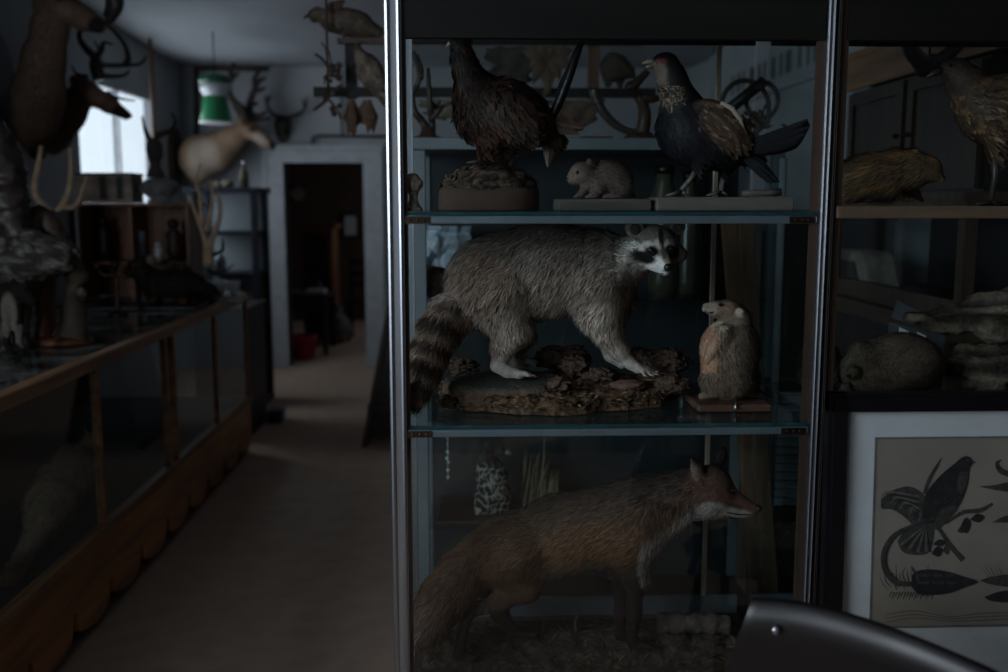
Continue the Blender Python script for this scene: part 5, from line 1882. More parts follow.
# tall pale antlers standing on the counter
ta = stand('antler_pair', 'tall pale tan antlers standing upright on the counter end', 'antlers', 204, 300, 5.6)
tl_ = np.array(ta.location)
Yt = 5.6
q5 = lambda *a: [P(70 + x / 4.2, 160 + y / 4.2, Yt + .002 * ((x * 7) % 11)) for x, y in a]
MB().lathe((tl_[0], Yt, ZCT), [(0, 0), (.06, 0), (.065, .02), (.04, .04), (.035, .1), (0, .1)], 18).build('stump', M['dkwood'], ta, True)
antler_tree('antler', None, [q5((575, 440), (572, 400), (570, 350), (555, 300), (530, 230), (502, 150)), q5((552, 280), (550, 200), (545, 150), (530, 90), (548, 15))], M['antlerp'], ta, .021, .35)
antler_tree('antler', None, [q5((585, 440), (590, 350), (610, 300), (630, 230), (625, 170), (612, 140)), q5((572, 300), (590, 220), (600, 150), (590, 75))], M['antlerp'], ta, .021, .35)
antler_tree('low_branch', None, [q5((575, 440), (600, 400), (640, 380), (640, 330)), q5((575, 460), (610, 470), (650, 462), (690, 440))], M['dkwood'], ta, .014, .4)

# white dishes on the counter end
for i, (px, r, lab) in enumerate(((217, .06, 'shallow white bowl by the tall antlers on the counter end'), (233, .038, 'small white dish beside the shallow bowl at the counter corner'))):
    d = thing('bowl', (P(px, 286, 6.0)[0], 6.02, ZCT), lab, 'bowl', 'white dishes on the counter end')
    MB().lathe((d.location[0], 6.02, ZCT), [(0, 0), (r * .5, 0), (r * .55, .008), (r * .9, .05), (r, .085), (r * .95, .085), (r * .8, .045), (r * .4, .016), (0, .014)], 24).build('body', M['white'], d, True)
tray = thing('tray', (P(228, 286, 5.75)[0] + .045, 5.66, ZCT), 'thin pale tray lying flat on the counter glass near the bowls', 'tray')
tx = tray.location[0]
mb = MB().box((tx - .06, 5.56, ZCT), (tx + .09, 5.82, ZCT + .008)).box((tx - .06, 5.56, ZCT + .008), (tx - .05, 5.82, ZCT + .016)).box((tx + .08, 5.56, ZCT + .008), (tx + .09, 5.82, ZCT + .016))
mb.build('plate', M['paper'], tray)

# wooden hutch with little figures
Yh0, Yh1 = 5.75, 6.05
ha, hb_, hz = P(80, 250, Yh0)[0], P(190, 250, Yh0)[0], P(130, 203, Yh0)[2]
hutch = thing('shelf_unit', ((ha + hb_) / 2, Yh0, ZCT), 'small brown wooden shelf unit standing on the counter below the window', 'shelf unit')
for x in (ha, (ha + hb_) / 2 - .03, hb_ - .02):
    MB().box((x, Yh0, ZCT), (x + .02, Yh1, hz - .02)).build('side_panel', M['redwood'], hutch)
MB().box((ha - .02, Yh0 - .02, hz - .02), (hb_ + .02, Yh1 + .02, hz)).build('top', M['redwood'], hutch, False, None, .004)
MB().box((ha + .02, Yh1 - .015, ZCT), (hb_ - .02, Yh1, hz - .02)).build('back_panel', M['redwood'], hutch)
hs = P(160, 262, Yh0)[2]
for x0_, x1_ in ((ha + .02, (ha + hb_) / 2 - .03), ((ha + hb_) / 2 - .01, hb_ - .02)):
    MB().box((x0_, Yh0 + .01, hs - .012), (x1_, Yh1 - .015, hs)).build('shelf', M['redwood'], hutch)
hs += .0012
hz += .0012


def figurine(px, z, Y, h, mat, label, kind='figurine', s=1.0):
    x = P(px, 250, Y)[0]
    f = thing('figurine', (x, Y, z), label, kind, 'figurines around the small shelf unit')
    MB().lathe((x, Y, z), [(0, 0), (.028 * s, 0), (.03 * s, .008), (.02 * s, .014), (0, .014)], 16).build('foot', mat, f, True)
    MB().lathe((x, Y, z + .013), [(0, 0), (.018 * s, 0), (.026 * s, h * .2), (.02 * s, h * .42), (.027 * s, h * .6), (.012 * s, h * .72), (.012 * s, h * .75), (0, h * .75)], 16, 1, .8).build('torso', mat, f, True)
    MB().ball((x, Y, z + .013 + h * .85), (.019 * s, .019 * s, h * .13), 14, 10).build('head', mat, f, True)
    return f


figurine(174, hs, 5.85, .24, M['dkwood'], 'dark carved figure on the upper shelf of the wooden unit', s=1.8)
figurine(104, hs, 5.85, .26, M['blackwood'], 'tall black figure in the shaded half of the wooden unit', s=1.6)
figurine(151, ZCT, 5.62, .26, M['stone'], 'pale carved figure standing in front of the wooden unit', s=1.6)
figurine(158, hs, 5.79, .10, M['white'], 'small white figure at the front of the shelf in the wooden unit')
figurine(181, ZCT, 5.66, .2, M['bone'], 'cream slender figure beside the wooden unit and dark animal', s=.9)
gx = thing('glass_tube', (P(145, 250, 5.70)[0], 5.66, ZCT), 'upright clear glass tube in front of the wooden unit', 'glass')
MB().lathe((gx.location[0], 5.66, ZCT), [(0, 0), (.02, 0), (.022, .01), (.017, .02), (.017, .4), (.014, .4), (.014, .02), (0, .02)], 14).build('tube', glass('thick_clear_glass', (.85, .92, .95), 1.5, .05, .5, (170, 185, 195)), gx, True)

# box and urn with skull on the hutch
ba, bb2, bz = P(79, 190, 5.85)[0], P(135, 190, 5.85)[0], P(110, 173, 5.85)[2]
cb = thing('wooden_box', ((ba + bb2) / 2, 5.88, hz), 'pale worn wooden box with two dark slots on top of the shelf unit', 'box')
M['boxw'] = wood('pale_box_wood', (148, 132, 118), .6, 0)
MB().box((ba, 5.80, hz), (bb2, 6.0, bz - .012)).build('body', M['boxw'], cb, False, None, .004)
MB().box((ba - .006, 5.794, bz - .0115), (bb2 + .006, 6.006, bz)).build('lid', M['dkwood'], cb, False, None, .003)
for px in (103, 120):
    x = P(px, 190, 5.80)[0]
    MB().box((x - .018, 5.794, hz + .02), (x + .018, 5.7995, bz - .02)).build('dark_slot', M['blackwood'], cb)
ux = P(157, 190, 5.85)[0]
urn = thing('urn', (ux, 5.9, hz), 'squat grey painted urn on the shelf unit in front of the bright window', 'urn')
uh = P(157, 178, 5.9)[2] - hz
MB().lathe((ux, 5.9, hz), [(0, 0), (.07, 0), (.075, .012), (.05, .02), (.09, uh * .35), (.116, uh * .6), (.116, uh * .72), (.09, uh * .85), (.075, uh * .95), (.03, uh), (0, uh)], 32).build('bowl', plain('chipped_grey_paint', (130, 130, 132), .6, 0, .35, 24), urn, True)
uh += .0012
sk = thing('antlered_bust', (ux, 5.9, hz + uh), 'small grey bust with two upright horns standing on the urn', 'ornament')
z0_ = hz + uh
bh = P(153, 138, 5.9)[2] - z0_
M['bustd'] = plain('dark_carved_stone', (70, 66, 64), .8, 0, .4, 40, .4)
MB().lathe((ux - .02, 5.9, z0_), [(0, 0), (.05, 0), (.055, .01), (.03, bh * .3), (.04, bh * .55), (.05, bh * .7), (.042, bh * .9), (.02, bh), (0, bh)], 20, 1, .8).build('bust', M['bustd'], sk, True)
Yk = 5.9
rock('muzzle', P(157, 155, Yk - .04), (.03, .05, .035), M['bustd'], sk, .2)
antler_tree('horn', None, [[P(149, 139, Yk), P(146, 132, Yk), P(144, 125, Yk - .02), P(142, 116, Yk - .03)]], M['antler'], sk, .018)
antler_tree('horn', None, [[P(155, 136, Yk), P(164, 133, Yk), P(172, 129, Yk - .02), P(175, 120, Yk - .03), P(171, 112, Yk - .03)]], M['antler'], sk, .022)

# pale antlers hanging low on the wall behind the counter
wa = thing('antler_pair', P(52, 215, 5.4), 'pale antlers on a dark block behind the driftwood root', 'antlers')
wl = P(52, 215, 5.4)
Yw = 5.4
MB().box((wl[0] - .12, Yw - .03, ZCT), (wl[0] + .1, Yw + .06, wl[2] + .03)).build('block', M['blackwood'], wa, False, None, .01)
antler_tree('antler', None, [[P(52, 214, Yw), P(42, 205, Yw - .02), P(34, 190, Yw - .03), P(38, 165, Yw), P(41, 146, Yw)]], M['antlerp'], wa, .024, .4)
antler_tree('antler', None, [[P(54, 214, Yw), P(62, 206, Yw - .02), P(69, 190, Yw - .03), P(71, 168, Yw), P(70, 148, Yw)], [P(60, 208, Yw), P(75, 206, Yw - .03), P(82, 192, Yw - .03), P(87, 176, Yw)]], M['antlerp'], wa, .022, .4)

# ================================================================== wall mounts
def deer_plaque(b, px_c, pz0, pz1, wid, mat, parent):
    """shield against the side wall"""
    Yc = b.Y0
    x = XL + .004
    zt_, zb_ = b.Wp((b.uc, pz0, 0))[2], b.Wp((b.uc, pz1, 0))[2]
    poly = []
    for t in np.linspace(0, 2 * PI, 28, endpoint=False):
        r = 1 + .08 * math.cos(3 * t)
        poly.append((x, Yc + wid / 2 * math.cos(t) * r, (zt_ + zb_) / 2 + (zt_ - zb_) / 2 * math.sin(t) * (1 if math.sin(t) > 0 else 1.05)))
    return MB().prism(poly[::-1], (.035, 0, 0)).build('plaque', mat, parent)


# dark thick-necked horned head, nearest along the wall
YA = 5.75
xa_px = 467 - 980 * (2.66 - .04) / YA
A = Body(YA, 50, 150, 2.0)
A.chain([(38, 120, 4, 23), (43, 94, 0, 23), (50, 60, -4, 18), (58, 30, -8, 15), (62, 12, -10, 14)], 12)
A.ell((33, 118, 4), (13, 32, 28), 10)
A.ell((69, 10, -11), (17, 16, 14), 6).chain([(75, 12, -14, 14), (92, 21, -22, 10.5), (106, 27, -28, 7.5)], 6)
A.ell((48, 2, -16), (5, 10, 3), 3, 20)


def a_col(V):
    C = np.tile(cc((132, 110, 94)), (len(V), 1))
    C = mixc(C, (84, 68, 58), np.clip((V[:, 1] - 60) / 60, 0, 1) * .6)
    C = mixc(C, (56, 48, 44), gauss(V, (103, 27), (8, 8)))
    return mixc(C, (160, 138, 118), gauss(V, (72, 13), (8, 6), 20) * .6)


Ao = A.build('horned_head_mount', M['pelt'], a_col, base=(XL + .04, YA, A.Wp((26, 150, 4))[2]))
tag(Ao, 'thick necked dark brown horned head mount high on the wall at the corner', 'mounted head')
A.fur(7000, lambda p: np.where(p[:, 0] > 60, 2.5, 6), 1.6, (-.4, 1, 0), .25, M['hair'], jit=.25, colj=.25, tip=1.3)
A.ballpart('eye', (72, 10, -25.5), 3, M['eye'])
A.ballpart('nose', (109, 26.5, -30), (3.6, 4, 5), M['nose'])
deer_plaque(A, 20, 30, 152, .42, M['blueframe'], Ao)
mb = MB()
pts = sm([(70, 0, -16, 13), (84, -14, -24, 13), (104, -18, -34, 12), (120, -6, -40, 9.5), (124, 8, -42, 7), (117, 22, -40, 4), (110, 27, -38, 1.5)], 6)
A.tubepart('', pts, None, 14, None, mb)
a = np.array(mb.v)
mb.v = a.tolist()
mb.build('horn', M['horn'], Ao, True)
mb = MB()
pts = sm([(66, 0, 2, 13), (80, -16, 8, 13), (100, -22, 14, 11), (114, -10, 18, 8), (118, 4, 20, 5), (112, 18, 20, 2)], 6)
A.tubepart('', pts, None, 14, None, mb)
mb.build('horn', M['horn'], Ao, True)

# dark stag with looping antlers in front of the window
YB_ = 6.25
B = Body(YB_, 95, 150, 1.6)
B.ell((53, 128, 2), (12, 26, 24), 8).chain([(54, 128, 2, 22), (70, 114, -2, 16), (84, 97, -6, 13)], 8)
B.ell((88, 92, -8), (12, 13, 11), 5).chain([(94, 95, -9, 11.5), (112, 105, -15, 8), (128, 115, -20, 5)], 5)
B.ell((79, 82, -14), (4, 7, 2.2), 2, -35).ell((84, 80, 4), (3.5, 6, 2), 2, -20)
Bo = B.build('stag_head_mount', M['pelt'], lambda V: mixc(mixc(np.tile(cc((112, 90, 76)), (len(V), 1)), (46, 38, 34), gauss(V, (124, 113), (10, 8))), (150, 122, 98), gauss(V, (100, 96), (10, 8)) * .6), base=(XL + .04, YB_, B.Wp((50, 155, 0))[2]))
tag(Bo, 'dark stag head mount with looping antlers in front of the bright window', 'mounted head')
B.fur(4200, lambda p: np.where(p[:, 0] > 84, 1.6, 5), 1.3, (-.6, .8, 0), .25, M['hair'], jit=.25, colj=.25, tip=1.3)
B.ballpart('eye', (101, 96, -19), 2, M['eye'])
B.ballpart('nose', (131.5, 115.5, -21), (2.4, 2.8, 3.4), M['nose'])
deer_plaque(B, 40, 96, 158, .32, M['blackwood'], Bo)
q6 = lambda w, *a: [B.Wp((x / 3.736 + 4, y / 3.736, w + ((x * 3) % 17) * .25)) for x, y in a]
antler_tree('antler', None, [q6(-12, (375, 300), (365, 230), (335, 195), (310, 160), (308, 130), (330, 112)), q6(-14, (360, 222), (385, 190), (395, 165), (428, 172)),
                             q6(-16, (368, 240), (390, 248), (470, 248), (523, 242), (550, 215)), q6(-12, (372, 280), (400, 288), (460, 285), (485, 265)), q6(-15, (470, 248), (482, 220), (470, 170), (430, 118), (400, 100))], M['antler'], Bo, .03, .35)
antler_tree('antler', None, [q6(6, (360, 305), (345, 250), (352, 200), (330, 190)), q6(6, (350, 225), (375, 190), (360, 160)), q6(4, (330, 290), (290, 280), (270, 250))], M['antler'], Bo, .02, .3)
antler_tree('brow_tine', None, [q6(-14, (395, 345), (430, 365), (500, 378))], M['antler'], Bo, .014, .3)

# pale deer in the far corner
YC_ = 9.15
D = Body(YC_, 230, 185, 1.2)
q4 = lambda x, y, w=0: (180 + x / 4.8, 60 + y / 4.8, w)
D.ell(q4(90, 480), (12, 24, 17), 8).chain([(*q4(100, 470), 21), (*q4(185, 440), 17.5), (*q4(260, 380), 11.5), (*q4(320, 335, -2), 8.5)], 7)
D.ell(q4(345, 335, -3), (9, 7.5, 7), 4).chain([(*q4(360, 345, -4), 7.6), (*q4(410, 385, -6), 5.4), (*q4(450, 412, -7), 3.6)], 4)
D.ell(q4(296, 292, -5), (2.8, 6.4, 1.8), 1.5, -10)


def d_col(V):
    C = np.tile(cc((164, 138, 116)), (len(V), 1))
    C = mixc(C, (176, 164, 150), gauss(V, (205, 160), (16, 22)) * .7)
    C = mixc(C, (138, 106, 84), np.clip((205 - V[:, 1] - 62) / 12, 0, 1) * .5 * (V[:, 0] < 250))
    C = mixc(C, (178, 164, 148), gauss(V, (262, 138), (8, 6)))
    C = mixc(C, (88, 68, 56), gauss(V, (254.5, 129), (4.5, 3.5)))
    C = mixc(C, (84, 70, 60), gauss(V, (250, 124), (6, 3)) * .8)
    return mixc(C, (48, 40, 36), gauss(V, (275, 145), (5, 4.5)))


Do = D.build('deer_head_mount', M['pelt'], d_col, base=(XL + .05, YC_, D.Wp((190, 186, 0))[2]), mute=.8)
tag(Do, 'pale tan deer head mount with branching antlers beside the green lamp', 'mounted head')
D.fur(3500, 3, 1.0, (-.7, .6, 0), .3, M['hair'], jit=.25, colj=.2, tip=1.2)
D.ballpart('eye', (*q4(360, 332)[:2], -10), (2.2, 1.9, 1.6), M['eye'])
D.ballpart('nose', (*q4(460, 408)[:2], -8), (2, 2, 2.4), M['nose'])
deer_plaque(D, 186, 128, 188, .36, M['dkwood'], Do)
qd = lambda w, *a: [D.Wp((180 + x / 4.8, 60 + y / 4.8, w)) for x, y in a]
antler_tree('antler', None, [qd(-5, (335, 290), (315, 245), (275, 205), (252, 160), (258, 90), (282, 25)), qd(-7, (255, 110), (280, 85), (302, 70)), qd(-8, (330, 270), (300, 262), (282, 240), (268, 220))], M['antler'], Do, .042, .4)
antler_tree('antler', None, [qd(4, (348, 285), (345, 235), (355, 190), (375, 140), (375, 95), (410, 45)), qd(4, (375, 135), (400, 105), (428, 92)), qd(4, (372, 150), (400, 150), (425, 138)), qd(3, (350, 220), (370, 215), (388, 212)),
                             qd(2, (348, 278), (380, 290), (430, 285), (440, 275)), qd(2, (345, 262), (390, 270), (430, 250))], M['antler'], Do, .042, .4)

# antlered skull plaque on the far wall
E_ = thing('antler_plaque', P(283, 143, YF - .02), 'small dark shield with spread antlers on the far wall above the doorway corner', 'antlers')
poly = [P(283 + 8.5 * math.cos(t) * (1 if math.sin(t) < 0 else .85), 129 + 14 * math.sin(t), YF - .002) for t in np.linspace(0, 2 * PI, 26, endpoint=False)]
MB().prism(poly, (0, -.04, 0)).build('plaque', M['blackwood'], E_)
rock('skull', P(283, 126, YF - .09), (.05, .05, .08), M['antler'], E_, .2)
Ye = YF - .08
qe = lambda *a: [P(180 + x / 4.8, 60 + y / 4.8, Ye - .03) for x, y in a]
antler_tree('antler', None, [qe((478, 275), (440, 255), (418, 215), (410, 172)), qe((416, 205), (430, 180), (436, 165))], M['antler'], E_, .02, .4)
antler_tree('antler', None, [qe((505, 280), (545, 268), (585, 250), (605, 215), (612, 178)), qe((600, 225), (590, 200), (590, 182))], M['antler'], E_, .02, .4)

# ================================================================== lamp, pipes, far corner
lx = P(215, 90, 7.8)
lz0, lz1 = P(215, 122, 7.8)[2], P(215, 73, 7.8)[2]
lm = thing('hanging_lamp', (lx[0], 7.8, lz0), 'green and white hanging lamp near the far corner', 'lamp')
MB().tube([(lx[0], 7.8, lz1), (lx[0], 7.8, ZC + .02)], .005, 8).build('cord', M['iron'], lm)
u_ = 7.8 / 980
M['green'] = plain('green_enamel', (44, 128, 82), .25, 0, .1, 8, 0, .6)
M['dkgreen'] = plain('dark_green_enamel', (38, 92, 66), .3, 0, .1, 8, 0, .6)
h_ = lz1 - lz0
MB().lathe((lx[0], 7.8, lz0), [(0, h_), (6 * u_, h_), (14.5 * u_, h_ * .93), (15.3 * u_, h_ * .84), (14.9 * u_, h_ * .78), (0, h_ * .80)], 32).build('cap', M['dkgreen'], lm, True)
MB().lathe((lx[0], 7.8, lz0), [(0, h_ * .79), (14.7 * u_, h_ * .78), (14 * u_, h_ * .66), (10.5 * u_, h_ * .52), (8 * u_, h_ * .44), (0, h_ * .43)], 32).build('reflector', plain('white_opal', (196, 200, 204), .12, 0, .03, 5, 0, .8), lm, True)
mb = MB().lathe((lx[0], 7.8, lz0), [(10.6 * u_, h_ * .53), (11.2 * u_, h_ * .5), (12.5 * u_, h_ * .3), (15.2 * u_, h_ * .03), (15.4 * u_, 0), (14.9 * u_, 0), (12, 12)][:6] + [(14.6 * u_, h_ * .03), (12 * u_, h_ * .3), (10.4 * u_, h_ * .5)], 32)
mb.build('shade', M['green'], lm, True)
MB().lathe((lx[0], 7.8, lz0 - .012), [(14.6 * u_, 0), (15.7 * u_, .0), (15.7 * u_, .014), (14.6 * u_, .014)], 32).build('rim', M['white'], lm, True)

pp = thing('wall_pipe', P(195, 100, YF - .03), 'thin dark pipe framing the corner behind the deer head', 'pipe')
Yp = YF - .035
mb = MB()
for a_, b_ in (((194, 68.5), (268, 69.5)), ((196, 68), (196, 200))):
    mb.tube([P(*a_, Yp), P(*b_, Yp)], .022, 8)
mb.build('tube', M['pipe'], pp)
pq = thing('wall_conduit', P(300, 147, YF - .03), 'crooked pipe running along the wall above the doorway', 'pipe')
mb = MB()
mb.tube([P(x, y, Yp) for x, y in ((266, 148.5), (300, 148), (312, 147.5), (313, 137), (318, 136), (345, 136.5), (392, 137))], .014, 8)
mb.tube([P(342, 137, Yp), P(341, 70, Yp)], .01, 8)
mb.tube([P(264, 150, Yp), P(264, 380, Yp)], .014, 8)
mb.build('tube', M['pipe'], pq, True)
pole = thing('wooden_pole', (P(152, 100, 8.0)[0], 8.0, 0), 'thin wooden pole rising to the ceiling in front of the window', 'pole')
pb0, pt0 = P(155, 178, 8.0), P(150, 38, 8.0)
MB().tube([(pb0[0], 8.0, 0), (pb0[0], 8.0, pb0[2]), (pt0[0], 8.0, pt0[2])], .017, 10).build('shaft', M['vert'], pole)

# tall slate-framed vitrine
vx0, vx1, vy0, vy1, vz = P(187, 190, 7.55)[0], P(256, 190, 7.55)[0], 7.55, 8.0, P(225, 187.5, 7.55)[2]
vt = thing('vitrine', ((vx0 + vx1) / 2, (vy0 + vy1) / 2, 0), 'tall slate blue glass vitrine standing between counter and doorway', 'cabinet')
for x in (vx0, vx1 - .05):
    for y in (vy0, vy1 - .05):
        MB().box((x, y, 0), (x + .05, y + .05, vz - .04)).build('post', M['blueframe'], vt, False, None, .004)
MB().box((vx0 - .02, vy0 - .02, vz - .04), (vx1 + .02, vy1 + .02, vz)).build('top', M['blueframe'], vt, False, None, .005)
MB().box((vx0 + .05, vy0, .06), (vx1 - .05, vy1, .72)).build('plinth_cupboard', M['blueframe'], vt)
MB().box((vx0, vy0 - .01, 0), (vx1, vy1, .06)).build('base', M['blackwood'], vt)
for z in (1.03, 1.35):
    MB().box((vx0 + .05, vy0 + .03, z), (vx1 - .05, vy1 - .03, z + .02)).build('shelf', M['blueframe'], vt)
MB().box((vx0 + .05, vy0 + .012, .72), (vx1 - .05, vy0 + .017, vz - .04)).build('front_pane', M['cglass'], vt)
MB().box((vx1 - .03, vy0 + .05, .72), (vx1 - .025, vy1 - .05, vz - .04)).build('side_pane', M['cglass'], vt)
MB().box((vx0 + .05, vy1 - .03, .72), (vx1 - .05, vy1 - .02, vz - .04)).build('back_panel', M['wall'], vt)


vz += .0012


def bottle(px, Y, z, h, r, mat, label):
    x = P(px, 200, Y)[0]
    o = thing('bottle', (x, Y, z), label, 'bottle', 'bottles and jars at the vitrine')
    MB().lathe((x, Y, z), [(0, 0), (r, 0), (r, h * .5), (r * .85, h * .62), (r * .38, h * .7), (r * .38, h * .88), (0, h * .88)], 16).build('body', mat, o, True)
    MB().lathe((x, Y, z + h * .88), [(0, .0), (r * .46, .0), (r * .46, h * .12), (0, h * .12)], 12).build('cap', M['white'], o, True)
    return o


bottle(245, 7.72, vz, .2, .035, M['bone'], 'small pale bottle with white cap on top of the vitrine')
rk = thing('shell_ornament', (P(228, 184, 7.72)[0], 7.72, vz), 'small grey lump ornament beside the bottle on top of the vitrine', 'ornament')
rock('lump', (rk.location[0], 7.72, vz + .03), (.045, .04, .03), M['stone'], rk, .3, flatb=vz)
rock('second_lump', (rk.location[0] - .08, 7.74, vz + .024), (.03, .03, .024), M['stone'], rk, .3, flatb=vz)
bottle(205, 7.7, 1.0515, .22, .05, M['white'], 'white jar behind the vitrine glass')
bottle(218, 7.75, 1.0515, .18, .04, M['white'], 'lower white jar deeper inside the vitrine')
ch = thing('crate', (P(247, 320, 6.75)[0] + .0, 6.9, 0), 'dark narrow wooden crate on the floor between counter and vitrine', 'crate')
cx_ = P(247, 320, 6.75)[0]
mb = MB()
MB().box((cx_ - .2, 6.6, 0), (cx_ + .03, 7.2, .86)).build('carcass', M['blackwood'], ch, False, None, .006)
MB().box((cx_ - .215, 6.585, .861), (cx_ + .045, 7.215, .885)).build('lid', M['dkwood'], ch, False, None, .004)
bx = thing('blue_box', (P(260, 398, 7.1)[0], 7.1, 0), 'little blue box on the floor beside the counter end', 'box')
xx = P(269, 398, 7.1)[0]
MB().box((xx + .0, 7.02, 0), (xx + .1, 7.18, .07)).build('tub', plain('blue_plastic', (40, 52, 86), .5), bx, False, None, .006)
MB().box((xx - .006, 7.014, .0705), (xx + .106, 7.186, .082)).build('lid', bpy.data.materials['blue_plastic'], bx, False, None, .003)

# leaning A-board beside the cabinet
ab = thing('folding_board', (-.55, 6.3, 0), 'dark folding wooden board leaning in the aisle beside the glass cabinet', 'board')
f0, f1 = PZ(361, 448, .0), None
ya = 6.28
g0, g1 = P(361, 447, ya), P(391, 284, ya)
mb = MB()
mb.hexa([(g0[0], ya, 0), (g0[0] + .03, ya, 0), (g0[0] + .03, ya + .6, 0), (g0[0], ya + .6, 0)], [(g1[0], ya, g1[2]), (g1[0] + .025, ya, g1[2]), (g1[0] + .025, ya + .6, g1[2]), (g1[0], ya + .6, g1[2])])
mb.build('leaf', M['dkwood'], ab)
mb = MB()
e0 = g1[0] + .27
mb.hexa([(e0, ya, 0), (e0 + .025, ya, 0), (e0 + .025, ya + .6, 0), (e0, ya + .6, 0)], [(g1[0] + .03, ya, g1[2]), (g1[0] + .055, ya, g1[2]), (g1[0] + .055, ya + .6, g1[2]), (g1[0] + .03, ya + .6, g1[2])])
mb.build('leaf', M['dkwood'], ab)
MB().prism([(g0[0] + .045, ya + .04, .06), (e0 - .02, ya + .04, .06), (g1[0] + .035, ya + .04, g1[2] - .05)], (0, .02, 0)).build('inner_panel', M['blackwood'], ab)
MB().box((g0[0] + .045, ya + .01, .25), (e0 - .03, ya + .035, .28)).build('stay', M['dkwood'], ab)
MB().tube([(g1[0] - .002, ya - .012, g1[2] + .006), (g1[0] + .06, ya - .012, g1[2] + .006)], .012, 8).build('hinge', M['steel'], ab)

# ================================================================== overhead rack with hanging mounts
YR = 4.5
rz0, rz1 = P(350, 92, YR)[2], P(350, 41, YR)[2]
ra, rb = P(314, 92, YR)[0], P(655, 90, YR)[0]
rack = thing('overhead_rack', ((ra + rb) / 2, YR, rz0), 'black iron and wood rack hanging from the ceiling behind the cabinet', 'rack')
MB().box((ra, YR - .02, rz0 - .02), (rb, YR + .02, rz0 + .02)).build('lower_bar', M['iron'], rack)
MB().box((P(338, 41, YR)[0], YR - .02, rz1 - .012), (rb - .05, YR + .02, rz1 + .012)).build('upper_bar', M['dkwood'], rack)
for px in (351, 594):
    x = P(px, 90, YR)[0]
    MB().box((x - .025, YR + .0205, rz0 - .025), (x + .025, YR + .045, rz1 + .012)).build('upright', M['iron'] if px < 500 else M['vert'], rack)
for px in (398, 640):
    x = P(px, 90, YR)[0]
    MB().tube([(x, YR, rz1 + .01), (x, YR, ZC - .01)], .006, 8).build('hanger_rod', M['iron'], rack)

# bird on top of the rack
ob = Body(YR, 340, 40, .9)
ob.ell((346, 22, 0), (24, 14, 13), 6, 6).chain([(330, 20, 0, 10), (318, 14, 0, 6.5)], 5).ell((315, 15, 0), (6.5, 5.5, 5), 3).cap((362, 26, 0, 12), (378, 32, 0, 6), 5)
ob.chain([(344, 34, -4, 3), (345, 38, -4, 1.6)], 2).chain([(352, 34, 4, 3), (353, 38, 4, 1.6)], 2)
obo = ob.build('brown_rack_bird', M['feather'], lambda V: mixc(np.tile(cc((88, 78, 66)), (len(V), 1)), (60, 52, 46), (fbm(V * .2, 2) > .55) * .7), floor_v=37.6)
tag(obo, 'brown stuffed bird perched on the overhead rack above the aisle', 'bird')
ob.fur(900, lambda p: np.where(p[:, 1] > 30, 0, 4.5), 2.4, (1, .3, 0), .15, M['feather'], name='plumage', jit=.25, colj=.35, leaf=True)
ob.tubepart('beak', [(310, 15.5, 0, 2.2), (306.5, 17, 0, 1.4), (304, 19, 0, .4)], M['beakd'], 7)
ob.ballpart('eye', (313.5, 13.5, -4.6), .9, M['eye'])
mb = MB()
for k in range(3):
    blade(mb, ob.Wp([(326 + k * 5, 12, -10), (332 + k * 4, 6 - k, -13), (338 + k * 4, 3 - k, -12)]), [.02, .035, .01])
mb.build('wing', M['brownfeather'], obo)

# bird hanging head down from the rack
hbd = Body(YR - .09, 368, 60, 1.0)
hbd.ell((370, 72, 0), (13, 20, 11), 6, -28).chain([(362, 58, 0, 7), (357, 48, 0, 4)], 4).cap((380, 88, 0, 9), (388, 104, 0, 5), 5)
hbo2 = hbd.build('hanging_game_bird', M['feather'], lambda V: mixc(np.tile(cc((118, 106, 94)), (len(V), 1)), (70, 60, 52), (fbm(V * .15, 2) > .52) * .7))
tag(hbo2, 'pale game bird hanging from the overhead rack next to the steel post', 'bird')
hbd.fur(800, 5, 2.6, (.4, 1, 0), .18, M['feather'], name='plumage', jit=.25, colj=.3, leaf=True)
hbd.tubepart('leg', [(358, 50, 0, 1.4), (357, 44, 2, 1.2), (358, 40, 4, 1.0)], M['skin'], 6)
# dried leaves below
for i, (px, py, ln, lab) in enumerate(((352, 98, 40, 'brown withered plant bundle hanging below the overhead rack'), (369, 100, 34, 'second withered brown bundle hanging beside the first below the rack'))):
    dl_ = thing('hanging_dried_plant', P(px, py, YR - .03), lab, 'dried plant', 'withered bundles under the rack')
    mb = MB()
    for k in range(9):
        x0_ = px + RNG.normal(0, 1.2)
        blade(mb, [P(x0_, py, YR - .03), P(x0_ + RNG.normal(0, 2), py + ln * .5, YR - .03 + RNG.normal(0, .02)), P(px + RNG.normal(0, 3), py + ln * (.6 + .4 * RNG.random()), YR - .03 + RNG.normal(0, .02))], [.012, .05, .008], n=3)
    mb.build('leaf_bundle', plain('withered_leaf', (92, 72, 58), .9) if i == 0 else bpy.data.materials['withered_leaf'], dl_)
# wiry dried stalks hanging from the ceiling beam
ds = thing('hanging_dried_stalk', P(327, 120, YR - .1), 'thin wiry dried stalks dangling in front of the rack end', 'dried plant')
mb = MB()
q7 = lambda x, y: P(290 + x / 4.48, y / 4.48, YR - .1)
zc_ = ZC - .03
t0 = q7(165, 150)
mb.tube([(t0[0], t0[1], zc_), q7(165, 150), q7(168, 300), q7(170, 430)], .006, 6)
for (a_, b_, c_, d_, r) in ((168, 300, 110, 240, .007), (165, 330, 215, 360, .005), (175, 440, 105, 495, .008), (180, 450, 230, 540, .005), (170, 300, 150, 380, .004), (190, 400, 240, 380, .004), (165, 200, 185, 330, .004), (170, 440, 200, 520, .004), (165, 250, 140, 190, .004)):
    mb.tube(sm([q7(a_, b_), q7((a_ + c_) / 2 + 6, (b_ + d_) / 2 - 5), q7(c_, d_)], 4), [r] * 8 + [r * .4], 6)
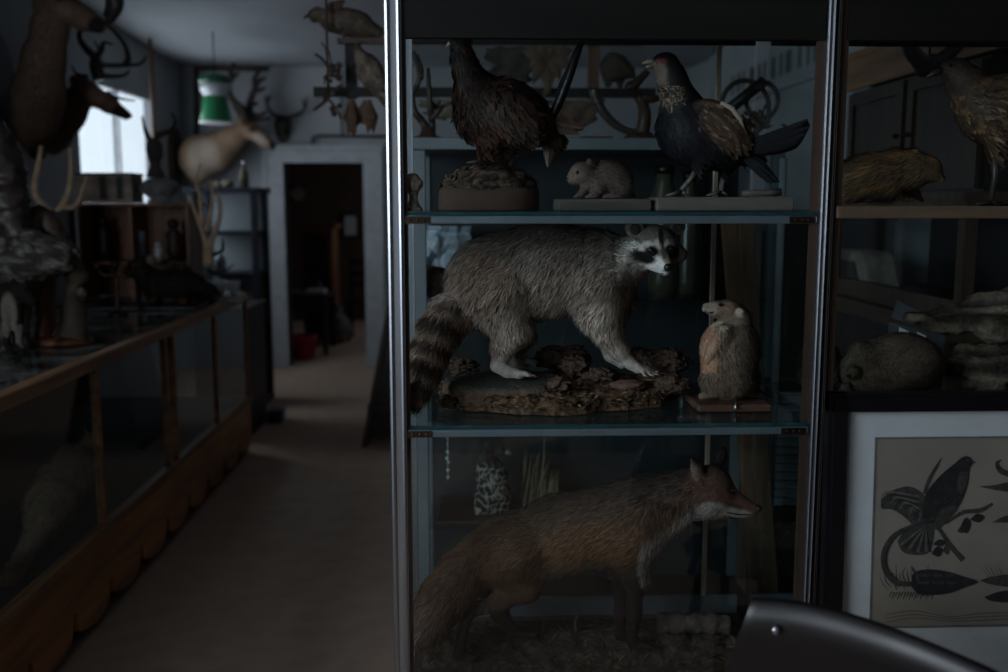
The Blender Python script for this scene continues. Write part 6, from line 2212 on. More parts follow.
for k in range(26):
    mb.ball(q7(150 + RNG.random() * 70, 290 + RNG.random() * 220), .008 + RNG.random() * .008, 6, 4)
mb.build('twig', M['dkwood'], ds, True)
# ================================================================== cabinet behind the main one
CYa, CYb = 3.3, 3.75
ca, cb_ = P(413, 150, CYa)[0], P(786, 150, CYa)[0]
cz = P(540, 138, CYa)[2]
bk = thing('pale_display_cabinet', ((ca + cb_) / 2, CYa, 0), 'pale blue framed glass cabinet standing behind the tall steel cabinet', 'cabinet')
fh = P(540, 138, CYa)[2] - P(540, 150, CYa)[2]
MB().box((ca - .02, CYa - .02, cz - fh), (cb_ + .02, CYb + .02, cz)).build('top', M['paleblue'], bk, False, None, .004)
for x in (ca, cb_ - .04):
    for y in (CYa, CYb - .04):
        MB().box((x, y, 0), (x + .04, y + .04, cz - fh)).build('post', M['paleblue'], bk, False, None, .003)
zsb = P(500, 528, CYa)[2]
for z in (zsb, P(500, 300, CYa)[2], ):
    MB().box((ca + .04, CYa + .02, z - .008), (cb_ - .04, CYb - .02, z)).build('glass_shelf', M['shelfglass'], bk)
MB().box((ca + .02, CYa + .02, .05), (cb_ - .02, CYb - .02, .12)).build('bottom', M['dkwood'], bk)
MB().box((ca + .04, CYb - .03, .12), (cb_ - .04, CYb - .02, cz - fh)).build('back_panel', M['backpaint'], bk)
MB().box((ca + .04, CYa + .01, .12), (cb_ - .04, CYa + .014, cz - fh)).build('front_pane', M['glass'], bk)
zmid = P(500, 300, CYa)[2]
cz += .0012

# crumpled pale wrapping, cloth and lumps inside
def crumple(name, label, cat, lo, hi, Y, mat, amp, seed):
    n = 26
    V, F = [], []
    g = np.array([[(i / n, j / n) for i in range(n + 1)] for j in range(n + 1)]).reshape(-1, 2)
    d = fbm(np.stack([g[:, 0] * 3.5 + seed, g[:, 1] * 4, 0 * g[:, 0] + seed], 1), 4) - .5
    d = np.abs(d) * 2 * amp
    X = lo[0] + (hi[0] - lo[0]) * g[:, 0] + d * .2
    Z = lo[1] + (hi[1] - lo[1]) * g[:, 1]
    front = np.stack([X, Y - d, Z], 1)
    back = np.stack([X, 0 * X + Y + .01, Z], 1)
    V = np.vstack([front, back])
    m = len(front)
    for j in range(n):
        for i in range(n):
            a = j * (n + 1) + i
            F.append((a, a + 1, a + n + 2, a + n + 1))
            F.append((m + a, m + a + n + 1, m + a + n + 2, m + a + 1))
    for i in range(n):
        for (a, b) in ((i, i + 1), (n * (n + 1) + i + 1, n * (n + 1) + i)):
            F.append((b, a, m + a, m + b))
        for (a, b) in (((i + 1) * (n + 1), i * (n + 1)), (i * (n + 1) + n, (i + 1) * (n + 1) + n)):
            F.append((b, a, m + a, m + b))
    o = link_mesh(name, V, F, mat, None, True, None, ((lo[0] + hi[0]) / 2, Y, lo[1]))
    return tag(o, label, cat)


M['wrap'] = plain('crumpled_pale_wrap', (166, 178, 188), .35, 0, .2, 5, .2, .6)
wl0, wl1 = P(424, 299, 3.52), P(470, 226, 3.52)
crumple('wrapping_sheet', 'crumpled pale blue wrapping seen behind the raccoon tail', 'wrapping', (wl0[0], zmid + .004), (wl1[0], wl1[2]), 3.55, M['wrap'], .09, 2.0)
gm = P(432, 285, 3.42)
mm = thing('moss_clump', (gm[0], 3.42, zmid), 'grey mossy clump behind the cabinet glass by the raccoon tail', 'moss')
rock('clump', (gm[0], 3.42, zmid + .05), (.075, .06, .055), M['crust'], mm, .4, 3, 26, 2, zmid + .002)
rock('small_clump', (gm[0] + .085, 3.40, zmid + .03), (.05, .05, .035), M['crust'], mm, .4, 3, 22, 5, zmid + .002)

# speckled bird with dry grass on the lower shelf
def sp_col(V):
    C = np.tile(cc((40, 38, 38)), (len(V), 1))
    t = np.clip((V[:, 1] - 462) / 6, 0, 1)
    wv = (fbm(V * .09, 2) - .5) * 9
    a = np.abs(np.sin(V[:, 0] * .5 + wv) * np.sin(V[:, 1] * .36 + wv * .7 + 1))
    return mixc(C, (190, 182, 168), t * (a < .26)) * .55


zz = zsb + .0012
sp = Body(3.42, 492, 526, 1.2)
vsp = 526 + (sp.c0[2] - (zz + .0132)) / sp.sv
sp.ell((493, 484, 0), (17, 28, 15), 6, -8).chain([(484, 462, 0, 10), (489, 446, 0, 7.5), (497, 441, 0, 7)], 5).ell((501, 452, -2), (5, 5, 5), 4).cap((486, 500, 0, 13), (478, 518, 0, 4), 5).cap((500, 504, 0, 12), (498, 521, 0, 5), 5)
spo = sp.build('speckled_bird', M['feather'], sp_col, floor_v=vsp)
tag(spo, 'dark bird with white speckled breast by dry grass behind the fox', 'bird')
sp.tubepart('beak', [(506, 452, -3, 3), (511, 455, -4, 1)], M['beak'], 7)
sp.ballpart('eye', (498, 440, -6.5), 1.3, M['eye'])
bp0, bp1 = P(438, 525, 3.45), P(560, 525, 3.45)
zf = zz + .012
MB().box((bp0[0], 3.34, zz), (bp1[0], 3.62, zf)).build('base_board', M['dkwood'], spo, False, None, .004)
gy = thing('dry_grass', (P(530, 520, 3.52)[0], 3.52, zf), 'tuft of tall dry grass beside the speckled bird', 'grass')
mb = MB()
for k in range(70):
    x0_ = 518 + RNG.random() * 38
    h = 26 + RNG.random() * 46
    if x0_ > 540:
        h *= .8
    lean_ = RNG.normal(0, 5)
    yy = 3.52 + RNG.normal(0, .03)
    b0 = P(x0_, 500, yy)
    b0[2] = zf + .004
    t_ = P(x0_ + lean_ * 1.5 + 3, 524 - h - 6, yy)
    blade(mb, [b0, (b0 * .5 + t_ * .5) + (RNG.normal(0, .004), 0, 0), t_], [.006, .007, .001], n=2)
b0 = P(540, 500, 3.5)
b0[2] = zf + .002
blade(mb, [b0, P(543, 470, 3.5), P(545, 432, 3.5)], [.006, .006, .002], n=3)
o = mb.build('blade_tuft', plain('dry_grass_straw', (128, 112, 88), .8, 0, .3, 8), gy)
o['kind'] = 'stuff'
bd_ = thing('bead_string', P(447, 478, 3.36), 'short string of pale glass beads hanging behind the fox tail', 'beads')
mb = MB()
z0_ = P(447, 452, 3.36)
for k, (x, y) in enumerate(((447.5, 452), (447, 458.5), (448.5, 462), (448, 470), (448, 477))):
    mb.ball(P(x, y, 3.36), .0052 + .001 * (k % 2), 8, 6)
mb.tube([P(447.5, 430, 3.36), P(448, 480, 3.36)], .0012, 5)
mb.build('beads', M['white'], bd_, True)
# dark lidded jars and dim pots on the shelves of the back cabinet
M['dimjar'] = plain('dim_jar', (74, 70, 58), .3, 0, .3, 9, 0, .6)
for i, (px, pyt, pyb, Y, r, lab) in enumerate(((664, 165, 300, 3.5, .05, 'dim yellowish glass jar in the back cabinet under the grouse'), (689, 172, 300, 3.5, .035, 'narrower dim jar next to the yellowish one'))):
    x = P(px, 200, Y)[0]
    h = P(px, pyt, Y)[2] - zmid
    zj = zmid + .001
    o = thing('jar', (x, Y, zj), lab, 'jar', 'jars in the back cabinet')
    MB().lathe((x, Y, zj), [(0, 0), (r, 0), (r * 1.05, h * .1), (r, h * .75), (r * .6, h * .86), (r * .6, h * .93), (0, h * .93)], 18).build('body', M['dimjar'], o, True)
    MB().lathe((x, Y, zmid + h * .931), [(0, 0), (r * .7, 0), (r * .7, h * .069), (0, h * .069)], 18).build('lid', M['brass'], o, True)

# things standing on top of the back cabinet, silhouetted
YT = 3.5
def silhouette_antlers(px, label, pts_list, r=.016, mat='antler', name='antler_pair'):
    o = thing(name, (P(px, 138, YT)[0], YT, cz), label, 'antlers')
    x = o.location[0]
    MB().lathe((x, YT, cz), [(0, 0), (.05, 0), (.052, .012), (.03, .02), (.02, .045), (0, .05)], 18).build('block', M['dkwood'], o, True)
    for pl in pts_list:
        antler_tree('antler', None, pl, M[mat], o, r, .4)
    return o


qa = lambda *a: [P(400 + x / 5.17, 30 + y / 5.17, YT + .02 * math.sin(x)) for x, y in a]
silhouette_antlers(428, 'forked brown antlers on the pale cabinet at the end by the steel post',
                   [[qa((150, 560), (120, 480), (75, 420), (65, 330), (100, 250), (70, 110)), qa((105, 250), (110, 200), (90, 130))],
                    [qa((160, 560), (165, 480), (155, 400), (150, 300), (145, 200)), qa((160, 460), (200, 420), (220, 395), (270, 375)), qa((158, 380), (190, 400), (205, 370))]])
YS = 3.5
qb = lambda *a: [P(530 + x / 6.1, 40 + y / 6.1, YS + .015 * math.cos(x)) for x, y in a]
ho = thing('horn_branch', (P(640, 138, YS)[0], YS, cz), 'dark forked branch curving beside a silhouetted animal on the pale cabinet', 'branch')
x = ho.location[0]
MB().lathe((x, YS, cz), [(0, 0), (.06, 0), (.062, .01), (.04, .03), (0, .035)], 18).build('foot', M['dkwood'], ho, True)
antler_tree('branch', None, [qb((680, 590), (700, 480), (690, 400), (660, 340), (600, 270)), qb((620, 290), (670, 240), (720, 190)), qb((690, 350), (740, 360), (780, 355))], M['dkwood'], ho, .026, .6)
hc = thing('curved_horn', (P(600, 138, YS)[0], YS + .05, cz), 'long curved dark horn on the pale cabinet beneath the rack', 'horn')
qc = lambda *a: [P(530 + x / 6.1, 40 + y / 6.1, YS + .08) for x, y in a]
antler_tree('horn', None, [qc((395, 300), (400, 350), (440, 430), (500, 500), (570, 545), (640, 560), (700, 530))], M['horn'], hc, .02, .5)
MB().box((hc.location[0] - .06, YS + .03, cz), (hc.location[0] + .05, YS + .13, cz + .02)).build('foot', M['dkwood'], hc)
# silhouetted small animal sitting on the rack's lower bar
si = Body(YR, 616, 83, 1.0)
si.ell((615, 68, 0), (14, 14, 11), 5, 10).ell((626, 71, 0), (8, 7, 7), 4).cap((628, 73, 0, 5), (633, 75, 0, 3), 3).ell((612, 57, -4), (4, 4, 2), 3)
si.chain([(608, 78, -3, 5), (608, 86, -3, 3)], 3).chain([(620, 78, 3, 5), (620, 86, 3, 3)], 3)
sio = si.build('rack_rodent', M['pelt'], lambda V: np.tile(cc((66, 58, 50)), (len(V), 1)), floor_v=87.2)
tag(sio, 'round dark rodent sitting on the rack bar above the branch', 'rodent')
si.fur(1200, lambda p: np.where(p[:, 1] > 78, 0, 4), 1.2, (-1, .4, 0), .4, M['hair'])
si.ballpart('eye', (627, 69, -6.5), 1.0, M['eye'])
# dried big leaves and hanging skins along the rack
M['leafy'] = plain('dried_big_leaf', (78, 66, 54), .9, 0, .3, 12)
lf = thing('hanging_leaf_spray', P(548, 84, YR - .05), 'spray of big dried leaves on the rack behind the brown bird', 'dried plant')
mb = MB()
for k in range(9):
    a = -PI * .05 + k * PI * 2 / 9
    L = 24 + 6 * math.sin(k * 2.1)
    blade(mb, [P(548, 62, YR - .05), P(548 + L * .55 * math.cos(a), 62 - L * .5 * math.sin(a) - 2, YR - .07), P(548 + L * math.cos(a), 62 - L * math.sin(a) + 3, YR - .06)], [.008, .075, .006], n=4, th=.003)
blade(mb, [P(548, 62, YR - .05), P(546, 80, YR - .05), P(542, 134, YR - .05)], [.012, .014, .01], n=4)
mb.build('leaf_spray', M['leafy'], lf)
for i, (px, pb_y, wd, lab) in enumerate(((575, 128, .12, 'ragged brown skin hanging from the rack behind the sickle feather'), (448, 118, .13, 'pale brown hanging skin seen just in front of the brown bird breast'), (512, 84, .12, 'dark cloth strip hanging high behind the brown bird'))):
    x = P(px, 90, YR)[0]
    zt_ = rz0 - .032 if i != 2 else rz1 - .024
    zb_ = P(px, pb_y, YR)[2]
    n = 14
    V, F = [], []
    for j in range(n + 1):
        for s in range(9):
            f = s / 8 - .5
            ww = wd * (1 - .35 * (j / n) + .12 * math.sin(j * 1.3 + i)) * (1 if j < n else .3)
            V.append((x + f * ww * 2 + .012 * math.sin(j * .9 + i), YR + .012 * math.cos(s * 1.6 + j * .4), zt_ + (zb_ - zt_) * j / n - .02 * abs(f) * math.sin(s * 2.2)))
    for j in range(n):
        for s in range(8):
            a = j * 9 + s
            F.append((a, a + 1, a + 10, a + 9))
    o = link_mesh('hanging_skin', V, F, plain('hide_%d' % i, ((84, 70, 58), (112, 100, 88), (56, 50, 46))[i], .9, 0, .35, 14), None, True, None, (x, YR, zt_))
    md = o.modifiers.new('thick', 'SOLIDIFY')
    md.thickness = .006
    tag(o, lab, 'skin', 'skins hanging from the rack')
rg = thing('iron_ring', (P(770, 130, 3.5)[0], 3.5, cz), 'looping iron rings with a dark stick behind the grouse back', 'ironwork')
Yr = 3.5
mb = MB()
for (cx_, cy_, r0_) in ((745, 108, 24), (762, 100, 16)):
    mb.tube([P(cx_ + r0_ * math.cos(t), cy_ + r0_ * 1.15 * math.sin(t), Yr) for t in np.linspace(0, 2 * PI, 30)], .009, 7)
mb.build('ring', M['pipe'], rg, True)
MB().tube([P(728, 110, Yr - .03), P(764, 81, Yr - .03)], .02, 10).build('stick', M['blackwood'], rg, True)
MB().lathe((rg.location[0] - .08, Yr, cz), [(0, 0), (.07, 0), (.07, .015), (.03, .025), (0, .025)], 18).build('foot', M['iron'], rg, True)
ms = thing('dried_flower_head', (P(757, 122, 3.48)[0], 3.42, cz), 'pale dried flower clump standing behind the grouse tail', 'dried plant')
mb = MB()
mx = P(757, 122, 3.42)
for k in range(60):
    d = RNG.normal(0, 1, 3)
    d /= np.linalg.norm(d)
    c0 = mx + np.array((RNG.normal(0, .03), RNG.normal(0, .02), RNG.normal(0, .014)))
    blade(mb, [c0, c0 + d * .018 + (0, 0, .003), c0 + d * .03], [.004, .012, .003], n=2)
mb.tube([mx, (mx[0], mx[1], cz)], .006, 6)
mb.build('flower_head', M['leafy'], ms)

# ================================================================== planks, pole, shutter, pot behind
for i, (pxt, pxb, Y, lab) in enumerate(((745, 762, 2.93, 'first of two rough planks leaning behind the glass cabinet, nearer the fox nose'), (763, 775, 2.90, 'second leaning plank behind the glass cabinet, nearer the slatted shutter'))):
    t_, b_ = P(pxt, 222, Y), P(pxb, 590, Y)
    d_ = (b_ - t_) / (t_[2] - b_[2])
    b2 = t_ + d_ * (t_[2] - 0.0)
    w_ = .024
    o = thing('plank', (b2[0], Y, 0), lab, 'plank', 'rough planks leaning behind the cabinet')
    mb = MB()
    mb.hexa([(b2[0] - w_, Y, 0), (b2[0] + w_, Y, 0), (b2[0] + w_, Y + .025, 0), (b2[0] - w_, Y + .025, 0)], [(t_[0] - w_, Y + .18, t_[2] + .01), (t_[0] + w_, Y + .18, t_[2] + .01), (t_[0] + w_, Y + .205, t_[2] + .01), (t_[0] - w_, Y + .205, t_[2] + .01)])
    mb.build('board', M['plankw'], o, False, None, .003)
wp = thing('white_pipe', (P(781, 300, 3.1)[0], 3.1, 0), 'thin pale vertical pipe behind the cabinet near the planks', 'pipe')
t_, b_ = P(783, 222, 3.1), P(778, 355, 3.1)
MB().tube([(b_[0], 3.12, 0), (b_[0], 3.12, b_[2]), (t_[0], 3.12, t_[2] + .2)], .012, 10).build('tube', M['trimw'], wp, True)
sx0, sx1 = P(766, 470, 3.15)[0], P(838, 470, 3.15)[0]
sz0, sz1 = P(800, 508, 3.15)[2], P(800, 396, 3.15)[2]
sh = thing('slatted_shutter', ((sx0 + sx1) / 2, 3.15, 0), 'grey slatted shutter behind the cabinet beside the leaning planks', 'shutter')
M['slat'] = plain('grey_slat', (196, 206, 216), .4, .2, .1, 6)
mb = MB()
k = 0
z = sz0
stp = (sz1 - sz0) / 13
for k in range(14):
    z = sz0 + stp * k
    mb.hexa([(sx0, 3.18, z), (sx1 + .06, 3.18, z), (sx1 + .06, 3.215, z + stp * .4), (sx0, 3.215, z + stp * .4)], [(sx0, 3.178, z + .006), (sx1 + .06, 3.178, z + .006), (sx1 + .06, 3.213, z + stp * .4 + .006), (sx0, 3.213, z + stp * .4 + .006)])
mb.build('slats', M['slat'], sh)
mb = MB().box((sx0 - .03, 3.17, 0), (sx0, 3.23, sz1 + .05)).box((sx1 + .06, 3.17, 0), (sx1 + .09, 3.23, sz1 + .05)).box((sx0, 3.17, sz1 + .01), (sx1 + .06, 3.23, sz1 + .05)).box((sx0, 3.17, sz0 - .06), (sx1 + .06, 3.23, sz0 - .01)).box((sx0, 3.235, .0), (sx1 + .06, 3.245, sz1))
mb.build('frame', M['blackwood'], sh)
pt_ = thing('round_pot', (P(807, 540, 3.05)[0], 3.05, 0), 'round black pot on a stand below the slatted shutter', 'pot')
pz_, r_ = P(800, 545, 3.05)[2], .085
x = pt_.location[0]
MB().lathe((x, 3.05, pz_ - r_), [(0, 0), (r_ * .5, .004), (r_ * .9, r_ * .5), (r_, r_), (r_ * .9, r_ * 1.5), (r_ * .6, r_ * 1.8), (r_ * .65, r_ * 1.95), (r_ * .55, r_ * 1.95), (0, r_ * 1.8)], 26).build('body', M['black'], pt_, True)
MB().lathe((x, 3.05, 0), [(0, 0), (.1, 0), (.1, .02), (.03, .05), (.03, pz_ - r_ - .04), (.06, pz_ - r_ - .01), (0, pz_ - r_)], 20).build('stand', M['dkwood'], pt_, True)

# ================================================================== along the right-hand wall
# lettered strip high on the wall: dim upright marks too blurred to read
SXW = XR - .03
s0, s1 = PX(724, 84, SXW), PX(842, 46, SXW)
hh = .30
sg = thing('wall_strip', (SXW, (s0[1] + s1[1]) / 2, s0[2]), 'pale strip with dim dark upright marks high on the side wall', 'sign')
za, zb_ = (s0[2] + s1[2]) / 2 - .16, (s0[2] + s1[2]) / 2 + .16
MB().box((SXW, s1[1] - .3, za), (XR - .004, s0[1], zb_)).build('board', M['wall'], sg)
mb = MB()
y = s0[1] - .25
k = 0
while y > s1[1] - .1:
    w_ = (.05, .08, .05, .11, .06)[k % 5]
    mb.box((SXW - .004, y - w_, za + .09), (SXW - .0005, y, zb_ - .09))
    y -= w_ + (.10, .07, .13)[k % 3]
    k += 1
mb.build('upright_marks', plain('faded_marks', (92, 92, 94), .9), sg)
# wooden wall cabinet along that wall
wx = 1.62
wy0, wy1 = P(975, 250, 3.3)[1], 4.35
wy0 = 980 * wx / (972 - 467)
wz0, wz1 = 1.2, 1.60
wc = thing('wall_cabinet', (XR - .2, (wy0 + wy1) / 2, wz0), 'brown wood framed glass wall cabinet seen through the second cabinet', 'cabinet')
for z in (wz0, wz1 - .05):
    MB().box((wx, wy0 + .05, z), (wx + .04, wy1, z + (.07 if z == wz0 else .05))).build('rail', M['vert'], wc)
for y in (wy0, wy1 - .05, ):
    MB().box((wx, y, wz0 if y > wy0 else 0), (wx + .04, y + .05, wz1)).build('stile', M['vert'], wc)
MB().box((wx + .04, wy0, wz0), (XR - .005, wy1, wz0 + .03)).build('bottom', M['dkwood'], wc)
MB().box((wx - .02, wy0 - .02, wz1), (XR - .005, wy1 + .02, wz1 + .03)).build('top', M['vert'], wc)
MB().box((XR - .02, wy0, wz0 + .03), (XR - .005, wy1, wz1)).build('back_panel', M['backpaint'], wc)
MB().box((wx + .018, wy0 + .05, wz0 + .07), (wx + .022, wy1 - .05, wz1 - .05)).build('pane', M['glass'], wc)
MB().box((wx - .03, wy0, .0), (XR - .005, wy1, wz0 - .06)).build('cupboard', M['blackwood'], wc)
MB().box((wx - .05, wy0 - .02, wz0 - .06), (XR - .005, wy1 + .02, wz0 - .001)).build('counter_top', M['vert'], wc)
# dark cupboard further along the same wall
cu0 = thing('cupboard', (1.76, 5.8, 0), 'long dark low cupboard along the side wall behind the pale cabinet', 'cupboard')
MB().box((1.47, 4.75, .06), (XR - .005, 7.0, 1.50)).build('carcass', M['blackwood'], cu0, False, None, .006)
MB().box((1.44, 4.72, 1.501), (XR - .005, 7.03, 1.54)).build('top', M['dkwood'], cu0, False, None, .004)
MB().box((1.52, 4.80, 0), (XR - .005, 6.95, .0595)).build('base', M['blackwood'], cu0)
for k in range(3):
    y = 4.80 + k * .73
    dr = MB().box((1.452, y, .12), (1.469, y + .69, 1.45)).build('door', M['dkwood'], cu0, False, None, .004)
    MB().ball((1.44, y + (.62 if k % 2 == 0 else .07), .8), .014, 10, 8).build('knob', M['brass'], dr, True)
# little mantel clock shaped box inside
k0 = PX(872, 284, wx + .16)
kc = thing('desk_box', (wx + .16, k0[1], wz0 + .0315), 'small beige rounded case inside the brown wall cabinet', 'case')
yk = k0[1]
poly = [(wx + .06, yk + .20, wz0 + .0315), (wx + .06, yk + .22, wz0 + .16), (wx + .06, yk + .18, wz0 + .185), (wx + .06, yk - .08, wz0 + .185), (wx + .06, yk - .13, wz0 + .165), (wx + .06, yk - .2, wz0 + .0315)]
MB().prism(poly, (.14, 0, 0)).build('case', plain('beige_case', (176, 160, 138), .6), kc, False, None, .012)
poly = [(wx + .054, yk + .13, wz0 + .05), (wx + .054, yk + .15, wz0 + .14), (wx + .054, yk - .05, wz0 + .14), (wx + .054, yk - .11, wz0 + .05)]
MB().prism(poly, (.004, 0, 0)).build('dark_face', M['dkwood'], kc)
uc_ = thing('upper_cupboard', (1.88, 3.78, wz1 + .032), 'dark wood framed upper cupboard between the glass wall cabinet and the timber shelf', 'cupboard')
u0, u1, q0, q1 = 3.2, 4.36, wz1 + .0315, 2.07
MB().box((1.70, u0, q0), (XR - .005, u1, q1)).build('carcass', M['blackwood'], uc_)
for k in range(2):
    a_ = u0 + .02 + k * (u1 - u0) / 2
    b_ = a_ + (u1 - u0) / 2 - .04
    mb = MB()
    for lo, hi in (((1.678, a_, q0 + .01), (1.699, a_ + .05, q1 - .01)), ((1.678, b_ - .05, q0 + .01), (1.699, b_, q1 - .01)), ((1.678, a_ + .05, q0 + .01), (1.699, b_ - .05, q0 + .06)), ((1.678, a_ + .05, q1 - .06), (1.699, b_ - .05, q1 - .01))):
        mb.box(lo, hi)
    mb.box((1.690, a_ + .05, q0 + .06), (1.6985, b_ - .05, q1 - .06))
    dr = mb.build('door', M['dkwood'], uc_)
    MB().ball((1.668, (b_ - .03) if k == 0 else (a_ + .03), (q0 + q1) / 2), .011, 10, 8).build('knob', M['brass'], dr, True)
# timber bulkhead and horns above it
bz = P(870, 75, 4.0)
bm = thing('timber_shelf', (XR - .15, 3.8, 2.0), 'broad brown timber shelf running along the side wall above the second cabinet', 'shelf')
Xs = XR - .34
zt0 = 2.10
MB().box((Xs, 2.95, zt0), (Xs + .03, 4.6, zt0 + .14)).build('fascia_board', M['hory'], bm, False, None, .004)
MB().box((Xs, 2.95, zt0 + .14), (XR - .005, 4.6, zt0 + .17)).build('top_board', M['hory'], bm)
MB().box((Xs + .03, 2.97, zt0 + .02), (XR - .005, 4.58, zt0 + .04)).build('under_board', M['dkwood'], bm)
for y in (3.1, 4.4):
    MB().box((Xs + .06, y, zt0 - .3), (XR - .005, y + .04, zt0 + .0195)).build('bracket', M['dkwood'], bm)
YH = 3.2
hm = thing('horn_mount', P(930, 66, YH), 'pair of dark curved horns above the brown mottled bird', 'horns')
qh = lambda *a: [P(880 + x / 4.48, 10 + y / 4.48, YH) for x, y in a]
antler_tree('horn', None, [qh((215, 250), (175, 225), (140, 180), (118, 110), (135, 60), (200, 45))], M['horn'], hm, .03, .6)
antler_tree('horn', None, [qh((225, 250), (275, 222), (330, 175), (385, 125), (400, 90))], M['horn'], hm, .03, .4)
rock('skull_cap', P(929, 66, YH + .02), (.05, .05, .035), M['dkwood'], hm, .3)
zk = P(929, 66, YH + .03)
MB().tube([zk, (zk[0], YH + .05, ZC - .02)], .004, 6).build('hanging_wire', M['iron'], hm)

# ================================================================== room beyond the doorway
Yq = 11.3
wr = thing('wardrobe', (P(318, 300, Yq)[0], Yq, 0), 'brown wooden cupboard standing in the dim room beyond the doorway', 'cupboard')
xa_, xb_, zt_ = P(303, 300, Yq)[0], P(334, 300, Yq)[0], P(318, 229, Yq)[2]
MB().box((xa_, Yq, 0), (xb_, Yq + .5, zt_)).build('carcass', M['redwood'], wr, False, None, .01)
MB().box((xa_ - .04, Yq - .04, zt_), (xb_ + .04, Yq + .54, zt_ + .05)).build('cornice', M['redwood'], wr, False, None, .01)
MB().box((xa_ + .05, Yq - .012, .1), (xb_ - .05, Yq - .001, zt_ - .06)).build('door', M['dkwood'], wr, False, None, .005)
MB().ball((xb_ - .08, Yq - .025, .9), .018, 10, 8).build('knob', M['brass'], wr, True)
pcx = P(350, 225, YB - .05)
pic = thing('small_picture', (pcx[0], YB - .03, pcx[2]), 'small pale framed picture on the wall of the room beyond the doorway', 'picture')
a_, b_ = P(342, 238, YB - .03), P(359, 213, YB - .03)
MB().box((a_[0], YB - .03, a_[2]), (b_[0], YB - .002, b_[2])).build('frame', M['blackwood'], pic)
MB().box((a_[0] + .04, YB - .036, a_[2] + .04), (b_[0] - .04, YB - .0305, b_[2] - .04)).build('print', M['mat'], pic)
ck = P(298, 194, YB - .04)
clk = thing('wall_clock', (ck[0], YB - .04, ck[2]), 'round dim wall clock seen through the doorway', 'clock')
mb = MB().ball((0, 0, 0), (1, 1, 1), 4, 3)
ring = MB()
ring.prism([(ck[0] + .11 * math.cos(t), YB - .045, ck[2] + .11 * math.sin(t)) for t in np.linspace(0, 2 * PI, 30, endpoint=False)], (0, .04, 0)).build('case', M['dkwood'], clk)
MB().prism([(ck[0] + .09 * math.cos(t), YB - .05, ck[2] + .09 * math.sin(t)) for t in np.linspace(0, 2 * PI, 30, endpoint=False)], (0, .0045, 0)).build('face', M['paper'], clk)
MB().box((ck[0] - .004, YB - .0535, ck[2]), (ck[0] + .004, YB - .0505, ck[2] + .065)).build('hand', M['black'], clk)
dk = thing('desk', (P(310, 330, 10.4)[0], 10.4, 0), 'dark desk heaped with papers beyond the doorway', 'desk')
dx0, dx1, dz = P(287, 300, 10.4)[0] - .1, P(331, 300, 10.4)[0], P(310, 293, 10.4)[2]
MB().box((dx0, 10.2, dz - .035), (dx1, 10.9, dz)).build('top', M['dkwood'], dk, False, None, .005)
for x in (dx0 + .02, dx1 - .07):
    for y in (10.23, 10.82):
        MB().box((x, y, 0), (x + .05, y + .05, dz - .035)).build('leg', M['dkwood'], dk)
MB().box((dx0 + .07, 10.26, dz - .18), (dx1 - .07, 10.28, dz - .035)).build('apron', M['dkwood'], dk)
dz += .0012
for i, (px, w_, d_, h_, mt, lab) in enumerate(((298, .17, .2, .03, 'paper', 'stack of pale papers at the near end of the desk beyond the doorway'), (317, .19, .22, .045, 'mat', 'whiter paper stack in the middle of the desk beyond the doorway'), (307, .2, .16, .1, 'blueframe', 'dark blue box file behind the papers on the desk'))):
    x = P(px, 290, 10.4)[0]
    y = (10.32, 10.36, 10.68)[i]
    if i == 2:
        o = MB().box((x - w_ / 2, y - d_ / 2, dz), (x + w_ / 2, y + d_ / 2, dz + h_)).build('box_file', M[mt], None, False, (x, y, dz), .005)
        tag(o, lab, 'file')
    else:
        o = MB().box((x - w_ / 2, y - d_ / 2, dz), (x + w_ / 2, y + d_ / 2, dz + h_)).build('paper_stack', M[mt], None, False, (x, y, dz), .002)
        tag(o, lab, 'papers', 'paper stacks on the desk')
bk_ = P(303, 360, 9.95)
bu = thing('bucket', (bk_[0], 10.0, 0), 'pink plastic bucket on the floor just inside the doorway', 'bucket')
M['pink'] = plain('pink_plastic', (176, 40, 78), .4, 0, .08, 6)
MB().lathe((bk_[0], 10.0, 0), [(0, 0), (.105, 0), (.115, .01), (.14, .22), (.148, .225), (.148, .24), (.134, .24), (.108, .016), (0, .014)], 26).build('body', M['pink'], bu, True)
mb = MB().tube([(bk_[0] + .145 * math.cos(t), 10.0 - .03, .235 - .10 * math.sin(t)) for t in np.linspace(0, PI, 12)], .004, 6)
mb.build('handle', M['steel'], bu, True)
bg_ = P(335, 325, 10.9)
sb = thing('cloth_sack', (P(337, 330, 11.0)[0], 11.08, 0), 'slumped grey sack on the floor by the cupboard beyond the doorway', 'sack')
rock('sack', (sb.location[0], 11.08, .17), (.15, .14, .19), plain('sackcloth', (112, 110, 108), .95), sb, .25, 1.8, 26, 4, 0.0)
rock('neck', (sb.location[0], 11.08, .38), (.05, .05, .06), bpy.data.materials['sackcloth'], sb, .3)
chb = thing('side_chair', (P(364, 300, 11.4)[0], 11.4, 0), 'dark straight backed chair in the room beyond the doorway', 'chair')
x = chb.location[0]
MB().box((x - .2, 11.2, .43), (x + .2, 11.6, .47)).build('seat', M['blackwood'], chb, False, None, .008)
for sx in (-.18, .15):
    MB().box((x + sx, 11.21, 0), (x + sx + .035, 11.245, .43)).build('leg', M['blackwood'], chb)
    MB().box((x + sx, 11.56, 0), (x + sx + .035, 11.595, .95)).build('leg', M['blackwood'], chb)
for z in (.6, .72, .86):
    MB().box((x - .145, 11.57, z), (x + .15, 11.59, z + .06)).build('back_slat', M['blackwood'], chb)

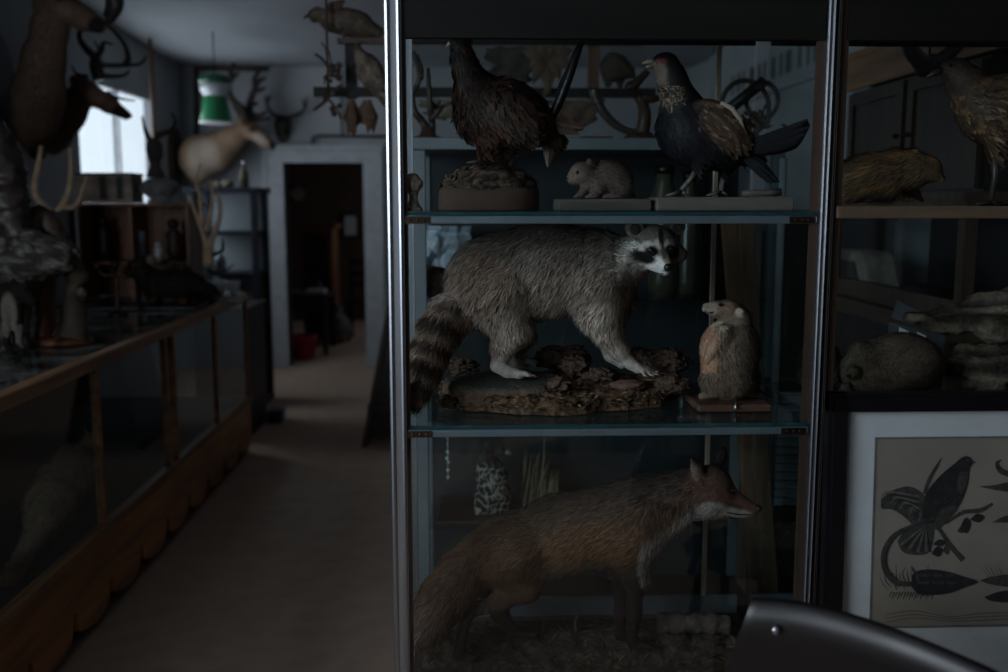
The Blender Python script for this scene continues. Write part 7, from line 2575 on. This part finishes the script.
# ================================================================== light
def area(name, loc, rot, sx, sy, power, col):
    d = bpy.data.lights.new(name, 'AREA')
    d.shape = 'RECTANGLE'
    d.size, d.size_y = sx, sy
    d.energy = power
    d.color = col
    o = bpy.data.objects.new(name, d)
    COL.objects.link(o)
    o.location = loc
    o.rotation_euler = rot
    return o


DAY = (.80, .90, 1.0)
area('daylight_window_2', (XL - .02, (W2[0] + W2[1]) / 2, (W2[2] + W2[3]) / 2), (0, -PI / 2, 0), W2[3] - W2[2] - .12, W2[1] - W2[0] - .12, 114, DAY)
area('fill_light_added_door', ((DN[0] + DN[1]) / 2, YN + .02, (DN[2] + DN[3]) / 2), (PI / 2, 0, 0), DN[1] - DN[0] - .1, DN[3] - DN[2] - .1, 17, DAY)  # fill light at the added, unseen door
area('daylight_window_1', (XL - .02, (W1[0] + W1[1]) / 2, (W1[2] + W1[3]) / 2), (0, -PI / 2, 0), W1[3] - W1[2] - .12, W1[1] - W1[0] - .12, 11, DAY)
# daylight in the room beyond the doorway comes from a window in its side wall
fr = MB()
for lo, hi in (((.58, 11.0, .9), (.6, 12.6, .96)), ((.58, 11.0, 2.14), (.6, 12.6, 2.2)), ((.58, 11.0, .9), (.6, 11.06, 2.2)), ((.58, 12.54, .9), (.6, 12.6, 2.2)), ((.58, 11.77, .9), (.6, 11.83, 2.2))):
    fr.box(lo, hi)
o = fr.build('window_3', M['trimw'])
o['kind'] = 'structure'
area('daylight_window_3', (.575, 11.8, 1.55), (0, PI / 2, 0), 1.1, 1.4, 6, DAY)
w = bpy.data.worlds.new('overcast_sky')
SC.world = w
w.use_nodes = True
bg0 = w.node_tree.nodes['Background']
bg0.inputs['Color'].default_value = (.80, .91, 1.0, 1)
bg0.inputs['Strength'].default_value = 1.4

SC.view_settings.view_transform = 'Standard'
SC.view_settings.look = 'None'
SC.view_settings.gamma = 1
SC.view_settings.exposure = 0.0
SC.view_settings.use_curve_mapping = False
SC.cycles.transparent_max_bounces = 40
SC.cycles.max_bounces = 8
SC.cycles.diffuse_bounces = 4
SC.cycles.sample_clamp_indirect = 3
SC.cycles.caustics_reflective = False
SC.cycles.caustics_refractive = False
SC.cycles.use_denoising = True
